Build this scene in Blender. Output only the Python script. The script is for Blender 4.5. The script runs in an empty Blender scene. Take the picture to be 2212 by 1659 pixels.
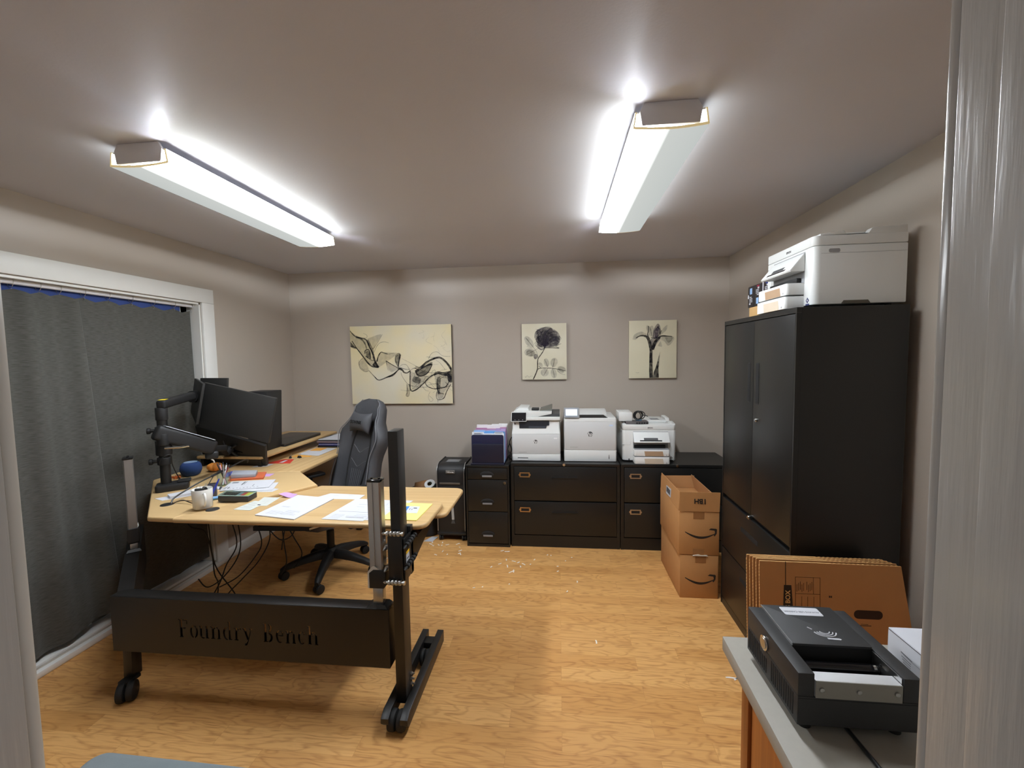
import bpy, bmesh, math, random
from mathutils import Vector as V, Matrix, Euler

SC = bpy.context.scene
COL = SC.collection
random.seed(7)
PI = math.pi

# ------------------------------------------------------------------ camera, world, exposure
CAM_H, F_PX, YAW, PITCH, ROLL = 1.58957597, 922.096778, -0.108948563, -0.0646868445, -0.0166311960
cam_data = bpy.data.cameras.new('camera')
cam_data.sensor_fit = 'HORIZONTAL'
cam_data.sensor_width = 36.0
cam_data.lens = F_PX / 2212.0 * 36.0
cam_data.clip_start = 0.02
cam = bpy.data.objects.new('camera', cam_data)
COL.objects.link(cam)
_f = V((math.sin(YAW) * math.cos(PITCH), math.cos(YAW) * math.cos(PITCH), math.sin(PITCH)))
_r0 = V((math.cos(YAW), -math.sin(YAW), 0))
_u0 = _r0.cross(_f)
_r = _r0 * math.cos(ROLL) + _u0 * math.sin(ROLL)
_u = -_r0 * math.sin(ROLL) + _u0 * math.cos(ROLL)
_m = Matrix((_r, _u, -_f)).transposed().to_4x4()
_m.translation = V((0, 0, CAM_H))
cam.matrix_world = _m
SC.camera = cam

world = bpy.data.worlds.new('world')
SC.world = world
world.use_nodes = True
world.node_tree.nodes['Background'].inputs[0].default_value = (0.80, 0.86, 1.0, 1)
world.node_tree.nodes['Background'].inputs[1].default_value = 0.11

SC.view_settings.view_transform = 'Standard'
SC.view_settings.look = 'None'
SC.view_settings.exposure = 1.25
SC.view_settings.gamma = 1.0
SC.view_settings.use_curve_mapping = False
SC.cycles.use_denoising = True
SC.cycles.max_bounces = 10
SC.cycles.diffuse_bounces = 6
SC.cycles.glossy_bounces = 4
SC.cycles.transparent_max_bounces = 16
SC.cycles.sample_clamp_indirect = 4.0
SC.cycles.caustics_reflective = False
SC.cycles.caustics_refractive = False

TUBE_POWER = 420.0        # emission of the lit fluorescent tubes
LENS_LIT, LENS_DIM = 42.0, 0.26
SIDE_LIT, SIDE_DIM = 7.0, 2.2

# ------------------------------------------------------------------ helpers: colour, materials
def srgb(r, g, b):
    def f(c):
        c /= 255.0
        return c / 12.92 if c <= 0.04045 else ((c + 0.055) / 1.055) ** 2.4
    return (f(r), f(g), f(b), 1.0)

MATS = {}
def mat(name, col, rough=0.5, metal=0.0, var=0.06, scale=30.0, bump=0.0, bscale=None, spec=0.5, emit=None, estr=1.0, alpha=1.0, coat=0.0, stretch=None):
    """procedural surface: base colour gently varied by noise, optional noise bump"""
    if name in MATS:
        return MATS[name]
    m = bpy.data.materials.new(name)
    m.use_nodes = True
    nt = m.node_tree
    b = nt.nodes['Principled BSDF']
    tc = nt.nodes.new('ShaderNodeTexCoord')
    nz = nt.nodes.new('ShaderNodeTexNoise')
    nz.inputs['Scale'].default_value = scale
    nz.inputs['Detail'].default_value = 4
    src = tc.outputs['Object']
    if stretch:
        mp = nt.nodes.new('ShaderNodeMapping')
        mp.inputs['Scale'].default_value = stretch
        nt.links.new(src, mp.inputs['Vector'])
        src = mp.outputs['Vector']
    nt.links.new(src, nz.inputs['Vector'])
    mx = nt.nodes.new('ShaderNodeMix')
    mx.data_type = 'RGBA'
    lo = tuple(max(0, c * (1 - var)) for c in col[:3]) + (1,)
    hi = tuple(min(1, c * (1 + var)) for c in col[:3]) + (1,)
    mx.inputs[6].default_value = lo
    mx.inputs[7].default_value = hi
    nt.links.new(nz.outputs['Fac'], mx.inputs[0])
    nt.links.new(mx.outputs[2], b.inputs['Base Color'])
    b.inputs['Roughness'].default_value = rough
    b.inputs['Metallic'].default_value = metal
    b.inputs['Specular IOR Level'].default_value = spec
    b.inputs['Alpha'].default_value = alpha
    b.inputs['Coat Weight'].default_value = coat
    if bump:
        bp = nt.nodes.new('ShaderNodeBump')
        bp.inputs['Strength'].default_value = bump
        bp.inputs['Distance'].default_value = 0.002
        n2 = nt.nodes.new('ShaderNodeTexNoise')
        n2.inputs['Scale'].default_value = bscale or scale * 4
        n2.inputs['Detail'].default_value = 3
        nt.links.new(src, n2.inputs['Vector'])
        nt.links.new(n2.outputs['Fac'], bp.inputs['Height'])
        nt.links.new(bp.outputs['Normal'], b.inputs['Normal'])
    if emit:
        b.inputs['Emission Color'].default_value = emit
        b.inputs['Emission Strength'].default_value = estr
    MATS[name] = m
    return m

def wood_mat(name, light, dark, along='X', rough=0.4, freq=1.0, contrast=1.0):
    if name in MATS:
        return MATS[name]
    m = bpy.data.materials.new(name)
    m.use_nodes = True
    nt = m.node_tree
    b = nt.nodes['Principled BSDF']
    tc = nt.nodes.new('ShaderNodeTexCoord')
    mp = nt.nodes.new('ShaderNodeMapping')
    s = {'X': (1.5, 38, 38), 'Y': (38, 1.5, 38), 'Z': (38, 38, 1.5)}[along]
    mp.inputs['Scale'].default_value = tuple(q * freq for q in s)
    nt.links.new(tc.outputs['Object'], mp.inputs['Vector'])
    nz = nt.nodes.new('ShaderNodeTexNoise')
    nz.inputs['Scale'].default_value = 1.0
    nz.inputs['Detail'].default_value = 5
    nz.inputs['Distortion'].default_value = 0.6
    nt.links.new(mp.outputs['Vector'], nz.inputs['Vector'])
    cr = nt.nodes.new('ShaderNodeValToRGB')
    cr.color_ramp.elements[0].position = 0.5 - 0.22 / contrast
    cr.color_ramp.elements[0].color = dark
    cr.color_ramp.elements[1].position = 0.5 + 0.15 / contrast
    cr.color_ramp.elements[1].color = light
    nt.links.new(nz.outputs['Fac'], cr.inputs['Fac'])
    nt.links.new(cr.outputs['Color'], b.inputs['Base Color'])
    b.inputs['Roughness'].default_value = rough
    MATS[name] = m
    return m

# ------------------------------------------------------------------ helpers: mesh building
def B():
    return bmesh.new()

def box(bm, x0, x1, y0, y1, z0, z1, bev=0.0, seg=2, mi=0):
    vs = [bm.verts.new(p) for p in ((x0, y0, z0), (x1, y0, z0), (x1, y1, z0), (x0, y1, z0),
                                    (x0, y0, z1), (x1, y0, z1), (x1, y1, z1), (x0, y1, z1))]
    fs = [bm.faces.new([vs[i] for i in q]) for q in ((3, 2, 1, 0), (4, 5, 6, 7), (0, 1, 5, 4), (1, 2, 6, 5), (2, 3, 7, 6), (3, 0, 4, 7))]
    for f in fs:
        f.material_index = mi
    if bev:
        es = list({e for f in fs for e in f.edges})
        bmesh.ops.bevel(bm, geom=es, offset=bev, segments=seg, affect='EDGES', profile=0.5)
    return vs

def hexa(bm, bot, top, mi=0, bev=0.0):
    """eight-cornered solid from 4 bottom and 4 top points, both counter-clockwise seen from above"""
    vb = [bm.verts.new(p) for p in bot]
    vt = [bm.verts.new(p) for p in top]
    fs = [bm.faces.new(vb[::-1]), bm.faces.new(vt)]
    for i in range(4):
        j = (i + 1) % 4
        fs.append(bm.faces.new((vb[i], vb[j], vt[j], vt[i])))
    for f in fs:
        f.material_index = mi
    if bev:
        bmesh.ops.bevel(bm, geom=list({e for f in fs for e in f.edges}), offset=bev, segments=2, affect='EDGES', profile=0.5)

def prism(bm, pts, lo, hi, axis='z', mi=0, bev=0.0, seg=2, all_edges=False):
    """extrude a closed outline (2-D) along an axis"""
    def P(a, b, t):
        return {'z': (a, b, t), 'y': (a, t, b), 'x': (t, a, b)}[axis]
    v0 = [bm.verts.new(P(a, b, lo)) for a, b in pts]
    v1 = [bm.verts.new(P(a, b, hi)) for a, b in pts]
    fs = []
    f0 = bm.faces.new(v0[::-1]); f1 = bm.faces.new(v1)
    n = len(pts)
    for i in range(n):
        j = (i + 1) % n
        fs.append(bm.faces.new((v0[i], v0[j], v1[j], v1[i])))
    for f in fs + [f0, f1]:
        f.material_index = mi
    bmesh.ops.recalc_face_normals(bm, faces=fs + [f0, f1])
    if bev:
        es = list({e for f in (f0, f1) for e in f.edges})
        bmesh.ops.bevel(bm, geom=es, offset=bev, segments=seg, affect='EDGES', profile=0.5)

def rrect(x0, x1, y0, y1, r, n=5, corners=(1, 1, 1, 1)):
    """rounded rectangle outline; corners = bottom-left, bottom-right, top-right, top-left"""
    out = []
    for k, (cx, cy, a0, px, py) in enumerate(((x0 + r, y0 + r, PI, x0, y0), (x1 - r, y0 + r, 1.5 * PI, x1, y0), (x1 - r, y1 - r, 0, x1, y1), (x0 + r, y1 - r, 0.5 * PI, x0, y1))):
        if corners[k]:
            for i in range(n + 1):
                a = a0 + i * 0.5 * PI / n
                out.append((cx + r * math.cos(a), cy + r * math.sin(a)))
        else:
            out.append((px, py))
    return out

def basis(d):
    d = V(d).normalized()
    a = V((0, 0, 1)) if abs(d.z) < 0.9 else V((1, 0, 0))
    u = d.cross(a).normalized()
    return u, d.cross(u).normalized(), d

def cyl(bm, p0, p1, r0, r1=None, n=20, mi=0, caps=True, bev=0.0):
    r1 = r0 if r1 is None else r1
    p0, p1 = V(p0), V(p1)
    u, w, d = basis(p1 - p0)
    a = [bm.verts.new(p0 + (u * math.cos(2 * PI * i / n) + w * math.sin(2 * PI * i / n)) * r0) for i in range(n)]
    b = [bm.verts.new(p1 + (u * math.cos(2 * PI * i / n) + w * math.sin(2 * PI * i / n)) * r1) for i in range(n)]
    fs = [bm.faces.new((a[i], a[(i + 1) % n], b[(i + 1) % n], b[i])) for i in range(n)]
    if caps:
        c0 = bm.faces.new(a[::-1]); c1 = bm.faces.new(b)
        fs += [c0, c1]
    for f in fs:
        f.material_index = mi
    bmesh.ops.recalc_face_normals(bm, faces=fs)
    if bev and caps:
        bmesh.ops.bevel(bm, geom=list({e for f in (c0, c1) for e in f.edges}), offset=bev, segments=2, affect='EDGES', profile=0.5)

def smooth_path(pts, sub=6):
    pts = [V(p) for p in pts]
    if len(pts) < 3:
        return pts
    out = []
    for i in range(len(pts) - 1):
        p0 = pts[max(i - 1, 0)]; p1 = pts[i]; p2 = pts[i + 1]; p3 = pts[min(i + 2, len(pts) - 1)]
        for k in range(sub):
            t = k / sub
            out.append(0.5 * ((2 * p1) + (p2 - p0) * t + (2 * p0 - 5 * p1 + 4 * p2 - p3) * t * t + (3 * p1 - p0 - 3 * p2 + p3) * t ** 3))
    out.append(pts[-1])
    return out

def tube(bm, pts, r, n=8, sub=6, mi=0, radii=None):
    path = smooth_path(pts, sub) if sub else [V(p) for p in pts]
    m = len(path)
    rings = []
    u = None
    for i, p in enumerate(path):
        d = (path[min(i + 1, m - 1)] - path[max(i - 1, 0)])
        if d.length < 1e-9:
            d = V((0, 0, 1))
        d.normalize()
        if u is None:
            u = basis(d)[0]
        u = (u - d * u.dot(d))
        if u.length < 1e-6:
            u = basis(d)[0]
        u.normalize()
        w = d.cross(u)
        rr = r if radii is None else radii(i / (m - 1))
        rings.append([bm.verts.new(p + (u * math.cos(2 * PI * k / n) + w * math.sin(2 * PI * k / n)) * rr) for k in range(n)])
    fs = []
    for a, b in zip(rings, rings[1:]):
        for k in range(n):
            fs.append(bm.faces.new((a[k], a[(k + 1) % n], b[(k + 1) % n], b[k])))
    fs.append(bm.faces.new(rings[0][::-1])); fs.append(bm.faces.new(rings[-1]))
    for f in fs:
        f.material_index = mi
    bmesh.ops.recalc_face_normals(bm, faces=fs)

def lathe(bm, prof, c=(0, 0, 0), n=32, mi=0):
    """revolve (radius, z) profile about a vertical axis through c"""
    c = V(c)
    rings = []
    for r, z in prof:
        if r < 1e-6:
            rings.append([bm.verts.new(c + V((0, 0, z)))])
        else:
            rings.append([bm.verts.new(c + V((r * math.cos(2 * PI * k / n), r * math.sin(2 * PI * k / n), z))) for k in range(n)])
    fs = []
    for a, b in zip(rings, rings[1:]):
        for k in range(n):
            q = [a[k % len(a)], a[(k + 1) % len(a)], b[(k + 1) % len(b)], b[k % len(b)]]
            q2 = []
            for v in q:
                if v not in q2:
                    q2.append(v)
            if len(q2) > 2:
                fs.append(bm.faces.new(q2))
    for f in fs:
        f.material_index = mi
    bmesh.ops.recalc_face_normals(bm, faces=fs)

def quad(bm, pts, mi=0):
    f = bm.faces.new([bm.verts.new(p) for p in pts])
    f.material_index = mi
    return f

def loft(bm, rings, closed=True, caps=True, mi=0):
    rv = [[bm.verts.new(p) for p in r] for r in rings]
    n = len(rv[0])
    fs = []
    for a, b in zip(rv, rv[1:]):
        for k in range(n if closed else n - 1):
            j = (k + 1) % n
            fs.append(bm.faces.new((a[k], a[j], b[j], b[k])))
    if caps and closed:
        fs.append(bm.faces.new(rv[0][::-1])); fs.append(bm.faces.new(rv[-1]))
    for f in fs:
        f.material_index = mi
    bmesh.ops.recalc_face_normals(bm, faces=fs)

# ------------------------------------------------------------------ helpers: objects
def obj(name, bm, m, parent=None, angle=35, smooth=True, frame=None):
    """link a bmesh as ONE mesh object; geometry given in world space, or in the parent's frame"""
    if parent is not None and frame == 'world':
        bm.transform(parent_matrix(parent).inverted())
    me = bpy.data.meshes.new(name)
    bm.to_mesh(me)
    bm.free()
    for q in (m if isinstance(m, (list, tuple)) else [m]):
        me.materials.append(q)
    if smooth:
        me.polygons.foreach_set('use_smooth', [True] * len(me.polygons))
        me.set_sharp_from_angle(angle=math.radians(angle))
    o = bpy.data.objects.new(name, me)
    COL.objects.link(o)
    if parent is not None:
        o.parent = parent
    return o

def parent_matrix(p):
    m = Matrix.LocRotScale(p.location, p.rotation_euler, None)
    while p.parent is not None:
        p = p.parent
        m = Matrix.LocRotScale(p.location, p.rotation_euler, None) @ m
    return m

def tag(o, label, cat, group=None):
    o['label'] = label
    o['category'] = cat
    if group:
        o['group'] = group
    return o

def thing(name, label, cat, loc=(0, 0, 0), rot=(0, 0, 0), group=None):
    o = bpy.data.objects.new(name, None)
    COL.objects.link(o)
    o.empty_display_size = 0.05
    o.location = loc
    o.rotation_euler = rot
    return tag(o, label, cat, group)

def struct(name, bm, m, parent=None, **k):
    o = obj(name, bm, m, parent, **k)
    if parent is None:
        o['kind'] = 'structure'
    return o

def P(name, bm, m, parent, label=None, **k):
    """a part given in world coordinates"""
    o = obj(name, bm, m, parent, frame='world', **k)
    if label:
        o['label'] = label
    return o

def L(name, bm, m, parent, label=None, **k):
    """a part given in its parent's own frame"""
    o = obj(name, bm, m, parent, **k)
    if label:
        o['label'] = label
    return o

def copy_tree(o, parent=None):
    c = o.copy()
    COL.objects.link(c)
    if parent is not None:
        c.parent = parent
    for ch in [q for q in bpy.data.objects if q.parent == o]:
        copy_tree(ch, c)
    return c

def text_bm(txt, size, depth=0.0004, bold=0.0, align='CENTER'):
    """flat lettering as a bmesh, in the xy plane, centred on the origin"""
    cu = bpy.data.curves.new('lettering', 'FONT')
    cu.body = txt
    cu.size = size
    cu.extrude = depth
    cu.offset = bold
    cu.align_x = align
    cu.align_y = 'CENTER'
    cu.resolution_u = 3
    ob = bpy.data.objects.new('lettering', cu)
    COL.objects.link(ob)
    dg = bpy.context.evaluated_depsgraph_get()
    me = ob.evaluated_get(dg).to_mesh()
    bm = bmesh.new()
    bm.from_mesh(me)
    ob.evaluated_get(dg).to_mesh_clear()
    bpy.data.objects.remove(ob)
    bpy.data.curves.remove(cu)
    return bm

def place(bm, origin, xdir, ydir):
    """move flat xy geometry onto a surface spanned by xdir, ydir"""
    x = V(xdir).normalized(); y = V(ydir).normalized(); z = x.cross(y)
    m = Matrix((x, y, z)).transposed().to_4x4()
    m.translation = V(origin)
    bm.transform(m)
    return bm

def merge(dst, src, mi=None):
    if mi is not None:
        for f in src.faces:
            f.material_index = mi
    me = bpy.data.meshes.new('tmp')
    src.to_mesh(me)
    src.free()
    dst.from_mesh(me)
    bpy.data.meshes.remove(me)

# ------------------------------------------------------------------ room
XL, XR, YB, YF, HC = -2.6546544, 1.5159531, 4.0287, 0.335, 2.44

def paint_mat():
    m = mat('greige_wall_paint', srgb(181, 171, 159), rough=0.42, var=0.035, scale=2.2, bump=0.12, bscale=160, spec=0.45)
    return m
M_WALL = paint_mat()
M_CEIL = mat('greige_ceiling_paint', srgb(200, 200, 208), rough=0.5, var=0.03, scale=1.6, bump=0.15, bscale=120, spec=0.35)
M_TRIM = mat('white_trim_paint', srgb(226, 226, 222), rough=0.35, var=0.02, scale=8, bump=0.05, bscale=60)
M_JAMB = mat('grey_gloss_jamb_paint', srgb(171, 166, 158), rough=0.22, var=0.04, scale=14, bump=0.25, bscale=26, stretch=(6, 6, 0.35), spec=0.5)
M_CASE = mat('pale_casing_paint', srgb(196, 190, 178), rough=0.3, var=0.03, scale=20, bump=0.1, bscale=50)

def floor_mat():
    m = bpy.data.materials.new('oak_laminate_floor')
    m.use_nodes = True
    nt = m.node_tree
    N, Lk = nt.nodes, nt.links
    b = N['Principled BSDF']
    tc = N.new('ShaderNodeTexCoord')
    br = N.new('ShaderNodeTexBrick')
    br.offset = 0.37
    br.offset_frequency = 2
    br.inputs['Scale'].default_value = 1.0
    br.inputs['Brick Width'].default_value = 0.61
    br.inputs['Row Height'].default_value = 0.0955
    br.inputs['Mortar Size'].default_value = 0.0006
    br.inputs['Mortar Smooth'].default_value = 0.3
    br.inputs['Bias'].default_value = 0.0
    br.inputs['Color1'].default_value = (0, 0, 0, 1)
    br.inputs['Color2'].default_value = (1, 1, 1, 1)
    br.inputs['Mortar'].default_value = (0.5, 0.5, 0.5, 1)
    Lk.new(tc.outputs['Object'], br.inputs['Vector'])
    # each plank samples its own piece of grain
    sep = N.new('ShaderNodeSeparateColor')
    Lk.new(br.outputs['Color'], sep.inputs[0])
    mul = N.new('ShaderNodeMath'); mul.operation = 'MULTIPLY'; mul.inputs[1].default_value = 17.3
    Lk.new(sep.outputs[0], mul.inputs[0])
    cmb = N.new('ShaderNodeCombineXYZ')
    Lk.new(mul.outputs[0], cmb.inputs[0]); Lk.new(mul.outputs[0], cmb.inputs[2])
    add = N.new('ShaderNodeVectorMath'); add.operation = 'ADD'
    Lk.new(tc.outputs['Object'], add.inputs[0]); Lk.new(cmb.outputs[0], add.inputs[1])
    # cathedral rings: wave across the plank bent by slow noise
    mp1 = N.new('ShaderNodeMapping'); mp1.inputs['Scale'].default_value = (2.6, 11.0, 1.0)
    Lk.new(add.outputs[0], mp1.inputs['Vector'])
    n1 = N.new('ShaderNodeTexNoise'); n1.inputs['Scale'].default_value = 1.0; n1.inputs['Detail'].default_value = 2.5; n1.inputs['Distortion'].default_value = 0.35
    Lk.new(mp1.outputs[0], n1.inputs['Vector'])
    m8 = N.new('ShaderNodeMath'); m8.operation = 'MULTIPLY'; m8.inputs[1].default_value = 10.0
    Lk.new(n1.outputs['Fac'], m8.inputs[0])
    fr = N.new('ShaderNodeMath'); fr.operation = 'PINGPONG'; fr.inputs[1].default_value = 0.5
    Lk.new(m8.outputs[0], fr.inputs[0])
    cr = N.new('ShaderNodeValToRGB')
    e = cr.color_ramp.elements
    e[0].position = 0.0; e[0].color = (0.0, 0.0, 0.0, 1)
    e[1].position = 0.26; e[1].color = (1, 1, 1, 1)
    Lk.new(fr.outputs[0], cr.inputs['Fac'])
    # fine pores
    mp2 = N.new('ShaderNodeMapping'); mp2.inputs['Scale'].default_value = (9.0, 170.0, 1.0)
    Lk.new(add.outputs[0], mp2.inputs['Vector'])
    n2 = N.new('ShaderNodeTexNoise'); n2.inputs['Scale'].default_value = 1.0; n2.inputs['Detail'].default_value = 3
    Lk.new(mp2.outputs[0], n2.inputs['Vector'])
    # colours
    base = N.new('ShaderNodeMix'); base.data_type = 'RGBA'
    base.inputs[6].default_value = srgb(203, 150, 88)
    base.inputs[7].default_value = srgb(222, 172, 108)
    Lk.new(sep.outputs[0], base.inputs[0])
    ringm = N.new('ShaderNodeMix'); ringm.data_type = 'RGBA'; ringm.blend_type = 'MULTIPLY'
    ringm.inputs[7].default_value = (0.66, 0.56, 0.46, 1)
    inv = N.new('ShaderNodeMath'); inv.operation = 'SUBTRACT'; inv.inputs[0].default_value = 1.0
    Lk.new(cr.outputs['Color'], inv.inputs[1])
    mm = N.new('ShaderNodeMath'); mm.operation = 'MULTIPLY'
    Lk.new(inv.outputs[0], mm.inputs[0]); Lk.new(n2.outputs['Fac'], mm.inputs[1])
    m13 = N.new('ShaderNodeMath'); m13.operation = 'MULTIPLY'; m13.inputs[1].default_value = 1.15; m13.use_clamp = True
    Lk.new(mm.outputs[0], m13.inputs[0])
    Lk.new(m13.outputs[0], ringm.inputs[0]); Lk.new(base.outputs[2], ringm.inputs[6])
    pore = N.new('ShaderNodeMix'); pore.data_type = 'RGBA'; pore.blend_type = 'MULTIPLY'
    pore.inputs[7].default_value = (0.80, 0.74, 0.68, 1)
    crp = N.new('ShaderNodeValToRGB'); crp.color_ramp.elements[0].position = 0.52; crp.color_ramp.elements[1].position = 0.72
    Lk.new(n2.outputs['Fac'], crp.inputs['Fac'])
    Lk.new(crp.outputs['Color'], pore.inputs[0]); Lk.new(ringm.outputs[2], pore.inputs[6])
    seam = N.new('ShaderNodeMix'); seam.data_type = 'RGBA'; seam.blend_type = 'MULTIPLY'
    seam.inputs[7].default_value = (0.72, 0.66, 0.60, 1)
    Lk.new(br.outputs['Fac'], seam.inputs[0]); Lk.new(pore.outputs[2], seam.inputs[6])
    Lk.new(seam.outputs[2], b.inputs['Base Color'])
    b.inputs['Roughness'].default_value = 0.38
    b.inputs['Specular IOR Level'].default_value = 0.42
    bp = N.new('ShaderNodeBump'); bp.inputs['Strength'].default_value = 0.08; bp.inputs['Distance'].default_value = 0.001
    Lk.new(n2.outputs['Fac'], bp.inputs['Height']); Lk.new(bp.outputs[0], b.inputs['Normal'])
    return m
M_FLOOR = floor_mat()

bm = B(); box(bm, XL - 0.25, XR + 0.12, -1.2, YB + 0.12, -0.06, 0.0)
struct('floor', bm, M_FLOOR, smooth=False)
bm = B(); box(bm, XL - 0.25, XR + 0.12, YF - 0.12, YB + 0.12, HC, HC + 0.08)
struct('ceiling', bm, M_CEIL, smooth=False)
bm = B(); box(bm, XL - 0.12, XR + 0.12, YB, YB + 0.12, 0, HC)
struct('wall_back', bm, M_WALL, smooth=False)
bm = B(); box(bm, XR, XR + 0.12, YF - 0.12, YB, 0, HC)
struct('wall_right', bm, M_WALL, smooth=False)
# left wall with the patio-window opening
WY0, WY1, WZ0, WZ1 = 1.10, 2.945, 0.055, 2.024
bm = B()
box(bm, XL - 0.14, XL, YF - 0.12, WY0, 0, HC)
box(bm, XL - 0.14, XL, WY1, YB, 0, HC)
box(bm, XL - 0.14, XL, WY0, WY1, WZ1, HC)
box(bm, XL - 0.14, XL, WY0, WY1, 0, WZ0 - 0.02)
struct('wall_left', bm, M_WALL, smooth=False)
# wall with the doorway the photograph looks through
DX0, DX1, DZ = -0.5186, 0.279, 2.03
bm = B()
box(bm, XL, DX0 - 0.018, YF - 0.12, YF, 0, HC)
box(bm, DX1 + 0.018, XR, YF - 0.12, YF, 0, HC)
box(bm, DX0 - 0.018, DX1 + 0.018, YF - 0.12, YF, DZ + 0.018, HC)
struct('wall_front', bm, M_WALL, smooth=False)
# door frame: jamb liners, stop on the right, casing on the room side
bm = B()
box(bm, DX0 - 0.018, DX0 + 0.0005, YF - 0.125, YF + 0.0055, 0, DZ, bev=0.0012)
struct('trim_1', bm, M_JAMB)
bm = B()
box(bm, DX0 - 0.06, DX0 - 0.0005, YF + 0.0055, YF + 0.018, 0, DZ + 0.06, bev=0.003)
struct('trim_2', bm, M_CASE)
bm = B()
box(bm, DX1, DX1 + 0.018, YF - 0.125, YF + 0.0085, 0, DZ, bev=0.0012)
box(bm, DX1 - 0.0115, DX1 + 0.001, YF - 0.125, 0.301, 0, DZ, bev=0.002)
struct('trim_3', bm, M_JAMB)
bm = B()
box(bm, DX1 + 0.0006, DX1 + 0.06, YF + 0.0088, YF + 0.018, 0, DZ + 0.06, bev=0.0022)
struct('trim_4', bm, M_JAMB)
bm = B()
box(bm, DX0 - 0.018, DX1 + 0.018, YF - 0.125, YF + 0.005, DZ, DZ + 0.018)
box(bm, DX0 - 0.06, DX1 + 0.06, YF + 0.0055, YF + 0.018, DZ + 0.061, DZ + 0.12)
struct('trim_5', bm, M_JAMB)
# baseboards
M_BASEB = M_TRIM
bm = B(); prism(bm, [(XL, 0), (XL + 0.014, 0), (XL + 0.014, 0.07), (XL + 0.006, 0.085), (XL, 0.085)], WY1 + 0.11, YB, 'y')
struct('baseboard_left', bm, M_BASEB, smooth=False)
bm = B(); box(bm, XL, XR, YB - 0.014, YB, 0, 0.085, bev=0.003)
struct('baseboard_back', bm, M_BASEB)
bm = B(); box(bm, XR - 0.014, XR, YF, YB - 0.014, 0, 0.085, bev=0.003)
struct('baseboard_right', bm, M_BASEB)
# patio window: casing, liner, sill, frame and panes
win = bpy.data.objects.new('window_1', None); COL.objects.link(win); win['kind'] = 'structure'
win.location = (XL, 2.0, 0)
bm = B()
box(bm, XL, XL + 0.018, WY1 + 0.004, WY1 + 0.114, 0, WZ1 + 0.004, bev=0.003)
box(bm, XL, XL + 0.018, WY0 - 0.114, WY0 - 0.004, 0, WZ1 + 0.004, bev=0.003)
box(bm, XL, XL + 0.018, WY0 - 0.114, WY1 + 0.114, WZ1 + 0.0045, WZ1 + 0.110, bev=0.003)
P('window_casing', bm, M_TRIM, win)
bm = B()
box(bm, XL - 0.14, XL + 0.002, WY1 - 0.012, WY1, WZ0, WZ1)
box(bm, XL - 0.14, XL + 0.002, WY0, WY0 + 0.012, WZ0, WZ1)
box(bm, XL - 0.14, XL + 0.002, WY0, WY1, WZ1 - 0.012, WZ1)
box(bm, XL - 0.10, XL - 0.035, WY0 + 0.012, WY1 - 0.012, WZ1 - 0.030, WZ1 - 0.013, bev=0.004)
P('window_liner', bm, M_TRIM, win)
bm = B()
box(bm, XL - 0.14, XL + 0.03, WY0 - 0.10, WY1 + 0.10, 0.0, 0.034, bev=0.004)
box(bm, XL - 0.14, XL - 0.012, WY0, WY1, 0.034, 0.052, bev=0.004)
P('sill', bm, M_TRIM, win)
bm = B()
for (y0, y1) in ((WY0 + 0.012, 2.03), (1.98, WY1 - 0.012)):
    xo = XL - 0.128 if y0 < 1.5 else XL - 0.112
    for a in (y0, y1 - 0.05):
        box(bm, xo - 0.012, xo + 0.012, a, a + 0.05, WZ0, WZ1 - 0.012)
    box(bm, xo - 0.012, xo + 0.012, y0, y1, WZ0, WZ0 + 0.06)
    box(bm, xo - 0.012, xo + 0.012, y0, y1, WZ1 - 0.072, WZ1 - 0.012)
P('window_frame', bm, M_TRIM, win)
M_GLASS = mat('dark_night_glass', srgb(22, 26, 34), rough=0.05, var=0.02)
bm = B()
box(bm, XL - 0.13, XL - 0.126, WY0 + 0.06, 1.985, WZ0 + 0.06, WZ1 - 0.07)
P('pane', bm, M_GLASS, win)
bm = B()
box(bm, XL - 0.114, XL - 0.110, 2.03, WY1 - 0.06, WZ0 + 0.06, WZ1 - 0.07)
P('pane', bm, M_GLASS, win)

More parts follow.
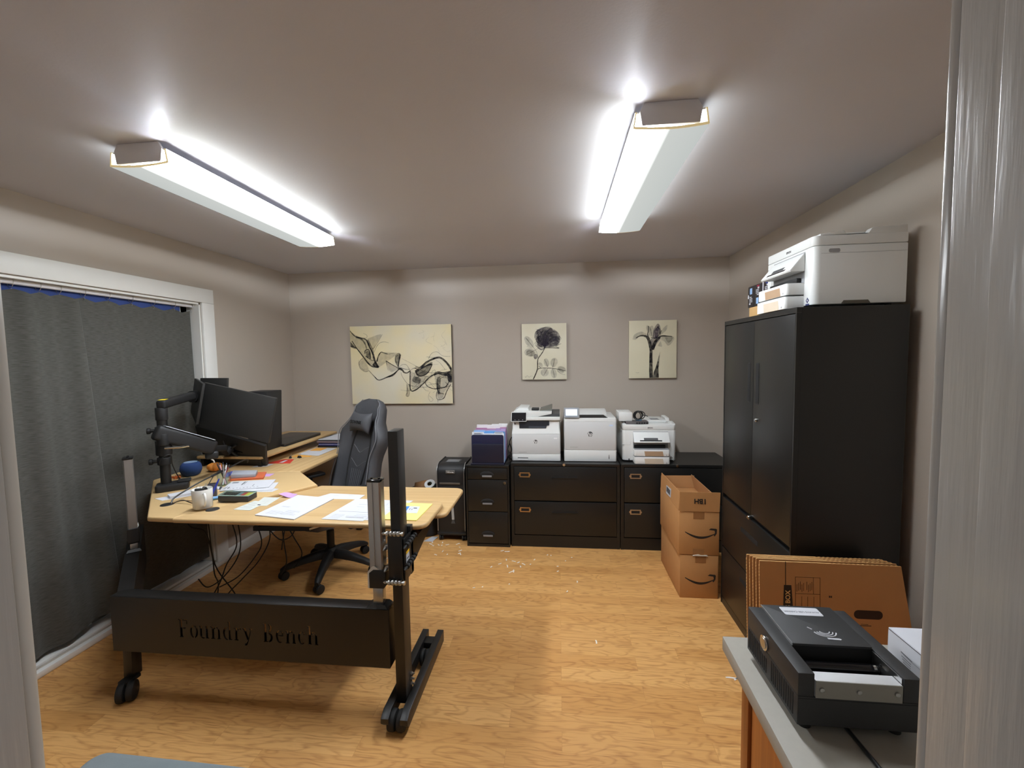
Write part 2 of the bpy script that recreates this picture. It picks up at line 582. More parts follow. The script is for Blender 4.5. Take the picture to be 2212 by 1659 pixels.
# ------------------------------------------------------------------ ceiling lights
def lens_mat(name, lit_sign):
    m = bpy.data.materials.new(name)
    m.use_nodes = True
    nt = m.node_tree
    N, Lk = nt.nodes, nt.links
    N.remove(N['Principled BSDF'])
    out = N['Material Output']
    tc = N.new('ShaderNodeTexCoord')
    sx = N.new('ShaderNodeSeparateXYZ')
    Lk.new(tc.outputs['Object'], sx.inputs[0])
    mr = N.new('ShaderNodeMapRange')
    mr.inputs['From Min'].default_value = -0.125 * lit_sign
    mr.inputs['From Max'].default_value = 0.125 * lit_sign
    Lk.new(sx.outputs['X'], mr.inputs['Value'])
    cr = N.new('ShaderNodeValToRGB')
    els = cr.color_ramp.elements
    els[0].position = 0.0; els[0].color = (LENS_DIM * 0.9, LENS_DIM * 0.95, LENS_DIM * 0.92, 1)
    els[1].position = 1.0; els[1].color = (0.94, 0.99, 1.06, 1)
    q = els.new(0.50); q.color = (LENS_DIM, LENS_DIM * 1.04, LENS_DIM, 1)
    q = els.new(0.60); q.color = (0.95, 1.0, 0.97, 1)
    q = els.new(0.70); q.color = (0.94, 0.99, 1.06, 1)
    q = els.new(0.94); q.color = (0.94, 0.99, 1.06, 1)
    Lk.new(mr.outputs[0], cr.inputs['Fac'])
    cr2 = N.new('ShaderNodeValToRGB')
    e2 = cr2.color_ramp.elements
    e2[0].position = 0.55; e2[0].color = (0, 0, 0, 1)
    e2[1].position = 0.74; e2[1].color = (1, 1, 1, 1)
    Lk.new(mr.outputs[0], cr2.inputs['Fac'])
    # prism ribs along the lens
    wv = N.new('ShaderNodeMath'); wv.operation = 'PINGPONG'; wv.inputs[1].default_value = 0.0022
    Lk.new(sx.outputs['X'], wv.inputs[0])
    w2 = N.new('ShaderNodeMapRange'); w2.inputs['From Max'].default_value = 0.0022; w2.inputs['To Min'].default_value = 0.86; w2.inputs['To Max'].default_value = 1.08
    Lk.new(wv.outputs[0], w2.inputs['Value'])
    st = N.new('ShaderNodeMath'); st.operation = 'MULTIPLY_ADD'
    st.inputs[1].default_value = LENS_LIT - 1.0
    st.inputs[2].default_value = 1.0
    Lk.new(cr2.outputs['Color'], st.inputs[0])
    s2 = N.new('ShaderNodeMath'); s2.operation = 'MULTIPLY'
    Lk.new(st.outputs[0], s2.inputs[0]); Lk.new(w2.outputs[0], s2.inputs[1])
    em = N.new('ShaderNodeEmission')
    Lk.new(cr.outputs['Color'], em.inputs['Color']); Lk.new(s2.outputs[0], em.inputs['Strength'])
    # prisms pass light out sideways only at flat angles
    tr = N.new('ShaderNodeBsdfTransparent')
    tr.inputs[0].default_value = (0.97, 0.99, 1.0, 1)
    lw = N.new('ShaderNodeLayerWeight'); lw.inputs['Blend'].default_value = 0.5
    fm = N.new('ShaderNodeMapRange'); fm.inputs['From Min'].default_value = 0.85; fm.inputs['From Max'].default_value = 0.94; fm.inputs['To Max'].default_value = 0.85
    Lk.new(lw.outputs['Facing'], fm.inputs['Value'])
    ms = N.new('ShaderNodeMixShader')
    Lk.new(fm.outputs[0], ms.inputs[0])
    Lk.new(em.outputs[0], ms.inputs[1]); Lk.new(tr.outputs[0], ms.inputs[2])
    Lk.new(ms.outputs[0], out.inputs[0])
    return m

def emit_mat(name, col, s):
    m = bpy.data.materials.new(name)
    m.use_nodes = True
    nt = m.node_tree
    nt.nodes.remove(nt.nodes['Principled BSDF'])
    e = nt.nodes.new('ShaderNodeEmission')
    e.inputs[0].default_value = col
    e.inputs[1].default_value = s
    nt.links.new(e.outputs[0], nt.nodes['Material Output'].inputs[0])
    return m

M_TUBE = emit_mat('lit_fluorescent_tube', (0.94, 0.99, 1.06, 1), TUBE_POWER)
M_TUBE_OFF = mat('unlit_fluorescent_tube', srgb(225, 226, 222), rough=0.2)
M_HOUS = mat('white_fixture_steel', srgb(226, 226, 232), rough=0.45, var=0.02)
M_RIM = mat('yellowed_acrylic_rim', srgb(238, 219, 170), rough=0.25, var=0.04, emit=srgb(238, 216, 160), estr=0.16)

def ceiling_light(cx, lit_sign, label):
    y0, y1 = 1.545, 2.785
    t = thing('ceiling_light', label, 'ceiling light', (cx, (y0 + y1) / 2, HC), group='fluorescent wrap lights on the ceiling')
    a0, a1 = y0 - t.location.y, y1 - t.location.y
    # housing channel with an added light-blocking pan, and end plates
    bm = B()
    box(bm, -0.062, 0.062, a0 + 0.012, a1 - 0.012, -0.028, 0.0)
    box(bm, -0.1175, 0.1175, a0 + 0.006, a1 - 0.006, -0.034, -0.0285)  # added pan, keeps tube light from leaking up onto the ceiling
    L('housing', bm, M_HOUS, t, smooth=False)
    for s, ya in ((-1, a0), (1, a1 - 0.011)):
        bm = B()
        prism(bm, [(-0.095, -0.076), (0.095, -0.076), (0.103, -0.028), (0.088, -0.001), (-0.088, -0.001), (-0.103, -0.028)], ya, ya + 0.011, 'y', bev=0.001)
        L('end_plate', bm, M_HOUS, t)
    # wrap-around lens
    prof = [(-0.118, -0.030), (-0.125, -0.083)]
    side_lit = emit_mat('lens_side_lit', (0.95, 1.0, 0.97, 1), SIDE_LIT)
    side_dim = emit_mat('lens_side_dim', (0.95, 1.0, 0.96, 1), SIDE_DIM)
    for i in range(1, 12):
        x = -0.125 + 0.25 * i / 12
        prof.append((x, -0.083 - 0.008 * (1 - (x / 0.125) ** 2)))
    prof += [(0.125, -0.083), (0.118, -0.030)]
    bm = B()
    rows = [[bm.verts.new((x, yy, z)) for x, z in prof] for yy in (a0 + 0.004, 0.0, a1 - 0.004)]
    for ra, rb in zip(rows, rows[1:]):
        for k in range(len(prof) - 1):
            f = bm.faces.new((ra[k], rb[k], rb[k + 1], ra[k + 1]))
            if k in (0, len(prof) - 2):
                f.material_index = 1 if (k > 0) == (lit_sign > 0) else 2
    L('lens', bm, [lens_mat('prismatic_lens', lit_sign), side_lit, side_dim], t, angle=50)
    # yellowed end rims of the lens
    for ya in (a0, a1 - 0.006):
        bm = B()
        inner = [(x * 0.955, z + 0.0065) for x, z in prof[1:-1]]
        inner = [(prof[0][0] * 0.955, prof[0][1])] + inner + [(prof[-1][0] * 0.955, prof[-1][1])]
        prism(bm, prof + inner[::-1], ya, ya + 0.006, 'y')
        L('lens_rim', bm, M_RIM, t, label='yellowed lens end rim')
    for s in (-1, 1):
        bm = B()
        cyl(bm, (s * 0.062, a0 + 0.02, -0.072), (s * 0.062, a1 - 0.02, -0.072), 0.0110, n=10)
        L('fluorescent_tube', bm, M_TUBE if s == lit_sign else M_TUBE_OFF, t)
    return t
ceiling_light(-1.614, 1, 'fluorescent wrap ceiling light over the desk, brighter towards the room')
ceiling_light(0.386, -1, 'fluorescent wrap ceiling light in front of the tall black cabinet')
# ------------------------------------------------------------------ materials for furniture
M_MAPLE = wood_mat('maple_laminate', srgb(198, 168, 120), srgb(182, 148, 101), 'X', rough=0.42, freq=0.9)
M_MAPLE_Y = wood_mat('maple_laminate_lengthways', srgb(198, 168, 120), srgb(182, 148, 101), 'Y', rough=0.42, freq=0.9)
M_MAPLE_D = wood_mat('maple_laminate_edge', srgb(196, 160, 110), srgb(160, 122, 78), 'X', rough=0.5, freq=2.0)
M_BLK = mat('black_powder_coat', srgb(27, 26, 25), rough=0.42, var=0.06, scale=60, bump=0.12, bscale=500)
M_BLKM = mat('black_matte_plastic', srgb(27, 27, 28), rough=0.55, var=0.05, scale=80, bump=0.05, bscale=600)
M_BLKG = mat('black_gloss_plastic', srgb(22, 22, 24), rough=0.12, var=0.03)
M_CABM = mat('black_painted_steel', srgb(24, 24, 23), rough=0.38, var=0.05, scale=40, bump=0.10, bscale=400, spec=0.5)
M_DKGAP = mat('dark_gap', srgb(12, 12, 12), rough=0.8, var=0.02)
M_ALU = mat('brushed_aluminium', srgb(196, 196, 196), rough=0.36, metal=1.0, var=0.08, scale=40, stretch=(60, 60, 1))
M_STEEL = mat('bright_zinc_steel', srgb(190, 190, 188), rough=0.28, metal=1.0, var=0.05, scale=60)
M_CHROME = mat('polished_chrome', srgb(215, 215, 212), rough=0.12, metal=1.0, var=0.02)
M_WHITE = mat('white_printer_plastic', srgb(222, 224, 222), rough=0.42, var=0.012, scale=30, bump=0.03, bscale=500)
M_WHITE2 = mat('pale_grey_printer_plastic', srgb(204, 206, 206), rough=0.45, var=0.012, scale=30)
M_PAPER = mat('white_paper', srgb(196, 198, 204), rough=0.75, var=0.015, scale=40)
M_PAPER2 = mat('ivory_paper', srgb(190, 194, 188), rough=0.75, var=0.02, scale=40)
M_INK = mat('grey_print_ink', srgb(120, 124, 132), rough=0.7, var=0.1)
M_INKD = mat('dark_print_ink', srgb(48, 50, 58), rough=0.7, var=0.1)
M_CARD = mat('brown_cardboard', srgb(186, 136, 84), rough=0.78, var=0.07, scale=18, bump=0.08, bscale=120)
M_CARDIN = mat('cardboard_inside', srgb(176, 130, 84), rough=0.8, var=0.06, scale=18)
M_CARDED = mat('cardboard_edge', srgb(214, 172, 112), rough=0.8, var=0.12, scale=200)
M_TAPE = mat('clear_brown_tape', srgb(158, 112, 70), rough=0.25, var=0.05)
M_GREYF = mat('grey_chair_leatherette', srgb(66, 67, 71), rough=0.62, var=0.10, scale=35, bump=0.25, bscale=260)
M_GREYF2 = mat('grey_chair_piping', srgb(112, 114, 118), rough=0.5, var=0.05)
M_RUB = mat('black_rubber', srgb(24, 24, 24), rough=0.7, var=0.05)
M_CABLE = mat('black_cable_sheath', srgb(25, 25, 26), rough=0.45, var=0.05)
M_CURT = None

# ------------------------------------------------------------------ sit-stand corner desk
desk = thing('standing_desk', 'maple-topped corner standing desk on a black frame with lettered front beam', 'desk', (-1.5, 2.1, 0))

def board(name, pts, z0, z1, m, bev=0.008):
    bm = B()
    prism(bm, pts, z0, z1, 'z', bev=bev, seg=3)
    return P(name, bm, m, desk, angle=40)

def rounded(pts, radii, n=6):
    """round the corners of an outline"""
    out = []
    k = len(pts)
    for i in range(k):
        p = V(pts[i] + (0,)); a = V(pts[i - 1] + (0,)); b = V(pts[(i + 1) % k] + (0,))
        r = radii[i] if isinstance(radii, (list, tuple)) else radii
        if r <= 0:
            out.append(pts[i]); continue
        da = (a - p).normalized(); db = (b - p).normalized()
        half = da.angle(db) / 2
        t = r / math.tan(half)
        s = p + da * t; e = p + db * t
        c = p + (da + db).normalized() * (r / math.sin(half))
        a0 = math.atan2(s.y - c.y, s.x - c.x); a1 = math.atan2(e.y - c.y, e.x - c.x)
        d = (a1 - a0 + PI) % (2 * PI) - PI
        for j in range(n + 1):
            q = a0 + d * j / n
            out.append((c.x + r * math.cos(q), c.y + r * math.sin(q)))
    return out

board('tabletop', rounded([(-2.036, 1.862), (-1.888, 1.858), (-1.478, 2.432), (-1.776, 2.722), (-2.635, 2.605), (-2.635, 2.468)], [0.025, 0.012, 0.0, 0.01, 0.02, 0.03]), 0.799, 0.8245, mat('maple_laminate_corner', srgb(198, 168, 120), rough=0.42, var=0.04, scale=2.0, stretch=(1, 20, 1)))
board('tabletop', rounded([(-1.884, 1.830), (-0.605, 1.830), (-0.605, 2.165), (-1.662, 2.165)], [0.012, 0.055, 0.05, 0.0]), 0.8085, 0.832, M_MAPLE, bev=0.009)
board('tabletop', rounded([(-1.655, 2.172), (-0.78, 2.168), (-0.74, 2.03), (-0.566, 2.03), (-0.566, 2.47), (-1.474, 2.47)], [0, 0, 0.0, 0.05, 0.055, 0.01]), 0.7845, 0.807, M_MAPLE, bev=0.008)
board('tabletop', rounded([(-1.774, 2.726), (-1.800, 3.80), (-2.635, 3.80), (-2.635, 2.61)], [0.0, 0.05, 0.02, 0.0]), 0.799, 0.8245, M_MAPLE_Y)
# raised shelf along the window side of the desk
board('shelf', rounded([(-2.115, 2.80), (-2.115, 3.86), (-2.635, 3.86), (-2.635, 2.80)], 0.02), 0.882, 0.901, M_MAPLE_Y, bev=0.005)
for (x, y) in ((-2.15, 2.86), (-2.60, 2.86), (-2.15, 3.76), (-2.60, 3.76)):
    bm = B(); box(bm, x - 0.012, x + 0.012, y - 0.04, y + 0.04, 0.8245, 0.882)
    P('shelf_support', bm, M_BLK, desk)
# cable grommets
for (x, y, z) in ((-2.099, 2.034, 0.8245), (-1.768, 1.962, 0.832)):
    bm = B()
    lathe(bm, [(0, 0.0005), (0.022, 0.0005), (0.026, 0.003), (0.029, 0.003), (0.031, 0.0)], (x, y, z), 28)
    P('grommet', bm, M_BLKM, desk)

# front beam with the cut-out lettering
def arc(cx, cy, rx, ry, t, a0, a1, n=10):
    o = [(cx + rx * math.cos(math.radians(a0 + (a1 - a0) * i / n)), cy + ry * math.sin(math.radians(a0 + (a1 - a0) * i / n))) for i in range(n + 1)]
    q = [(cx + (rx - t) * math.cos(math.radians(a0 + (a1 - a0) * i / n)), cy + (ry - t * 0.45) * math.sin(math.radians(a0 + (a1 - a0) * i / n))) for i in range(n + 1)]
    return o + q[::-1]
def R_(a, b, c, d):
    return [(a, c), (b, c), (b, d), (a, d)]
def stem_(x, h, w=0.15, foot=True, flag=True):
    p = []
    p += [(x - 0.07, 0), (x + w + 0.07, 0), (x + w + 0.07, 0.05), (x + w, 0.05)] if foot else [(x, 0), (x + w, 0)]
    p += [(x + w, h)]
    p += [(x - 0.09, h), (x - 0.09, h - 0.05), (x, h - 0.07)] if flag else [(x, h)]
    if foot:
        p += [(x, 0.05), (x - 0.07, 0.05)]
    return p
XH = 0.68
GLY = {
    'F': (0.74, [stem_(0.14, 1.0, 0.17), R_(0.35, 0.68, 0.93, 1.0), R_(0.62, 0.68, 0.74, 0.90), R_(0.35, 0.55, 0.48, 0.55)]),
    'o': (0.64, [arc(0.30, 0.34, 0.26, 0.35, 0.13, 97, 263), arc(0.34, 0.34, 0.26, 0.35, 0.13, -83, 83)]),
    'u': (0.74, [[(0.0, XH), (0.20, XH), (0.20, 0.14), (0.05, 0.14), (0.05, XH - 0.06), (0.0, XH - 0.05)], arc(0.27, 0.20, 0.22, 0.21, 0.12, 200, 300, 6), [(0.42, XH), (0.60, XH), (0.60, 0.05), (0.68, 0.05), (0.68, 0.0), (0.45, 0.0), (0.45, XH - 0.06), (0.42, XH - 0.05)]]),
    'n': (0.76, [stem_(0.09, XH, 0.14), arc(0.40, XH - 0.22, 0.20, 0.23, 0.13, 40, 150, 6), [(0.46, 0.0), (0.72, 0.0), (0.72, 0.05), (0.65, 0.05), (0.65, 0.50), (0.52, 0.56), (0.51, 0.05), (0.46, 0.05)]]),
    'd': (0.74, [arc(0.30, 0.34, 0.26, 0.35, 0.13, 75, 285), [(0.40, 1.0), (0.56, 1.0), (0.56, 0.05), (0.66, 0.05), (0.66, 0.0), (0.42, 0.0), (0.42, 0.94), (0.40, 0.95)]]),
    'r': (0.56, [stem_(0.09, XH, 0.14), arc(0.40, XH - 0.16, 0.14, 0.17, 0.10, 30, 160, 6)]),
    'y': (0.68, [[(0.0, XH), (0.22, XH), (0.40, 0.14), (0.32, -0.02), (0.06, 0.60), (0.0, 0.63)], [(0.45, XH), (0.66, XH), (0.66, 0.63), (0.60, 0.60), (0.36, -0.10), (0.26, -0.24), (0.10, -0.26), (0.10, -0.16), (0.24, -0.14), (0.44, 0.24), (0.52, 0.60), (0.45, 0.63)]]),
    'B': (0.82, [stem_(0.14, 1.0, 0.17), arc(0.42, 0.765, 0.25, 0.235, 0.15, -80, 88), arc(0.42, 0.26, 0.31, 0.26, 0.16, -86, 80)]),
    'e': (0.62, [arc(0.30, 0.34, 0.26, 0.35, 0.13, 97, 300), arc(0.33, 0.40, 0.24, 0.29, 0.12, 12, 86, 6), R_(0.22, 0.56, 0.37, 0.42)]),
    'c': (0.60, [arc(0.30, 0.34, 0.26, 0.35, 0.13, 97, 305), arc(0.33, 0.40, 0.21, 0.29, 0.12, 25, 86, 6)]),
    'h': (0.78, [stem_(0.09, 1.0, 0.15), arc(0.41, XH - 0.22, 0.20, 0.23, 0.13, 40, 150, 6), [(0.47, 0.0), (0.74, 0.0), (0.74, 0.05), (0.67, 0.05), (0.67, 0.50), (0.54, 0.56), (0.52, 0.05), (0.47, 0.05)]]),
}
BX0, BX1, BZ0, BZ1, BYF = -2.095, -0.742, 0.238, 0.502, 1.712
def lettered_plate():
    cu = bpy.data.curves.new('plate', 'CURVE')
    cu.dimensions = '2D'
    cu.fill_mode = 'BOTH'
    cu.extrude = 0.0025
    def add(pts):
        s = cu.splines.new('POLY')
        s.points.add(len(pts) - 1)
        for q, (a, b) in zip(s.points, pts):
            q.co = (a, b, 0, 1)
        s.use_cyclic_u = True
    add([(BX0, BZ0), (BX1, BZ0), (BX1, BZ1), (BX0, BZ1)])
    cap, x = 0.086, -1.752
    total = sum(GLY[c][0] if c != ' ' else 0.55 for c in 'Foundry Bench')
    k = 0.690 / total
    for c in 'Foundry Bench':
        if c == ' ':
            x += 0.55 * k; continue
        wd, polys = GLY[c]
        for p in polys:
            add([(x + a * k * 0.92, 0.325 + b * cap) for a, b in p])
        x += wd * k
    ob = bpy.data.objects.new('plate', cu)
    COL.objects.link(ob)
    me = ob.evaluated_get(bpy.context.evaluated_depsgraph_get()).to_mesh()
    bm = bmesh.new(); bm.from_mesh(me)
    ob.evaluated_get(bpy.context.evaluated_depsgraph_get()).to_mesh_clear()
    bpy.data.objects.remove(ob); bpy.data.curves.remove(cu)
    for v in bm.verts:
        v.co = V((v.co.x, BYF - v.co.z, v.co.y))
    bmesh.ops.recalc_face_normals(bm, faces=bm.faces)
    return bm
P('front_panel', lettered_plate(), M_BLK, desk, label='black beam panel with cut-out lettering', smooth=False)
bm = B()
box(bm, BX0, BX1, BYF + 0.0026, BYF + 0.066, BZ1 - 0.004, BZ1 + 0.001, bev=0.001)
box(bm, BX0, BX1, BYF + 0.0026, BYF + 0.066, BZ0 - 0.001, BZ0 + 0.004, bev=0.001)
box(bm, BX0, BX1, BYF + 0.061, BYF + 0.066, BZ0 + 0.004, BZ0 + 0.085)
box(bm, BX0, BX0 + 0.004, BYF + 0.0026, BYF + 0.066, BZ0 + 0.004, BZ1 - 0.004)
box(bm, BX1 - 0.004, BX1, BYF + 0.0026, BYF + 0.066, BZ0 + 0.004, BZ1 - 0.004)
P('beam_channel', bm, M_BLK, desk)
# diagonal beam running back towards the window
bm = B()
hexa(bm, [(-2.045, 1.782, 0.26), (-2.09, 1.74, 0.26), (-2.635, 2.30, 0.34), (-2.59, 2.345, 0.34)][::-1], [(-2.045, 1.782, 0.502), (-2.09, 1.74, 0.502), (-2.635, 2.30, 0.58), (-2.59, 2.345, 0.58)][::-1])
bmesh.ops.recalc_face_normals(bm, faces=bm.faces)
P('side_beam', bm, M_BLK, desk, smooth=False)
# tall square post (leans a hair), its foot and casters
bm = B()
hexa(bm, [(-0.722, 1.716, 0.075), (-0.676, 1.716, 0.075), (-0.676, 1.797, 0.075), (-0.722, 1.797, 0.075)], [(-0.722, 1.718, 1.283), (-0.678, 1.718, 1.283), (-0.678, 1.797, 1.283), (-0.722, 1.797, 1.283)], bev=0.004)
P('post', bm, M_BLK, desk)
for x0 in (-0.757, -0.674):
    bm = B()
    prism(bm, [(1.625, 0.058), (1.645, 0.036), (2.195, 0.036), (2.195, 0.098), (1.66, 0.098), (1.625, 0.080)], x0, x0 + 0.034, 'x', bev=0.002)
    P('foot_bar', bm, M_BLK, desk)
bm = B(); box(bm, -0.7229, -0.6741, 2.10, 2.155, 0.052, 0.086, bev=0.002)
P('foot_crossbar', bm, M_BLK, desk)
def caster(cx, cy, r, w, ang=0.0):
    d = V((math.cos(ang), math.sin(ang), 0))
    bm = B()
    for s in (-1, 1):
        c = V((cx, cy, r)) + d * s * w * 0.27
        cyl(bm, c - d * w * 0.22, c + d * w * 0.22, r, n=24, bev=r * 0.18)
    cyl(bm, V((cx, cy, r)) - d * w * 0.3, V((cx, cy, r)) + d * w * 0.3, r * 0.45, n=16)
    return bm
bm = caster(-0.6995, 1.668, 0.042, 0.074); P('caster', bm, M_RUB, desk)
bm = caster(-0.6995, 2.055, 0.040, 0.045); P('caster', bm, M_RUB, desk)
for z in (0.152, 0.128, 0.104):
    bm = B()
    cyl(bm, (-0.676, 1.775, z + 0.02), (-0.668, 1.775, z + 0.02), 0.0075, n=6)
    cyl(bm, (-0.668, 1.775, z + 0.02), (-0.658, 1.775, z + 0.02), 0.0045, n=10)
    P('bolt', bm, M_STEEL, desk)
# left leg
bm = B(); hexa(bm, [(-2.085, 1.735, 0.085), (-2.037, 1.735, 0.085), (-2.037, 1.785, 0.085), (-2.085, 1.785, 0.085)], [(-2.078, 1.735, 0.24), (-2.032, 1.735, 0.24), (-2.032, 1.785, 0.24), (-2.078, 1.785, 0.24)], bev=0.003)
P('leg', bm, M_BLK, desk)
bm = caster(-2.035, 1.705, 0.044, 0.07, 0.5)
box(bm, -2.078, -2.028, 1.70, 1.77, 0.072, 0.090, bev=0.004)
P('caster', bm, M_RUB, desk)
for (x, y) in ((-2.60, 3.70), (-1.86, 3.72)):
    bm = B(); box(bm, x - 0.025, x + 0.025, y - 0.025, y + 0.025, 0.0, 0.799, bev=0.003)
    P('leg', bm, M_BLK, desk)
# carriage with guide rollers
bm = B()
box(bm, -0.727, -0.671, 1.708, 1.715, 0.615, 0.842, bev=0.002)
box(bm, -0.734, -0.7235, 1.708, 1.83, 0.625, 0.835, bev=0.002)
box(bm, -0.6725, -0.664, 1.722, 1.83, 0.625, 0.815, bev=0.002)
box(bm, -0.734, -0.664, 1.80, 1.83, 0.62, 0.84, bev=0.002)
P('carriage', bm, M_BLK, desk)
bm = B()
prism(bm, [(1.83, 0.63), (1.83, 0.783), (2.44, 0.783), (2.44, 0.755), (1.93, 0.63)], -0.70, -0.690, 'x')
box(bm, -0.745, -0.645, 1.835, 2.44, 0.7765, 0.7835)
P('bracket', bm, M_BLK, desk, smooth=False)
def roller(p0, p1, n=4):
    bm = B()
    a, b = V(p0), V(p1)
    d = (b - a)
    for i in range(n):
        c = a + d * ((i + 0.5) / n)
        h = d * (0.36 / n)
        cyl(bm, c - h, c + h, 0.0115, n=16, bev=0.002)
    cyl(bm, a - d * 0.16, b + d * 0.16, 0.0052, n=10)
    cyl(bm, b + d * 0.10, b + d * 0.22, 0.0095, n=10)
    cyl(bm, a - d * 0.10, a - d * 0.30, 0.0085, 0.003, n=10)
    return bm
for z in (0.848, 0.634):
    P('guide_roller', roller((-0.735, 1.698, z), (-0.672, 1.698, z)), M_STEEL, desk)
for z in (0.793, 0.70):
    P('guide_roller', roller((-0.651, 1.705, z), (-0.651, 1.80, z + 0.002)), M_RUB, desk)
    P('guide_roller', roller((-0.748, 1.722, z - 0.02), (-0.748, 1.80, z - 0.02), 3), M_STEEL, desk)
bm = B()
quad(bm, [(-0.6630, 1.735, 0.672), (-0.6630, 1.775, 0.682), (-0.6630, 1.775, 0.752), (-0.6630, 1.735, 0.752)])
quad(bm, [(-0.6628, 1.735, 0.740), (-0.6628, 1.775, 0.740), (-0.6628, 1.775, 0.7522), (-0.6628, 1.735, 0.7522)], 1)
for k in range(3):
    quad(bm, [(-0.6627, 1.742, 0.722 - k * 0.014), (-0.6627, 1.768, 0.722 - k * 0.014), (-0.6627, 1.768, 0.716 - k * 0.014), (-0.6627, 1.742, 0.716 - k * 0.014)], 2)
P('warning_label', bm, [M_PAPER, mat('label_yellow', srgb(232, 190, 40), rough=0.5), M_INKD], desk, label='white and yellow warning label', smooth=False)

# linear lift columns
def lift(cx, cy, ang, zb):
    m = Matrix.Translation((cx, cy, 0)) @ Matrix.Rotation(ang, 4, 'Z')
    def put(name, bm, mm, lb=None):
        bm.transform(m)
        return P(name, bm, mm, desk, label=lb)
    bm = B()
    w, d = 0.029, 0.021
    prism(bm, [(-w, -d), (-0.007, -d), (-0.007, -d + 0.006), (0.004, -d + 0.006), (0.004, -d), (w - 0.006, -d), (w, -d + 0.006), (w, d), (-w, d)], 0.672, 1.058, 'z')
    put('lift_column', bm, M_ALU, 'brushed aluminium lift column')
    bm = B()
    box(bm, -w - 0.002, w + 0.003, -d - 0.002, d + 0.002, 1.058, 1.070, bev=0.004)
    for s in (-1, 1):
        cyl(bm, (s * 0.017, 0, 1.070), (s * 0.017, 0, 1.074), 0.005, n=12)
    put('end_cap', bm, M_BLKG)
    bm = B()
    prism(bm, [(-0.034, 0.588), (0.030, 0.588), (0.040, 0.600), (0.040, 0.672), (-0.014, 0.672), (-0.034, 0.656)], -0.024, 0.026, 'y', bev=0.003)
    put('gear_housing', bm, M_BLKM)
    bm = B()
    prism(bm, [(-0.041, 0.590), (-0.0345, 0.588), (-0.0345, 0.656), (-0.014, 0.6725), (0.012, 0.6725), (-0.012, 0.690), (-0.022, 0.684), (-0.041, 0.660)], -0.022, 0.024, 'y')
    put('housing_cover', bm, M_WHITE, 'white gear housing cover')
    bm = B(); box(bm, -0.022, 0.022, -0.016, 0.016, zb + 0.010, 0.588, bev=0.001)
    put('inner_column', bm, M_ALU, 'brushed aluminium inner column')
    bm = B(); hexa(bm, [(-0.05, -0.032, zb), (0.045, -0.032, zb), (0.045, 0.032, zb), (-0.05, 0.032, zb)], [(-0.034, -0.025, zb + 0.012), (0.034, -0.025, zb + 0.012), (0.034, 0.025, zb + 0.012), (-0.034, 0.025, zb + 0.012)])
    put('lift_base', bm, M_BLK)
lift(-0.796, 1.748, 0.0, 0.503)
lift(-2.372, 2.085, math.radians(-45), 0.545)

# ------------------------------------------------------------------ gaming chair
chair = thing('office_chair', 'grey high-backed gaming swivel chair turned to the corner desk', 'chair', (-1.715, 2.96, 0), (0, 0, math.radians(238)))
def chair_base():
    bm = B()
    lathe(bm, [(0, 0.115), (0.045, 0.115), (0.052, 0.13), (0.050, 0.165), (0.036, 0.185), (0, 0.185)], n=24)
    L('base_hub', bm, M_BLKM, chair)
    rz = 238
    for k in range(5):
        a = math.radians(-77 + 72 * k - rz)
        d = V((math.cos(a), math.sin(a), 0)); sd = V((-d.y, d.x, 0))
        bm = B()
        rings = []
        for t, z0, z1, w in ((0.03, 0.112, 0.172, 0.030), (0.10, 0.108, 0.166, 0.028), (0.20, 0.096, 0.142, 0.025), (0.27, 0.082, 0.122, 0.022), (0.315, 0.070, 0.104, 0.020), (0.342, 0.062, 0.086, 0.014)):
            c = d * t
            rings.append([c + sd * w + V((0, 0, z0)), c + sd * w + V((0, 0, z1 - 0.012)), c + sd * w * 0.5 + V((0, 0, z1)), c - sd * w * 0.5 + V((0, 0, z1)), c - sd * w + V((0, 0, z1 - 0.012)), c - sd * w + V((0, 0, z0))])
        loft(bm, rings)
        L('base_leg', bm, M_BLKM, chair, angle=50)
        # caster, each turned its own way
        ca = a + (0.9, -0.5, 1.3, 0.4, 2.2)[k]
        e = V((math.cos(ca), math.sin(ca), 0))
        bm = B()
        c0 = d * 0.330 + V((-e.y, e.x, 0)) * 0.012
        for s in (-1, 1):
            c = c0 + e * s * 0.015 + V((0, 0, 0.031))
            cyl(bm, c - e * 0.011, c + e * 0.011, 0.031, n=24, bev=0.006)
        cyl(bm, c0 + V((0, 0, 0.031)) - e * 0.02, c0 + V((0, 0, 0.031)) + e * 0.02, 0.015, n=12)
        cyl(bm, d * 0.328 + V((0, 0, 0.045)), d * 0.328 + V((0, 0, 0.075)), 0.012, n=12)
        L('caster', bm, M_RUB, chair)
chair_base()
bm = B()
cyl(bm, (0, 0, 0.18), (0, 0, 0.31), 0.027, n=20)
cyl(bm, (0, 0, 0.31), (0, 0, 0.41), 0.018, n=20)
L('gas_column', bm, M_BLKM, chair)
bm = B()
box(bm, -0.13, 0.13, -0.10, 0.10, 0.40, 0.425, bev=0.004)
box(bm, -0.10, 0.07, -0.045, 0.045, 0.355, 0.40, bev=0.012)
L('tilt_mechanism', bm, M_BLKM, chair)
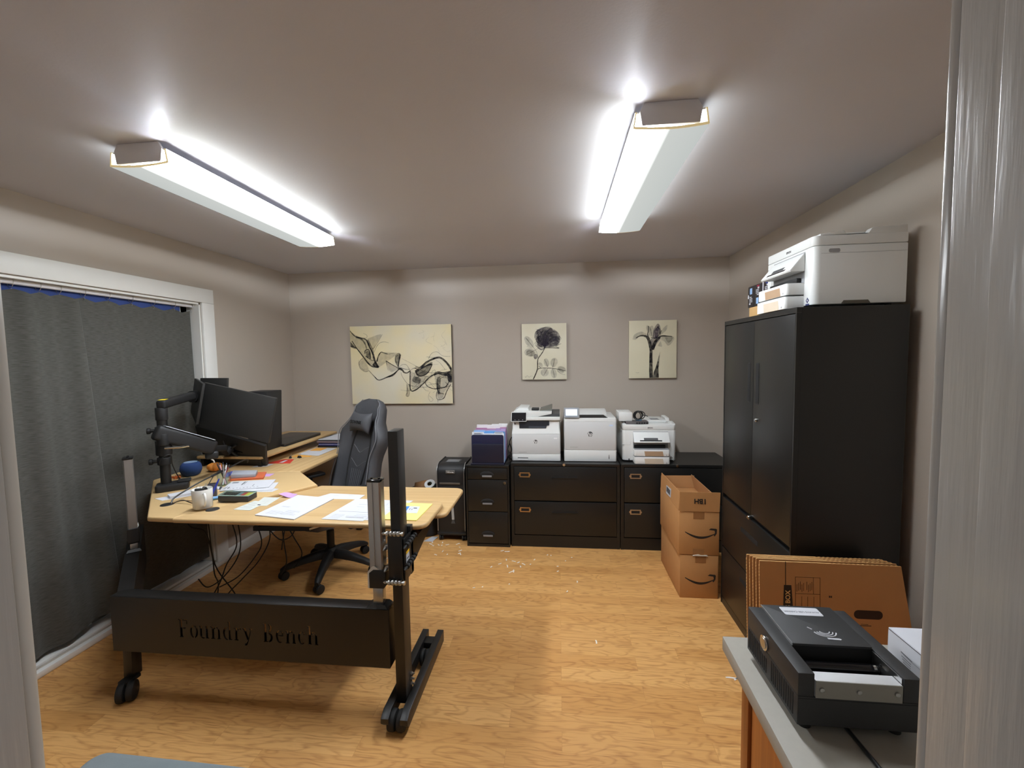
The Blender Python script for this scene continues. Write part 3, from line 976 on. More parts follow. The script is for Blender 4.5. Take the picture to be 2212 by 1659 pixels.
# seat: cushion with raised side bolsters
def seat():
    bm = B()
    rings = []
    n = 17
    for x, wd, lift_, th in ((-0.25, 0.22, 0.0, 0.06), (-0.22, 0.245, 0.0, 0.085), (-0.05, 0.262, 0.0, 0.10), (0.12, 0.268, 0.0, 0.10), (0.22, 0.258, -0.006, 0.09), (0.27, 0.22, -0.022, 0.06)):
        top, bot = [], []
        for i in range(n):
            u = -1 + 2 * i / (n - 1)
            b = 0.040 * max(0, (abs(u) - 0.55) / 0.45) ** 1.2 if abs(u) < 0.93 else 0.040 * (1 - (abs(u) - 0.93) / 0.07 * 0.9)
            top.append(V((x, u * wd, 0.515 + lift_ + b)))
            bot.append(V((x, u * wd * 0.97, 0.515 + lift_ - th + 0.01 * abs(u) ** 4)))
        rings.append(top + bot[::-1])
    loft(bm, rings)
    bmesh.ops.subdivide_edges(bm, edges=[], cuts=1)
    L('seat', bm, M_GREYF, chair, angle=70)
seat()
# backrest: winged bucket back reclined
REC = math.radians(16)
def back_pt(f, u, s):
    """f forward of the back plane, u sideways, s up along it"""
    o = V((-0.205, 0, 0.505))
    up = V((-math.sin(REC), 0, math.cos(REC))); fw = V((math.cos(REC), 0, math.sin(REC)))
    return o + up * s + fw * f + V((0, u, 0))
PROF = [(0.00, 0.225), (0.06, 0.255), (0.13, 0.262), (0.22, 0.252), (0.30, 0.240), (0.36, 0.246), (0.42, 0.266), (0.47, 0.277), (0.515, 0.262), (0.56, 0.222), (0.61, 0.188), (0.66, 0.178), (0.71, 0.168), (0.745, 0.148), (0.77, 0.110), (0.785, 0.055)]
def bolster(u, s):
    k = max(0.0, (abs(u) - 0.52) / 0.48)
    amp = 0.075 if s < 0.52 else 0.075 - 0.045 * min(1, (s - 0.52) / 0.14)
    b = amp * (k ** 1.4)
    if abs(u) > 0.9:
        b *= 1 - 0.55 * ((abs(u) - 0.9) / 0.1) ** 2
    return b
def backrest():
    bm = B()
    rings = []
    n = 21
    for s, w in PROF:
        fr, bk = [], []
        taper = 1.0 if s < 0.72 else max(0.35, 1 - (s - 0.72) / 0.065 * 0.65)
        for i in range(n):
            u = -1 + 2 * i / (n - 1)
            fr.append(back_pt((0.030 + bolster(u, s)) * taper, u * w, s))
            bk.append(back_pt(-0.045 * taper * (1 - 0.5 * abs(u) ** 3), u * w * 0.985, s))
        rings.append(fr + bk[::-1])
    loft(bm, rings)
    return bm
L('backrest', backrest(), M_GREYF, chair, angle=75)
# dark centre channels, light stitching and piping on the front of the backrest
def on_front(u, s, off=0.002):
    w = 0
    for (s0, w0), (s1, w1) in zip(PROF, PROF[1:]):
        if s0 <= s <= s1:
            w = w0 + (w1 - w0) * (s - s0) / (s1 - s0)
    uu = u / w if w else 0
    return back_pt(0.030 + bolster(uu, s) + off, u, s)
bm = B()
for sg in (-1, 1):
    tube(bm, [on_front(sg * x, s, -0.001) for x, s in ((0.085, 0.05), (0.105, 0.15), (0.122, 0.30), (0.118, 0.42), (0.092, 0.54))], 0.0085, n=6)
L('centre_channel', bm, M_BLKM, chair)
bm = B()
for s0 in (0.40, 0.29):
    tube(bm, [on_front(u, s0 - 0.05 + abs(u) * 0.55, 0.0) for u in (-0.10, -0.05, 0.0, 0.05, 0.10)], 0.0018, n=5, sub=2)
for u in (-0.066, -0.04, -0.013, 0.013, 0.04, 0.066):
    tube(bm, [on_front(u * (0.75 + s), s, 0.0) for s in (0.07, 0.12, 0.17, 0.22)], 0.0014, n=5, sub=2)
L('stitching', bm, M_GREYF2, chair, label='pale zigzag stitching')
bm = B()
for sg in (-1, 1):
    tube(bm, [back_pt((0.030 + bolster(0.93, s)) * (1.0 if s < 0.72 else 0.6) + 0.003, sg * w * 0.93, s) for s, w in PROF[1:-1]], 0.0032, n=6, sub=3)
L('piping', bm, M_GREYF2, chair)
# headrest pillow with its strap
def pillow():
    bm = B()
    rings = []
    for i in range(13):
        u = -1 + 2 * i / 12
        w = 0.128 * u
        e = (1 - abs(u) ** 5)
        hh = 0.066 + 0.018 * abs(u) ** 2
        tk = 0.012 + 0.038 * e
        rings.append([back_pt(0.075 + tk * math.sin(a) * (1 if math.sin(a) > 0 else 0.6), w, 0.585 + hh * math.cos(a)) for a in [2 * PI * k / 16 for k in range(16)]])
    loft(bm, rings)
    return bm
pl = L('head_pillow', pillow(), M_GREYF, chair, angle=80)
bm = B()
t_ = text_bm('DOWINX', 0.034, 0.0006, 0.0006)
x_ = -(back_pt(0, 1, 0) - back_pt(0, 0, 0)); y_ = back_pt(0, 0, 1) - back_pt(0, 0, 0)
place(t_, back_pt(0.1255, 0.0, 0.578), -x_, y_)
merge(bm, t_)
L('pillow_lettering', bm, M_BLKG, pl)
# armrests
for sg in (-1, 1):
    bm = B()
    box(bm, -0.13, 0.13, sg * 0.315 - 0.045, sg * 0.315 + 0.045, 0.655, 0.682, bev=0.012)
    L('arm_pad', bm, M_BLKM, chair)
    bm = B()
    box(bm, -0.035, 0.035, sg * 0.318 - 0.018, sg * 0.318 + 0.018, 0.45, 0.655, bev=0.006)
    box(bm, -0.03, 0.03, min(sg * 0.16, sg * 0.336), max(sg * 0.16, sg * 0.336), 0.405, 0.428, bev=0.005)
    L('arm_post', bm, M_BLKM, chair)
for sg in (-1, 1):
    bm = B()
    lathe(bm, [(0, 0.0), (0.05, 0.0), (0.055, 0.008), (0.04, 0.016), (0, 0.018)], n=20)
    bm.transform(Matrix.Translation((-0.215, sg * 0.262, 0.545)) @ Matrix.Rotation(-sg * PI / 2, 4, 'X'))
    L('hinge_cover', bm, M_BLKM, chair)

# ------------------------------------------------------------------ monitors and arm on the desk
def slab(name, corners, th, m, parent, front=None, bev=0.004):
    """thick panel from four corners TL, TR, BR, BL seen from the camera side (its back), screen on the far side"""
    c = [V(q) for q in corners]
    nrm = (c[1] - c[0]).cross(c[3] - c[0]).normalized()
    if nrm.y < 0:
        nrm = -nrm
    bm = B()
    f = [bm.verts.new(q) for q in c]; g = [bm.verts.new(q + nrm * th) for q in c]
    fs = [bm.faces.new(f), bm.faces.new(g[::-1])] + [bm.faces.new((f[i], f[(i + 1) % 4], g[(i + 1) % 4], g[i])) for i in range(4)]
    bmesh.ops.recalc_face_normals(bm, faces=fs)
    bmesh.ops.bevel(bm, geom=list(bm.edges), offset=bev, segments=2, affect='EDGES', profile=0.5)
    o = P(name, bm, m, parent)
    if front is not None:
        bm = B()
        k = 0.96
        mid = (c[0] + c[1] + c[2] + c[3]) / 4
        quad(bm, [mid + (q - mid) * k + nrm * (th + 0.0004) for q in c])
        P('screen', bm, front, parent, smooth=False)
    return nrm
M_MON = mat('black_monitor_shell', srgb(42, 42, 41), rough=0.5, var=0.05, scale=25, bump=0.06, bscale=700)
M_MON2 = mat('black_monitor_shell_lower', srgb(39, 40, 40), rough=0.52, var=0.05, scale=25, bump=0.06, bscale=700)
M_SCR = mat('dark_screen_glass', srgb(12, 12, 14), rough=0.15, var=0.02)

mon = thing('computer_monitor', 'upper black monitor on the desk arm, seen from behind and tilted', 'monitor', (-2.21, 2.70, 1.23))
slab('shell', [(-2.437, 2.692, 1.446), (-1.915, 2.705, 1.332), (-1.984, 2.697, 1.022), (-2.507, 2.688, 1.140)], 0.022, M_MON, mon, M_SCR)
bm = B()
hexa(bm, [(-2.32, 2.712, 1.10), (-2.12, 2.712, 1.06), (-2.12, 2.745, 1.06), (-2.32, 2.745, 1.10)], [(-2.28, 2.712, 1.30), (-2.08, 2.712, 1.26), (-2.08, 2.745, 1.26), (-2.28, 2.745, 1.30)])
bm.free()
mon2 = thing('computer_monitor', 'lower black monitor on the desk arm, leaning back under the tilted one', 'monitor', (-2.37, 2.83, 0.92))
n2 = slab('shell', [(-2.585, 2.760, 1.131), (-2.068, 2.775, 0.985), (-2.158, 2.893, 0.696), (-2.675 + 0.03, 2.884, 0.850)], 0.024, M_MON2, mon2, M_SCR)
bm = B()
c0 = V((-2.372, 2.822, 0.935))
for s in (-1, 1):
    tube(bm, [c0 + V((s * 0.02 - 0.10, -0.012, 0.045)), c0 + V((s * 0.02 + 0.08, -0.012, -0.005))], 0.005, n=6, sub=0)
L_ = [(-0.10, 0.055), (0.10, 0.0)]
P('rear_ledge', bm, M_BLKG, mon2)
side = thing('display_panel', 'narrow black display panel angled beside the upper monitor by the curtain', 'monitor', (-2.5, 2.72, 1.30))
slab('shell', [(-2.592, 2.79, 1.471), (-2.400, 2.645, 1.440), (-2.470, 2.645, 1.160), (-2.640, 2.79, 1.228)], 0.018, M_MON, side)
rear = thing('computer_monitor', 'black monitor mostly hidden behind the upper tilted monitor', 'monitor', (-2.47, 2.83, 1.3))
slab('shell', [(-2.585, 2.83, 1.470), (-2.372, 2.83, 1.468), (-2.40, 2.83, 1.17), (-2.60, 2.83, 1.17)], 0.02, M_MON, rear, M_SCR)

arm = thing('monitor_arm', 'black two-armed monitor stand with a silver-striped lower arm', 'monitor arm', (-2.352, 2.285, 0.8245))
bm = B()
m_ = Matrix.Translation((-2.322, 2.290, 0)) @ Matrix.Rotation(math.radians(40), 4, 'Z')
prism(bm, rounded([(-0.075, -0.055), (0.085, -0.055), (0.085, 0.055), (-0.075, 0.055)], 0.018), 0.8248, 0.864, 'z', bev=0.006)
box(bm, 0.03, 0.095, -0.03, 0.03, 0.864, 0.876, bev=0.003)
bm.transform(m_)
P('clamp_base', bm, M_BLKM, arm)
bm = B()
cyl(bm, (-2.352, 2.285, 0.864), (-2.352, 2.285, 1.302), 0.026, n=28)
P('pole', bm, M_BLK, arm)
for z, r in ((1.185, 0.036), (1.00, 0.036)):
    bm = B()
    cyl(bm, (-2.352, 2.285, z - 0.022), (-2.352, 2.285, z + 0.022), r, n=28, bev=0.004)
    cyl(bm, (-2.352, 2.285, z), (-2.40, 2.25, z), 0.010, n=12)
    cyl(bm, (-2.398, 2.252, z), (-2.412, 2.242, z), 0.018, n=12, bev=0.003)
    P('collar', bm, M_BLKM, arm)
# upper arm: elbow cap, then a rounded bar towards the narrow panel
bm = B()
cyl(bm, (-2.352, 2.285, 1.235), (-2.352, 2.285, 1.328), 0.0305, n=28, bev=0.004)
prism(bm, rounded([(-0.032, -0.034), (0.30, -0.020), (0.30, 0.020), (-0.032, 0.034)], 0.018), -0.022, 0.028, 'z', bev=0.010, seg=3)
for v in bm.verts:
    pass
P('elbow', bm, M_BLKM, arm) if False else bm.free()
bm = B()
cyl(bm, (-2.352, 2.285, 1.245), (-2.352, 2.285, 1.320), 0.0305, n=28, bev=0.004)
P('elbow', bm, M_BLKM, arm)
def bar(p0, p1, w, h, bev=0.01, n=3, side=0.0):
    p0, p1 = V(p0), V(p1)
    d = p1 - p0
    ln = d.length
    x = d.normalized(); y = V((0, 0, 1)).cross(x).normalized(); z = x.cross(y)
    bm = B()
    box(bm, 0, ln, -w / 2, w / 2, -h / 2, h / 2, bev=bev, seg=n)
    m = Matrix((x, y, z)).transposed().to_4x4(); m.translation = p0
    bm.transform(m)
    return bm, m, ln
bm, m, ln = bar((-2.335, 2.262, 1.338), (-2.438, 2.60, 1.362), 0.050, 0.052, 0.014)
P('upper_arm', bm, M_BLKM, arm)
bm = B(); box(bm, 0.015, 0.055, -0.018, 0.018, 0.0262, 0.0272); bm.transform(m)
P('sticker', bm, mat('yellow_sticker', srgb(228, 206, 40), rough=0.5), arm, label='small yellow sticker')
bm, m2, ln2 = bar((-2.438, 2.58, 1.358), (-2.500, 2.665, 1.350), 0.035, 0.045, 0.008)
P('upper_arm_end', bm, M_BLKM, arm)
bm = B(); cyl(bm, (-2.500, 2.66, 1.35), (-2.507, 2.7015, 1.348), 0.04, n=20)
P('mount_plate', bm, M_BLKM, arm)
# lower spring arm with silver cover plates
bm = B()
cyl(bm, (-2.352, 2.285, 1.035), (-2.352, 2.285, 1.125), 0.040, n=28, bev=0.006)
cyl(bm, (-2.325, 2.255, 1.10), (-2.325, 2.255, 1.168), 0.030, n=24, bev=0.005)
P('lower_elbow', bm, M_BLKM, arm)
p0, p1 = V((-2.345, 2.225, 1.185)), V((-2.215, 2.505, 1.030))
bm, m, ln = bar(p0, p1, 0.060, 0.090, 0.020, 4)
P('lower_arm', bm, M_BLKM, arm)
bm = B()
prism(bm, [(0.03, -0.030), (0.10, -0.026), (0.20, -0.030), (0.31, -0.034), (0.325, -0.010), (0.315, 0.012), (0.21, -0.004), (0.10, 0.002), (0.03, 0.010)], 0.0452, 0.0492, 'z', bev=0.001)
bm.transform(m)
P('arm_cover', bm, mat('silver_plastic', srgb(190, 196, 204), rough=0.35, var=0.03), arm, label='silver arm cover')
bm = B()
prism(bm, [(0.05, 0.014), (0.20, 0.010), (0.30, 0.024), (0.28, 0.029), (0.06, 0.028)], 0.0452, 0.0488, 'z', bev=0.001)
bm.transform(m)
P('arm_cover', bm, mat('silver_plastic', (0, 0, 0, 1)), arm, label='silver arm cover')
bm = B()
tube(bm, [m @ V((0.262, -0.024, 0.0496)), m @ V((0.292, -0.011, 0.0496)), m @ V((0.262, 0.0, 0.0496))], 0.0016, n=5, sub=0)
P('arrow_mark', bm, M_BLKM, arm)
bm, m3, _q = bar((-2.225, 2.49, 1.028), (-2.320, 2.715, 0.985), 0.032, 0.040, 0.008)
merge(bm, bar((-2.255, 2.47, 0.99), (-2.205, 2.52, 0.985), 0.06, 0.05, 0.012)[0])
P('tilt_joint', bm, M_BLKM, arm)
bm = B()
c = V((-2.345, 2.800, 0.965)); nn = V(n2)
x = V((0.96, 0.03, -0.27)).normalized(); y = nn.cross(x)
for (sx, sy) in ((1, 1), (1, -1), (-1, 1), (-1, -1)):
    tube(bm, [c - nn * 0.024, c - nn * 0.018 + x * sx * 0.035 + y * sy * 0.035, c - nn * 0.006 + x * sx * 0.052 + y * sy * 0.052], 0.007, n=8, sub=2)
cyl(bm, c - nn * 0.06, c - nn * 0.012, 0.028, n=20)
P('mount_bracket', bm, M_BLKM, arm)
bm = B()
tube(bm, [(-2.30, 2.24, 1.085), (-2.235, 2.27, 1.085), (-2.20, 2.30, 1.088)], 0.006, n=8)
P('tilt_lever', bm, M_CHROME, arm)

# slim desktop computer and closed laptop on the raised shelf
pc = thing('desktop_computer', 'slim black desktop computer standing upright on the raised desk shelf', 'computer', (-2.27, 3.06, 0.901))
bm = B()
hexa(bm, [(-2.36, 2.985, 0.9015), (-2.205, 2.985, 0.9015), (-2.205, 3.16, 0.9015), (-2.36, 3.16, 0.9015)], [(-2.36, 2.985, 1.355), (-2.183, 2.985, 1.355), (-2.183, 3.16, 1.355), (-2.36, 3.16, 1.355)], bev=0.006)
P('case', bm, M_BLKM, pc)
bm = B()
box(bm, -2.255, -2.194, 2.9825, 2.986, 0.93, 1.19, bev=0.001)
P('rear_panel', bm, M_MON2, pc)
bm = B()
for z in (0.965, 1.06, 1.085):
    box(bm, -2.206, -2.198, 2.9815, 2.984, z, z + 0.008)
P('port', bm, M_STEEL, pc)
lap = thing('laptop', 'closed dark laptop lying flat on the raised desk shelf', 'laptop', (-2.3, 3.4, 0.901))
bm = B()
prism(bm, rounded([(-2.165, 3.14), (-2.165, 3.66), (-2.47, 3.66), (-2.47, 3.20)], 0.015), 0.9015, 0.914, 'z', bev=0.003)
P('base', bm, M_BLKM, lap)
bm = B()
prism(bm, rounded([(-2.165, 3.14), (-2.165, 3.66), (-2.47, 3.66), (-2.47, 3.20)], 0.015), 0.9145, 0.925, 'z', bev=0.003)
P('lid', bm, mat('dark_brown_lid', srgb(58, 54, 50), rough=0.35, var=0.05), lap)

# ------------------------------------------------------------------ steel cabinets
M_BRASS = mat('aged_brass_frame', srgb(196, 160, 112), rough=0.35, metal=0.9, var=0.06)
M_NICK = mat('nickel_frame', srgb(200, 188, 168), rough=0.3, metal=0.9, var=0.05)
M_SHAD = mat('shadow_line_black', srgb(14, 14, 14), rough=0.7, var=0.02)

def lateral_cabinet(x0, x1, label, frame_m):
    t = thing('filing_cabinet', label, 'filing cabinet', ((x0 + x1) / 2, 3.462, 0), group='two-drawer lateral cabinets along the back wall')
    yf, yb = 3.462, 3.925
    bm = B()
    box(bm, x0, x1, yf + 0.022, yb, 0.0, 0.684)
    box(bm, x0, x1, yf + 0.002, yb, 0.684, 0.707, bev=0.003)
    box(bm, x0, x0 + 0.024, yf + 0.004, yf + 0.022, 0.0, 0.684)
    box(bm, x1 - 0.024, x1, yf + 0.004, yf + 0.022, 0.0, 0.684)
    box(bm, x0, x1, yf + 0.006, yf + 0.022, 0.0, 0.098)
    P('cabinet_body', bm, M_CABM, t, smooth=False)
    cxm = (x0 + x1) / 2
    for z0, z1 in ((0.106, 0.386), (0.396, 0.680)):
        bm = B()
        box(bm, x0 + 0.028, x1 - 0.028, yf, yf + 0.0215, z0, z1, bev=0.003)
        d = P('drawer', bm, M_CABM, t)
        # pressed pull: dark slot with a lower lip
        zz = z1 - 0.088
        bm = B()
        box(bm, cxm - 0.10, cxm + 0.10, yf - 0.0012, yf + 0.0, zz, zz + 0.017)
        P('pull_slot', bm, M_SHAD, d, smooth=False)
        bm = B()
        box(bm, cxm - 0.105, cxm + 0.105, yf - 0.007, yf, zz - 0.005, zz, bev=0.0015)
        P('pull_lip', bm, M_CABM, d)
        # label holder
        hx, hz = x0 + 0.116, z1 - 0.069
        bm = B()
        w, h, b_ = 0.042, 0.020, 0.008
        for (a0, a1, c0, c1) in ((-w, w, h - b_, h), (-w, w, -h, -h + b_), (-w, -w + b_, -h + b_, h - b_), (w - b_, w, -h + b_, h - b_)):
            box(bm, hx + a0, hx + a1, yf - 0.004, yf, hz + c0, hz + c1)
        for s in (-1, 1):
            cyl(bm, (hx + s * (w - 0.001), yf - 0.0045, hz), (hx + s * (w - 0.001), yf, hz), 0.009, n=14)
        P('label_holder', bm, frame_m, d, label='brass label holder', smooth=False)
        bm = B(); box(bm, hx - w + b_, hx + w - b_, yf - 0.0008, yf, hz - h + b_, hz + h - b_)
        P('label_insert', bm, M_SHAD, d, smooth=False)
    bm = B()
    cyl(bm, (cxm - 0.005, yf - 0.004, 0.698), (cxm - 0.005, yf + 0.004, 0.698), 0.011, n=18)
    cyl(bm, (cxm - 0.005, yf - 0.0065, 0.698), (cxm - 0.005, yf - 0.004, 0.698), 0.0065, n=14)
    P('lock', bm, M_CHROME, t, label='chrome key lock')
    return t
lateral_cabinet(-0.402, 0.486, 'wide black lateral filing cabinet under the two tall white laser printers', M_BRASS)
lateral_cabinet(0.492, 1.380, 'wide black lateral filing cabinet partly hidden by the stacked cardboard boxes', M_NICK)

slim = thing('filing_cabinet', 'narrow three-drawer black filing cabinet under the folder box', 'filing cabinet', (-0.596, 3.44, 0))
bm = B()
x0, x1, yf, yb = -0.778, -0.414, 3.442, 3.90
box(bm, x0, x1, yf + 0.02, yb, 0.0, 0.688, bev=0.002)
box(bm, x0, x1, yf, yf + 0.0205, 0.672, 0.692, bev=0.002)
box(bm, x0, x0 + 0.013, yf, yf + 0.0205, 0.0, 0.671)
box(bm, x1 - 0.013, x1, yf, yf + 0.0205, 0.0, 0.671)
box(bm, x0 + 0.013, x1 - 0.013, yf, yf + 0.0205, 0.0, 0.022)
P('cabinet_body', bm, M_CABM, slim)
for z0, z1, hz in ((0.028, 0.296, 0.106), (0.302, 0.568, 0.380), (0.574, 0.668, 0.612)):
    bm = B(); box(bm, x0 + 0.016, x1 - 0.016, yf - 0.0, yf + 0.0195, z0, z1, bev=0.002)
    d = P('drawer', bm, M_CABM, slim)
    cx = -0.598
    bm = B()
    arch = [(cx + 0.058 * math.cos(a), hz + 0.030 * math.sin(a)) for a in [PI * k / 12 for k in range(13)]]
    low = [(cx + 0.058 * math.cos(a), hz + (0.030 if hz > 0.5 else 0.016) * math.sin(a)) for a in [PI + PI * k / 12 for k in range(1, 12)]]
    prism(bm, arch + low, yf - 0.006, yf, 'y', bev=0.003)
    h = P('handle', bm, M_BLKM, d)
    bm = B(); prism(bm, [(cx - 0.045, hz - 0.008), (cx + 0.045, hz - 0.008), (cx + 0.038, hz + 0.014), (cx - 0.038, hz + 0.014)], yf - 0.0072, yf - 0.006, 'y')
    P('handle_recess', bm, M_SHAD, h, smooth=False) if False else P('handle_recess', bm, M_SHAD, d, smooth=False)
    bm = B(); box(bm, cx - 0.040, cx + 0.040, yf - 0.010, yf - 0.0055, hz - 0.018, hz - 0.003, bev=0.001)
    P('handle_insert', bm, mat('grey_metallic_insert', srgb(128, 128, 130), rough=0.35, var=0.03), d, label='grey handle insert')
bm = B(); cyl(bm, (-0.452, yf - 0.006, 0.546), (-0.452, yf + 0.001, 0.546), 0.012, n=16)
cyl(bm, (-0.452, yf - 0.008, 0.546), (-0.452, yf - 0.006, 0.546), 0.007, n=12)
P('lock', bm, M_CHROME, slim, label='chrome key lock')

tall = thing('storage_cabinet', 'tall black double-door steel cabinet by the right wall with a white printer on top', 'cabinet', (1.24, 2.37, 0))
X0, X1, Y0, Y1, ZT = 1.02, 1.465, 1.970, 2.770, 1.780
bm = B()
box(bm, X0 + 0.021, X1, Y0, Y1, 0.0, ZT, bev=0.002)
box(bm, X0, X0 + 0.021, Y0, Y1, ZT - 0.024, ZT - 0.0005)
box(bm, X0, X0 + 0.021, Y0, Y0 + 0.010, 0.0, ZT - 0.0245)
box(bm, X0, X0 + 0.021, Y1 - 0.010, Y1, 0.0, ZT - 0.0245)
box(bm, X0 + 0.003, X0 + 0.021, Y0 + 0.0105, Y1 - 0.0105, 0.0, 0.045)
P('cabinet_body', bm, M_CABM, tall, smooth=False)
ym = 2.371
for y0, y1, hy in ((Y0 + 0.013, ym - 0.0015, 2.323), (ym + 0.0015, Y1 - 0.013, 2.420)):
    bm = B(); box(bm, X0 + 0.0006, X0 + 0.0205, y0, y1, 0.715, ZT - 0.028, bev=0.002)
    d = P('door', bm, M_CABM, tall)
    bm = B()
    prism(bm, rrect(hy - 0.013, hy + 0.013, 1.325, 1.530, 0.006, 3), X0 - 0.0008, X0 + 0.0006, 'x')
    P('handle_slot', bm, M_DKGAP, d, smooth=False)
    bm = B()
    prism(bm, rrect(hy - 0.017, hy + 0.017, 1.320, 1.535, 0.008, 3) , X0 - 0.0003, X0 + 0.0006, 'x')
    P('handle_rim', bm, M_BLKM, d, smooth=False)
bm = B(); cyl(bm, (X0 + 0.001, 2.322, 1.238), (X0 - 0.006, 2.322, 1.238), 0.010, n=18); cyl(bm, (X0 - 0.006, 2.322, 1.238), (X0 - 0.011, 2.322, 1.238), 0.006, n=12)
P('lock', bm, M_CHROME, tall, label='chrome door lock')
for z0, z1, hz in ((0.050, 0.372, 0.300), (0.378, 0.690, 0.592)):
    bm = B(); box(bm, X0 + 0.0006, X0 + 0.0205, Y0 + 0.013, Y1 - 0.013, z0, z1, bev=0.002)
    d = P('drawer', bm, M_CABM, tall)
    bm = B(); prism(bm, rrect(2.285, 2.490, hz - 0.013, hz + 0.013, 0.006, 3), X0 - 0.0008, X0 + 0.0006, 'x')
    P('handle_slot', bm, M_DKGAP, d, smooth=False)
bm = B(); cyl(bm, (X0 + 0.002, 2.376, 0.702), (X0 - 0.010, 2.376, 0.702), 0.011, n=18); cyl(bm, (X0 - 0.010, 2.376, 0.702), (X0 - 0.015, 2.376, 0.702), 0.007, n=12)
P('lock', bm, M_CHROME, tall, label='chrome drawer lock')

# ------------------------------------------------------------------ printers
M_LGREY = mat('grey_printer_trim', srgb(150, 152, 154), rough=0.5, var=0.02)
M_DGREY = mat('dark_grey_printer_trim', srgb(70, 72, 74), rough=0.5, var=0.03)
M_SCRD = mat('printer_touchscreen_off', srgb(26, 26, 30), rough=0.18, var=0.02)
M_NAVYB = mat('navy_badge', srgb(30, 42, 92), rough=0.5, var=0.03)
M_BLUEB = mat('bright_blue_badge', srgb(40, 120, 190), rough=0.5, var=0.03)
M_TANREFL = mat('tan_scoop_reflection', srgb(168, 140, 112), rough=0.5, var=0.04)  # lit reflection in the finger scoops, put into the colour

def lettering(name, txt, size, origin, xd, yd, m, parent, bold=0.0, depth=0.0003):
    bm = text_bm(txt, size, depth, bold)
    place(bm, origin, xd, yd)
    return L(name, bm, m, parent, smooth=False)

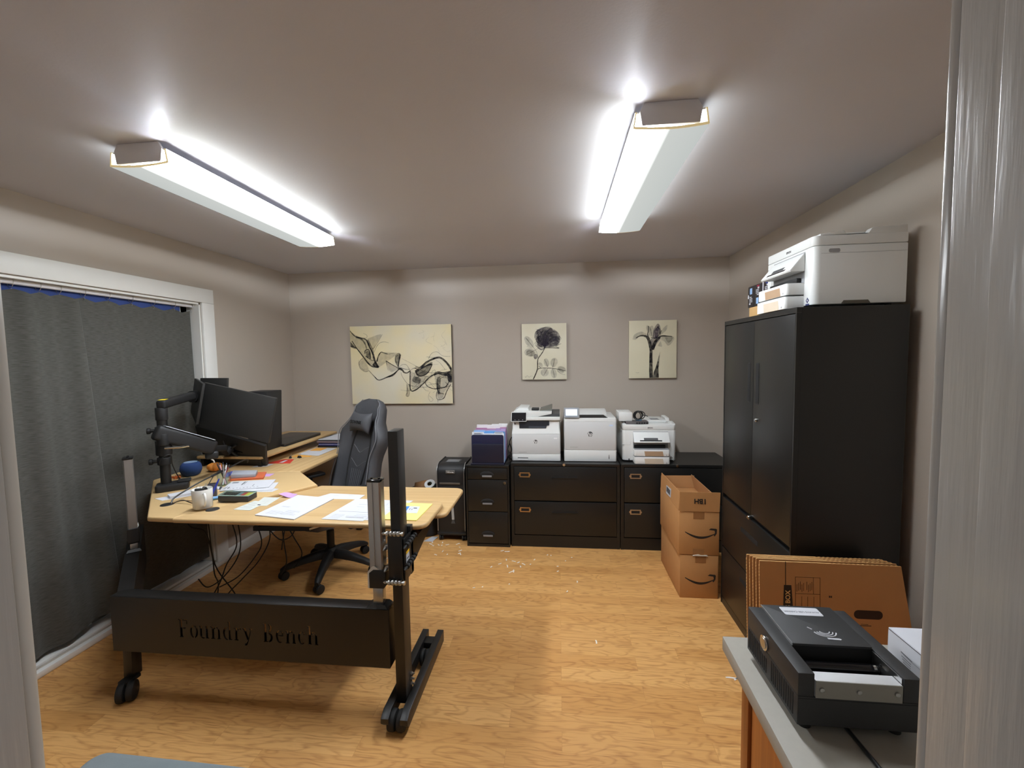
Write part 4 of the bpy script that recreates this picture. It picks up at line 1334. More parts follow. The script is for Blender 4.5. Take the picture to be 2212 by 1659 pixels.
def inkjet(label, loc, rotz, badge, group='matching white inkjet printers'):
    t = thing('inkjet_printer', label, 'printer', loc, (0, 0, rotz), group)
    w, dp = 0.2125, 0.37
    # body, rounded at the vertical front corners
    bm = B()
    prism(bm, rrect(-w, w, 0, dp, 0.028, 6, (1, 1, 0, 0)), 0.012, 0.262, 'z', bev=0.004)
    L('body', bm, M_WHITE, t, angle=40)
    bm = B()
    prism(bm, rrect(-w, w, 0, dp, 0.028, 6, (1, 1, 0, 0)), 0.2635, 0.306, 'z', bev=0.004)
    L('upper_body', bm, M_WHITE, t, angle=40)
    bm = B()
    prism(bm, rrect(-w + 0.004, w - 0.004, 0.004, dp - 0.004, 0.026, 6, (1, 1, 0, 0)), 0.262, 0.2637, 'z')
    L('seam', bm, M_LGREY, t, smooth=False)
    # side rails on the lid, the right one with a scooped notch
    bm = B()
    pr = [(0.025, 0.304), (0.025, 0.312), (0.115, 0.322), (0.120, 0.321), (0.128, 0.309), (0.136, 0.304), (0.205, 0.304), (0.217, 0.309), (0.229, 0.327), (0.236, 0.331), (dp - 0.002, 0.336), (dp - 0.002, 0.304)]
    prism(bm, pr, w - 0.034, w - 0.001, 'x', bev=0.0012)
    L('side_rail', bm, M_WHITE, t)
    bm = B(); prism(bm, [(0.03, 0.304), (0.03, 0.310), (dp - 0.002, 0.322), (dp - 0.002, 0.304)], -w + 0.001, -w + 0.03, 'x')
    L('side_rail', bm, M_WHITE, t)
    bm = B()
    box(bm, 0.00, w - 0.048, 0.12, dp - 0.002, 0.3055, 0.326, bev=0.006)
    L('lid', bm, M_WHITE, t)
    bm = B(); box(bm, 0.045, 0.115, 0.15, 0.24, 0.3262, 0.3272); L('lid_pad', bm, M_LGREY, t, smooth=False)
    bm = B(); box(bm, w - 0.030, w - 0.010, 0.140, 0.200, 0.3042, 0.3052); L('sensor_strip', bm, M_DGREY, t, smooth=False)
    # recess under the control panel and the dark output slot
    bm = B()
    box(bm, -0.128, 0.148, -0.0012, 0.0, 0.112, 0.252)
    L('recess', bm, M_LGREY, t, smooth=False)
    bm = B(); box(bm, -0.123, 0.125, -0.022, -0.0012, 0.119, 0.142, bev=0.004); L('output_slot', bm, M_SHAD, t)
    # tilted control panel with touchscreen
    bm = B()
    prism(bm, [(-0.0015, 0.2475), (-0.0015, 0.168), (-0.060, 0.168), (-0.064, 0.174), (-0.006, 0.246)], -0.130, 0.150, 'x', bev=0.003)
    cp = L('control_panel', bm, M_WHITE, t)
    a, b = V((0, -0.0070, 0.2415)), V((0, -0.0615, 0.1765))
    dn = (b - a).normalized(); nn = V((0, dn.z, -dn.y)); nn = nn if nn.y < 0 else -nn
    def onp(x, s):
        return V((x, 0, 0)) + a + (b - a) * s
    bm = B(); quad(bm, [onp(-0.083, 0.93) + nn * 0.0007, onp(0.090, 0.93) + nn * 0.0007, onp(0.090, 0.07) + nn * 0.0007, onp(-0.083, 0.07) + nn * 0.0007])
    L('touchscreen', bm, M_SCRD, cp, smooth=False)
    bm = B(); quad(bm, [onp(-0.050, 0.80) + nn * 0.0011, onp(0.060, 0.80) + nn * 0.0011, onp(0.060, 0.18) + nn * 0.0011, onp(-0.050, 0.18) + nn * 0.0011])
    L('display_area', bm, M_DGREY, cp, smooth=False)
    bm = B(); c_ = onp(-0.105, 0.2) + nn * 0.0006; cyl(bm, c_, c_ + nn * 0.001, 0.004, n=12); L('power_button', bm, mat('soft_blue_led', srgb(120, 150, 230), rough=0.4, emit=srgb(120, 150, 240), estr=0.4), cp)
    bm = B()
    for s_, x0_, x1_ in ((0.46, 0.104, 0.142), (0.58, 0.110, 0.136)):
        quad(bm, [onp(x0_, s_ + 0.05) + nn * 0.0007, onp(x1_, s_ + 0.05) + nn * 0.0007, onp(x1_, s_) + nn * 0.0007, onp(x0_, s_) + nn * 0.0007])
    L('panel_print', bm, M_LGREY, cp, smooth=False)
    # two paper cassettes, finger scoops tinted with a painted reflection
    for z0, z1, pr_, nm in ((0.064, 0.116, 0.076, 'upper'), (0.002, 0.058, 0.082, 'lower')):
        bm = B()
        prism(bm, rrect(-0.130, 0.146, -pr_, 0.0, 0.016, 5, (1, 1, 0, 0)), z0, z1, 'z', bev=0.003)
        tr = L('paper_tray', bm, M_WHITE, t)
        bm = B()
        prism(bm, [(-0.046, z0 + 0.001), (0.098, z0 + 0.001), (0.090, z1 - 0.012), (-0.053, z1 - 0.012)], -pr_ - 0.0008, -pr_, 'y')
        L('finger_scoop', bm, M_TANREFL if nm == 'upper' else mat('beige_scoop_reflection', srgb(196, 182, 162), rough=0.5), tr, smooth=False)
        bm = B(); box(bm, 0.117, 0.123, -pr_ - 0.0008, -pr_, z0 + 0.006, z0 + 0.014); L('paper_mark', bm, M_LGREY, tr, smooth=False)
        bm = B(); box(bm, -0.128, 0.144, -pr_ + 0.006, 0.0, z1 + 0.0002, z1 + 0.0012); L('tray_seam', bm, M_LGREY, tr, smooth=False)
    # emblem, badges, side details
    lettering('emblem', 'EPSON', 0.0135, (0.008, -0.0004, 0.281), (1, 0, 0), (0, 0, 1), M_DGREY, t, bold=0.0004)
    bm = B()
    m1 = badge
    c = (0.174, 0.034)
    prism(bm, [(c[0], c[1] - 0.013), (c[0] + 0.012, c[1]), (c[0], c[1] + 0.013), (c[0] - 0.012, c[1])], -0.0006, 0.0, 'y')
    for a_ in (0,):
        prism(bm, [(c[0] - 0.013, 0.0125), (c[0] + 0.013, 0.0125), (c[0] + 0.013, 0.0195), (c[0] - 0.013, 0.0195)], -0.0006, 0.0, 'y')
    L('badge', bm, m1, t, smooth=False)
    bm = B(); prism(bm, [(c[0], c[1] - 0.005), (c[0] + 0.0045, c[1]), (c[0], c[1] + 0.005), (c[0] - 0.0045, c[1])], -0.0009, -0.0006, 'y'); L('badge_centre', bm, M_WHITE, t, smooth=False)
    bm = B(); box(bm, -0.166, -0.155, -0.0006, 0.0, 0.014, 0.026); L('port_cover', bm, M_DGREY, t, smooth=False)
    bm = B()
    box(bm, -w - 0.0002, -0.150, -0.0004, 0.03, 0.140, 0.1412); box(bm, -0.151, -0.150, -0.0005, 0.0, 0.140, 0.168)
    L('cover_seam', bm, M_LGREY, t, smooth=False)
    for s in (-1, 1):
        bm = B(); prism(bm, rrect(0.060, 0.105, 0.232, 0.248, 0.006, 4), s * w, s * (w + 0.0007), 'x'); L('grip_recess', bm, M_LGREY, t, smooth=False)
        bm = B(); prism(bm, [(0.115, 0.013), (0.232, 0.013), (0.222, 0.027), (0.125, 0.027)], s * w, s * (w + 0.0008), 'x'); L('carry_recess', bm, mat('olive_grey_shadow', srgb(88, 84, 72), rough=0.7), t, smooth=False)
        bm = B(); box(bm, s * w - 0.0002, s * (w + 0.0004), 0.03, dp - 0.001, 0.2285, 0.2295)
        L('side_seam', bm, M_LGREY, t, smooth=False)
    bm = B()
    for sx in (-0.17, 0.17):
        for sy in (0.04, dp - 0.04):
            cyl(bm, (sx, sy, 0.0), (sx, sy, 0.013), 0.012, n=12)
    L('rubber_feet', bm, M_RUB, t)
    return t
inkjet('white inkjet printer on the right-hand lateral cabinet with a cable coil on it'.replace('right-hand ', ''), (0.732, 3.553, 0.7072), 0.0, M_SHAD)
inkjet('white inkjet printer on top of the tall black cabinet', (1.098, 2.213, 1.7802), math.radians(-90), M_NAVYB)

def hp_logo(t, c, r):
    bm = B(); cyl(bm, (c[0], -0.0006, c[1]), (c[0], 0.0, c[1]), r, n=32)
    lg = L('round_logo', bm, M_DGREY, t)
    bm = text_bm('hp', r * 1.9, 0.0002, 0.0006)
    bm.transform(Matrix(((1, 0.28, 0, 0), (0, 1, 0, 0), (0, 0, 1, 0), (0, 0, 0, 1))))
    place(bm, (c[0], -0.0008, c[1] - r * 0.05), (1, 0, 0), (0, 0, 1))
    L('logo_letters', bm, M_WHITE, lg, smooth=False)

mfp = thing('laser_printer', 'white all-in-one laser printer with flat scanner lid beside the folder box', 'printer', (-0.193, 3.535, 0.7072), group='white laser printers on the lateral cabinet')
w = 0.2035
bm = B()
prism(bm, rrect(-w, w, 0, 0.385, 0.012, 4, (1, 1, 0, 0)), 0.004, 0.0605, 'z', bev=0.003)
tr = L('paper_tray', bm, M_WHITE, mfp)
bm = B(); box(bm, -0.155, -0.067, -0.0006, 0.0, 0.024, 0.031); L('tray_grip', bm, M_DGREY, tr, smooth=False)
bm = B(); box(bm, -0.153, -0.069, -0.003, 0.0, 0.009, 0.023, bev=0.001); L('tray_lip', bm, M_WHITE, tr)
bm = B(); prism(bm, rrect(-w, w, 0, 0.385, 0.012, 4, (1, 1, 0, 0)), 0.062, 0.231, 'z', bev=0.002)
L('front_door', bm, M_WHITE2, mfp)
bm = B()
rg = []
for z, ins, y in ((0.2325, 0.0, 0.0), (0.240, 0.001, 0.002), (0.275, 0.006, 0.014), (0.343, 0.008, 0.022)):
    rg.append([V((q[0], q[1], z)) for q in rrect(-w + ins, w - ins, y, 0.385, 0.012, 4, (1, 1, 0, 0))])
loft(bm, rg)
L('middle_body', bm, M_WHITE, mfp, angle=40)
bm = B(); prism(bm, [(-0.138, 0.277), (0.086, 0.277), (0.092, 0.300), (0.112, 0.303), (0.112, 0.341), (-0.142, 0.341)], 0.0105, 0.018, 'y'); L('output_slot', bm, mat('dark_slate_slot', srgb(32, 36, 44), rough=0.5), mfp, smooth=False)
bm = B(); prism(bm, [(-0.06, 0.2785), (0.080, 0.2785), (0.086, 0.296), (-0.06, 0.296)], 0.0095, 0.0105, 'y'); L('output_tray', bm, mat('slate_tray', srgb(62, 68, 78), rough=0.5), mfp, smooth=False)
bm = B(); prism(bm, rrect(-w + 0.006, w, 0.0, 0.385, 0.012, 4, (1, 1, 0, 0)), 0.345, 0.372, 'z', bev=0.004); L('scanner_bed', bm, M_WHITE, mfp)
# document feeder with its sloping input tray
bm = B()
prism(bm, [(-0.196, 0.373), (0.010, 0.373), (0.132, 0.397), (0.134, 0.413), (-0.075, 0.416), (-0.190, 0.414), (-0.196, 0.405)], 0.02, 0.36, 'y', bev=0.003)
prism(bm, [(-0.185, 0.414), (-0.060, 0.414), (-0.070, 0.437), (-0.150, 0.440)], 0.10, 0.36, 'y', bev=0.003)
L('document_feeder', bm, M_WHITE, mfp)
bm = B(); hexa(bm, [(0.030, 0.09, 0.4145), (0.134, 0.09, 0.4145), (0.134, 0.33, 0.4145), (0.030, 0.33, 0.4145)], [(0.030, 0.09, 0.4165), (0.134, 0.09, 0.430), (0.134, 0.33, 0.447), (0.030, 0.33, 0.4165)]); L('feeder_tray', bm, mat('olive_grey_tray', srgb(112, 112, 104), rough=0.5), mfp, smooth=False)
bm = B(); box(bm, -0.040, 0.024, 0.10, 0.17, 0.4165, 0.436, bev=0.004); L('paper_guide', bm, M_BLKM, mfp)
bm = B(); prism(bm, [(0.015, 0.373), (w - 0.004, 0.373), (w - 0.004, 0.398), (0.140, 0.398)], 0.03, 0.33, 'y'); L('output_ramp', bm, M_DGREY, mfp, smooth=False)
bm = B(); hexa(bm, [(-0.207, -0.018, 0.337), (-0.076, -0.018, 0.337), (-0.076, 0.02, 0.345), (-0.207, 0.02, 0.345)], [(-0.203, 0.012, 0.414), (-0.076, 0.012, 0.414), (-0.076, 0.035, 0.414), (-0.203, 0.035, 0.414)], bev=0.003)
cp = L('control_panel', bm, M_WHITE, mfp)
def on_cp(x, s, e=0.0012):
    return V((x, -0.018 + 0.030 * s - e, 0.337 + 0.077 * s))
bm = B(); quad(bm, [on_cp(-0.201, 0.07), on_cp(-0.080, 0.07), on_cp(-0.080, 0.95), on_cp(-0.199, 0.95)]); L('touchscreen', bm, M_SCRD, cp, smooth=False)
bm = B()
for x in (-0.172, -0.140, -0.108):
    quad(bm, [on_cp(x - 0.003, 0.17, 0.0016), on_cp(x + 0.003, 0.17, 0.0016), on_cp(x + 0.003, 0.23, 0.0016), on_cp(x - 0.003, 0.23, 0.0016)])
L('touch_keys', bm, M_LGREY, cp, smooth=False)
hp_logo(mfp, (-0.003, 0.166), 0.0165)
bm = B(); prism(bm, rrect(0.148, 0.177, 0.189, 0.200, 0.004, 3), -0.0006, 0.0, 'y'); L('badge', bm, mat('pearl_badge', srgb(240, 240, 240), rough=0.3), mfp, smooth=False)
bm = B(); box(bm, -0.146, -0.078, -0.0004, 0.0, 0.0755, 0.078); L('model_print', bm, M_LGREY, mfp, smooth=False)
bm = B(); box(bm, -0.182, -0.168, 0.012, 0.0165, 0.311, 0.318, bev=0.001); L('usb_port', bm, M_SHAD, mfp)

lj = thing('laser_printer', 'white laser printer with a raised grey touchscreen at its top corner', 'printer', (0.255, 3.538, 0.7072), group='white laser printers on the lateral cabinet')
w = 0.214
bm = B(); prism(bm, rrect(-w, w, 0, 0.385, 0.014, 4, (1, 1, 0, 0)), 0.003, 0.0965, 'z', bev=0.003); L('paper_tray', bm, M_WHITE, lj)
bm = B(); prism(bm, rrect(-w, w, 0, 0.385, 0.014, 4, (1, 1, 0, 0)), 0.098, 0.334, 'z', bev=0.002); L('front_door', bm, M_WHITE2, lj)
bm = B(); rg = []
for z, ins, yy in ((0.3355, 0.0, 0.0), (0.360, 0.001, 0.002), (0.364, 0.006, 0.010)):
    rg.append([V((q[0], q[1], z)) for q in rrect(-w + ins, w - ins, yy, 0.385, 0.014, 4, (1, 1, 0, 0))])
loft(bm, rg); L('upper_body', bm, M_WHITE, lj, angle=40)
bm = B(); hexa(bm, [(-0.10, 0.012, 0.3645), (0.146, 0.012, 0.3645), (0.128, 0.20, 0.3645), (-0.10, 0.20, 0.3645)], [(-0.10, 0.016, 0.3655), (0.144, 0.016, 0.3655), (0.126, 0.195, 0.3655), (-0.10, 0.195, 0.3655)]); L('output_recess', bm, M_SHAD, lj, smooth=False)
bm = B()
for y in (0.05, 0.085, 0.12):
    box(bm, -0.075, 0.10, y, y + 0.010, 0.3656, 0.3675)
L('output_ribs', bm, M_BLKM, lj, smooth=False)
bm = B(); prism(bm, [(0.21, 0.3645), (0.383, 0.3645), (0.383, 0.398), (0.30, 0.396)], -w + 0.02, 0.16, 'x', bev=0.004); L('rear_hood', bm, M_WHITE, lj)
bm = B(); hexa(bm, [(-0.216, -0.010, 0.366), (-0.086, -0.010, 0.366), (-0.086, 0.020, 0.371), (-0.216, 0.020, 0.371)], [(-0.214, 0.006, 0.450), (-0.088, 0.006, 0.450), (-0.088, 0.032, 0.450), (-0.214, 0.032, 0.450)], bev=0.004)
cp = L('control_panel', bm, M_LGREY, lj)
def on_cp2(x, s, e=0.001):
    return V((x, -0.010 + 0.016 * s - e, 0.366 + 0.084 * s))
bm = B(); quad(bm, [on_cp2(-0.206, 0.10), on_cp2(-0.098, 0.10), on_cp2(-0.099, 0.93), on_cp2(-0.205, 0.93)]); L('screen_bezel', bm, mat('blue_grey_bezel', srgb(142, 150, 162), rough=0.35), cp, smooth=False)
bm = B(); quad(bm, [on_cp2(-0.199, 0.24, 0.0016), on_cp2(-0.105, 0.24, 0.0016), on_cp2(-0.105, 0.86, 0.0016), on_cp2(-0.199, 0.86, 0.0016)]); L('touchscreen', bm, mat('lit_pale_screen', srgb(205, 220, 228), rough=0.25, emit=srgb(205, 224, 235), estr=0.35), cp, smooth=False)
hp_logo(lj, (0.0, 0.231), 0.0215)
bm = B(); prism(bm, rrect(0.155, 0.185, 0.297, 0.310, 0.004, 3), -0.0006, 0.0, 'y'); L('badge', bm, mat('pale_blue_badge', srgb(198, 214, 236), rough=0.35), lj, smooth=False)
bm = B(); box(bm, -0.165, -0.100, -0.0004, 0.0, 0.1205, 0.1225); L('model_print', bm, M_LGREY, lj, smooth=False)
bm = B(); box(bm, 0.150, 0.156, -0.0006, 0.0, 0.024, 0.048); box(bm, 0.150, 0.156, -0.0006, 0.0, 0.052, 0.058); L('tray_gauge', bm, M_DGREY, lj, smooth=False)

# things on the inkjet by the wall
sw = thing('network_switch', 'flat dark grey network box lying on the inkjet printer by the back wall', 'network device', (0.63, 3.66, 1.0135))
bm = B(); box(bm, 0.552, 0.732, 3.580, 3.672, 1.0138, 1.036, bev=0.003)
P('case', bm, mat('warm_dark_grey_plastic', srgb(92, 88, 88), rough=0.5, var=0.04), sw)
for k in range(5):
    bm = B(); box(bm, 0.632 + k * 0.020, 0.645 + k * 0.020, 3.5735, 3.575, 1.018, 1.030)
    P('port', bm, M_SHAD, sw, smooth=False)
bm = B(); box(bm, 0.495, 0.605, 3.60, 3.79, 1.0362, 1.110, bev=0.005)
wb = obj('parcel_box', bm, M_WHITE); tag(wb, 'small plain white box on the inkjet printer beside a cable coil', 'box')
coil = thing('cable_coil', 'bundled black cable standing on the network box on the printer', 'cable', (0.665, 3.63, 1.036))
bm = B()
for k in range(6):
    r = 0.030 + 0.0035 * (k % 3)
    ox = (k - 2.5) * 0.0045
    pts = [(0.662 + r * math.cos(a + 0.3 * k) * (1.15 if k % 2 else 0.95) + ox, 3.635 + 0.022 * math.sin(a * 1.0 + k) + 0.004 * k, 1.078 + r * math.sin(a + 0.3 * k) * 1.02) for a in [2 * PI * j / 14 for j in range(15)]]
    tube(bm, pts, 0.0036, n=6, sub=3)
tube(bm, [(0.690, 3.62, 1.09), (0.715, 3.61, 1.082), (0.732, 3.608, 1.075)], 0.0036, n=6, sub=4)
P('cable_loops', bm, M_CABLE, coil)
bm = B(); box(bm, 0.640, 0.685, 3.615, 3.655, 1.0362, 1.048, bev=0.006)
P('cable_tie', bm, mat('blue_grey_strap', srgb(88, 124, 150), rough=0.5), coil, label='blue-grey cable strap')

# ------------------------------------------------------------------ folder box with coloured folders
fb = thing('folder_box', 'open navy desktop file box full of coloured folders', 'file box', (-0.592, 3.5, 0.6922))
M_NAVY = mat('navy_plastic', srgb(27, 31, 62), rough=0.42, var=0.04)
M_NAVY2 = mat('dark_navy_plastic', srgb(24, 26, 46), rough=0.45, var=0.05, bump=0.1, bscale=400)
bm = B(); box(bm, -0.736, -0.452, 3.447, 3.80, 0.6924, 0.706, bev=0.003); P('base', bm, M_NAVY2, fb)
bm = B(); prism(bm, rrect(-0.728, -0.458, 0.706, 0.942, 0.016, 4, (0, 0, 1, 1)), 3.468, 3.476, 'y', bev=0.0015); P('front_wall', bm, M_NAVY, fb)
bm = B(); prism(bm, rrect(-0.722, -0.464, 0.706, 0.868, 0.016, 4, (0, 0, 1, 1)), 3.456, 3.4675, 'y', bev=0.002); P('front_pocket', bm, M_NAVY2, fb)
bm = B(); box(bm, -0.728, -0.458, 3.775, 3.782, 0.706, 0.90, bev=0.0015); P('rear_wall', bm, M_NAVY, fb)
FC = [('white', srgb(230, 232, 236)), ('bright blue', srgb(92, 150, 210)), ('sky blue', srgb(110, 168, 224)), ('pale blue', srgb(150, 190, 230)), ('lilac', srgb(178, 158, 206)), ('lilac', srgb(186, 164, 206)),
      ('violet', srgb(170, 140, 186)), ('mauve', srgb(176, 128, 164)), ('pink', srgb(190, 140, 172)), ('white', srgb(232, 230, 232)), ('white', srgb(228, 228, 228)), ('white', srgb(234, 234, 234))]
WHERE = ['directly behind the navy front wall', 'in front of the other blue folders', 'between two other blue folders', 'rearmost of the blue folders', 'frontmost of the purple folders', 'second of the purple folders', 'third of the purple folders', 'in front of the pink folder', 'next to the white folders', 'frontmost of the rear white folders', 'middle one of the rear white folders', 'rearmost in the file box']
for k, ((cn, cc), wh) in enumerate(zip(FC, WHERE)):
    y = 3.482 + k * 0.0236
    lean = 0.012
    h = 0.905 + (0.035 if k else 0.028) + 0.002 * (k % 3) + (0.020 if k > 8 else 0) + 0.001 * k
    h = 0.948 + 0.0012 * k + (0.018 if k > 8 else 0)
    t0 = (-0.722, -0.55, -0.63, -0.722, -0.60, -0.50, -0.55, -0.722, -0.52, -0.722, -0.60, -0.54)[k]
    bm = B()
    out = [(-0.725, 0.7062), (-0.457, 0.7062), (-0.457, h), (t0 + 0.098, h), (t0 + 0.092, h + 0.012), (t0 + 0.006, h + 0.012), (t0, h), (-0.725, h)]
    if t0 + 0.1 > -0.458:
        out = [(-0.725, 0.7062), (-0.457, 0.7062), (-0.457, h + 0.012), (t0 + 0.006, h + 0.012), (t0, h), (-0.725, h)]
    if t0 < -0.72:
        out = [(-0.725, 0.7062), (-0.457, 0.7062), (-0.457, h), (t0 + 0.098, h), (t0 + 0.092, h + 0.012), (-0.725, h + 0.012)]
    prism(bm, out, y, y + 0.014, 'y')
    for v in bm.verts:
        v.co.y += (v.co.z - 0.70) * lean * 2
    o = obj('folder', bm, mat('folder_card_%d' % k, cc, rough=0.7, var=0.03))
    tag(o, '%s folder in the navy file box, %s' % (cn, wh), 'folder', 'folders in the navy file box')
    if k in (0, 1):
        bm = B(); box(bm, t0 + 0.010, t0 + 0.086, y - 0.0004 + (h - 0.70) * lean * 2, y + (h - 0.70) * lean * 2 + 0.001, h - 0.010, h + 0.009)
        L('tab_label', bm, M_PAPER, o, smooth=False)
        bm = B(); box(bm, t0 + 0.016, t0 + 0.072, y - 0.0012 + (h - 0.70) * lean * 2, y - 0.0005 + (h - 0.70) * lean * 2, h - 0.003, h + 0.003)
        L('tab_print', bm, M_INK, o, smooth=False)
bm = B()
tube(bm, [(-0.425, 3.60, 0.70), (-0.415, 3.56, 0.76), (-0.435, 3.57, 0.80), (-0.425, 3.62, 0.84)], 0.004, n=6)
tube(bm, [(-0.41, 3.62, 0.70), (-0.44, 3.60, 0.73), (-0.41, 3.63, 0.78), (-0.43, 3.66, 0.84), (-0.415, 3.70, 0.88)], 0.004, n=6)
o = obj('power_cable', bm, M_CABLE); tag(o, 'black cables bunched between the folder box and the all-in-one printer', 'cable')

# ------------------------------------------------------------------ shredder and waste bin
sh = thing('paper_shredder', 'black upright paper shredder with silver edge strips beside the narrow filing cabinet', 'shredder', (-0.93, 3.66, 0))
M_SILV = mat('silver_trim_plastic', srgb(160, 158, 154), rough=0.3, metal=0.6, var=0.04)
x0, x1 = -1.058, -0.806
def shprof(y0, y1, z0, z1, r):
    return [(y0, z0), (y1, z0), (y1, z1)] + [(y0 + r - r * math.sin(a), z1 - r + r * math.cos(a)) for a in [PI / 2 * k / 7 for k in range(8)]]
bm = B(); prism(bm, shprof(3.532, 3.82, 0.075, 0.668, 0.075), x0 + 0.012, x1 - 0.012, 'x', bev=0.004); P('body', bm, M_BLKM, sh, angle=45)
for xs in (x0, x1 - 0.012):
    bm = B()
    pr = shprof(3.528, 3.83, 0.075, 0.672, 0.078)
    prism(bm, pr, xs, xs + 0.012, 'x', bev=0.003)
    P('edge_strip', bm, M_BLKM, sh, angle=45)
    bm = B()
    path = [(xs + 0.006, 3.5265, 0.09), (xs + 0.006, 3.5265, 0.35)] + [(xs + 0.006, 3.5265 + 0.078 - 0.078 * math.sin(a), 0.6735 - 0.078 + 0.078 * math.cos(a)) for a in [PI / 2 - PI / 2 * k / 6 for k in range(7)]]
    tube(bm, path, 0.0045, n=8, sub=0)
    P('silver_trim', bm, M_SILV, sh, label='silver edge strip')
bm = B(); box(bm, -1.00, -0.87, 3.62, 3.72, 0.6682, 0.672, bev=0.002); P('throat', bm, M_DGREY, sh)
bm = B()
for k in range(9):
    box(bm, -0.99 + k * 0.0125, -0.983 + k * 0.0125, 3.63, 3.71, 0.672, 0.6735)
P('safety_ribs', bm, M_LGREY, sh, smooth=False)
bm = B(); prism(bm, rrect(-0.972, -0.893, 0.596, 0.622, 0.004, 3), 3.5225, 3.534, 'y', bev=0.001); lp = P('name_plate', bm, M_SILV, sh)
bm = B(); prism(bm, rrect(-0.967, -0.898, 0.600, 0.618, 0.003, 3), 3.5215, 3.5225, 'y'); P('plate_inlay', bm, M_SHAD, lp, smooth=False)
bm = text_bm('Fellowes', 0.0175, 0.0003, 0.0005); place(bm, (-0.9325, 3.521, 0.6085), (1, 0, 0), (0, 0, 1)); P('plate_lettering', bm, M_WHITE, lp, smooth=False)
bm = B(); box(bm, -1.028, -0.846, 3.520, 3.533, 0.500, 0.515, bev=0.002); P('bin_handle', bm, mat('brown_grey_bar', srgb(92, 84, 76), rough=0.5), sh, label='grey-brown pull bar')
bm = B(); box(bm, -1.046, -0.818, 3.5300, 3.5335, 0.095, 0.498, bev=0.003); P('pull_out_bin', bm, M_BLKM, sh)
bm = B(); hexa(bm, [(-0.928, 3.5275, 0.19), (-0.906, 3.5275, 0.19), (-0.906, 3.5298, 0.19), (-0.928, 3.5298, 0.19)], [(-0.934, 3.5275, 0.40), (-0.916, 3.5275, 0.40), (-0.916, 3.5298, 0.40), (-0.934, 3.5298, 0.40)]); P('level_window', bm, mat('grey_level_strip', srgb(176, 176, 172), rough=0.5), sh, label='pale level strip', smooth=False)
bm = B(); prism(bm, [(-0.936, 0.155), (-0.898, 0.155), (-0.908, 0.188), (-0.926, 0.188)], 3.526, 3.5298, 'y'); P('level_tab', bm, M_DGREY, sh, smooth=False)
bm = B(); box(bm, x0 - 0.004, x1 + 0.004, 3.525, 3.83, 0.050, 0.076, bev=0.008); P('base', bm, M_BLKM, sh)
for cx in (x0 + 0.025, x1 - 0.025):
    for cy in (3.555, 3.79):
        P('caster', caster(cx, cy, 0.026, 0.04, 0.3), M_RUB, sh)

bin_ = thing('waste_bin', 'black waste bin beside the shredder, stuffed with trash', 'waste bin', (-1.20, 3.70, 0))
bm = B()
lathe(bm, [(0.0, 0.002), (0.112, 0.002), (0.120, 0.02), (0.142, 0.40), (0.146, 0.41), (0.142, 0.412), (0.134, 0.405), (0.112, 0.03), (0.0, 0.02)], (-1.20, 3.70, 0), 36)
P('bin_shell', bm, M_BLKM, bin_)
bm = B()
rg = []
for z, sx, sy in ((0.28, 0.05, 0.045), (0.36, 0.075, 0.05), (0.43, 0.08, 0.05), (0.468, 0.075, 0.02), (0.474, 0.07, 0.008)):
    rg.append([V((-1.235 + sx * math.cos(a) + 0.006 * math.sin(5 * a + z * 60), 3.70 + sy * math.sin(a) + 0.004 * math.cos(4 * a), z + 0.05 * (math.cos(a) * 0.35) * (z > 0.4))) for a in [2 * PI * k / 20 for k in range(20)]])
loft(bm, rg)
o = obj('paper_bag', bm, mat('crumpled_brown_paper', srgb(140, 100, 62), rough=0.8, var=0.2, scale=25, bump=0.5, bscale=40)); tag(o, 'crumpled brown paper bag poking out of the waste bin', 'bag')
cup = thing('plastic_cup', 'clear and green plastic cup lying in the waste bin', 'cup', (-1.150, 3.68, 0.40))
bm = B()
lathe(bm, [(0.0, 0.0), (0.034, 0.0), (0.045, 0.11), (0.043, 0.11), (0.032, 0.004), (0.0, 0.004)], n=28)
bm.transform(Matrix.Translation((-1.150, 3.70, 0.375)) @ Matrix.Rotation(math.radians(35), 4, 'X'))
P('cup_wall', bm, mat('cloudy_green_plastic', srgb(190, 206, 184), rough=0.2, var=0.25, scale=18), cup)
bm = B(); lathe(bm, [(0.022, 0.111), (0.047, 0.111), (0.047, 0.118), (0.022, 0.118)], n=28)
bm.transform(Matrix.Translation((-1.150, 3.70, 0.375)) @ Matrix.Rotation(math.radians(35), 4, 'X'))
P('cup_rim', bm, M_WHITE2, cup)
bm = B(); prism(bm, [(-1.18, 3.50), (-1.10, 3.50), (-1.075, 3.60), (-1.13, 3.60)], 0.001, 0.0022, 'z')
o = obj('paper_sheet', bm, M_PAPER, smooth=False); tag(o, 'pale scrap sheet on the floor in front of the waste bin', 'paper')

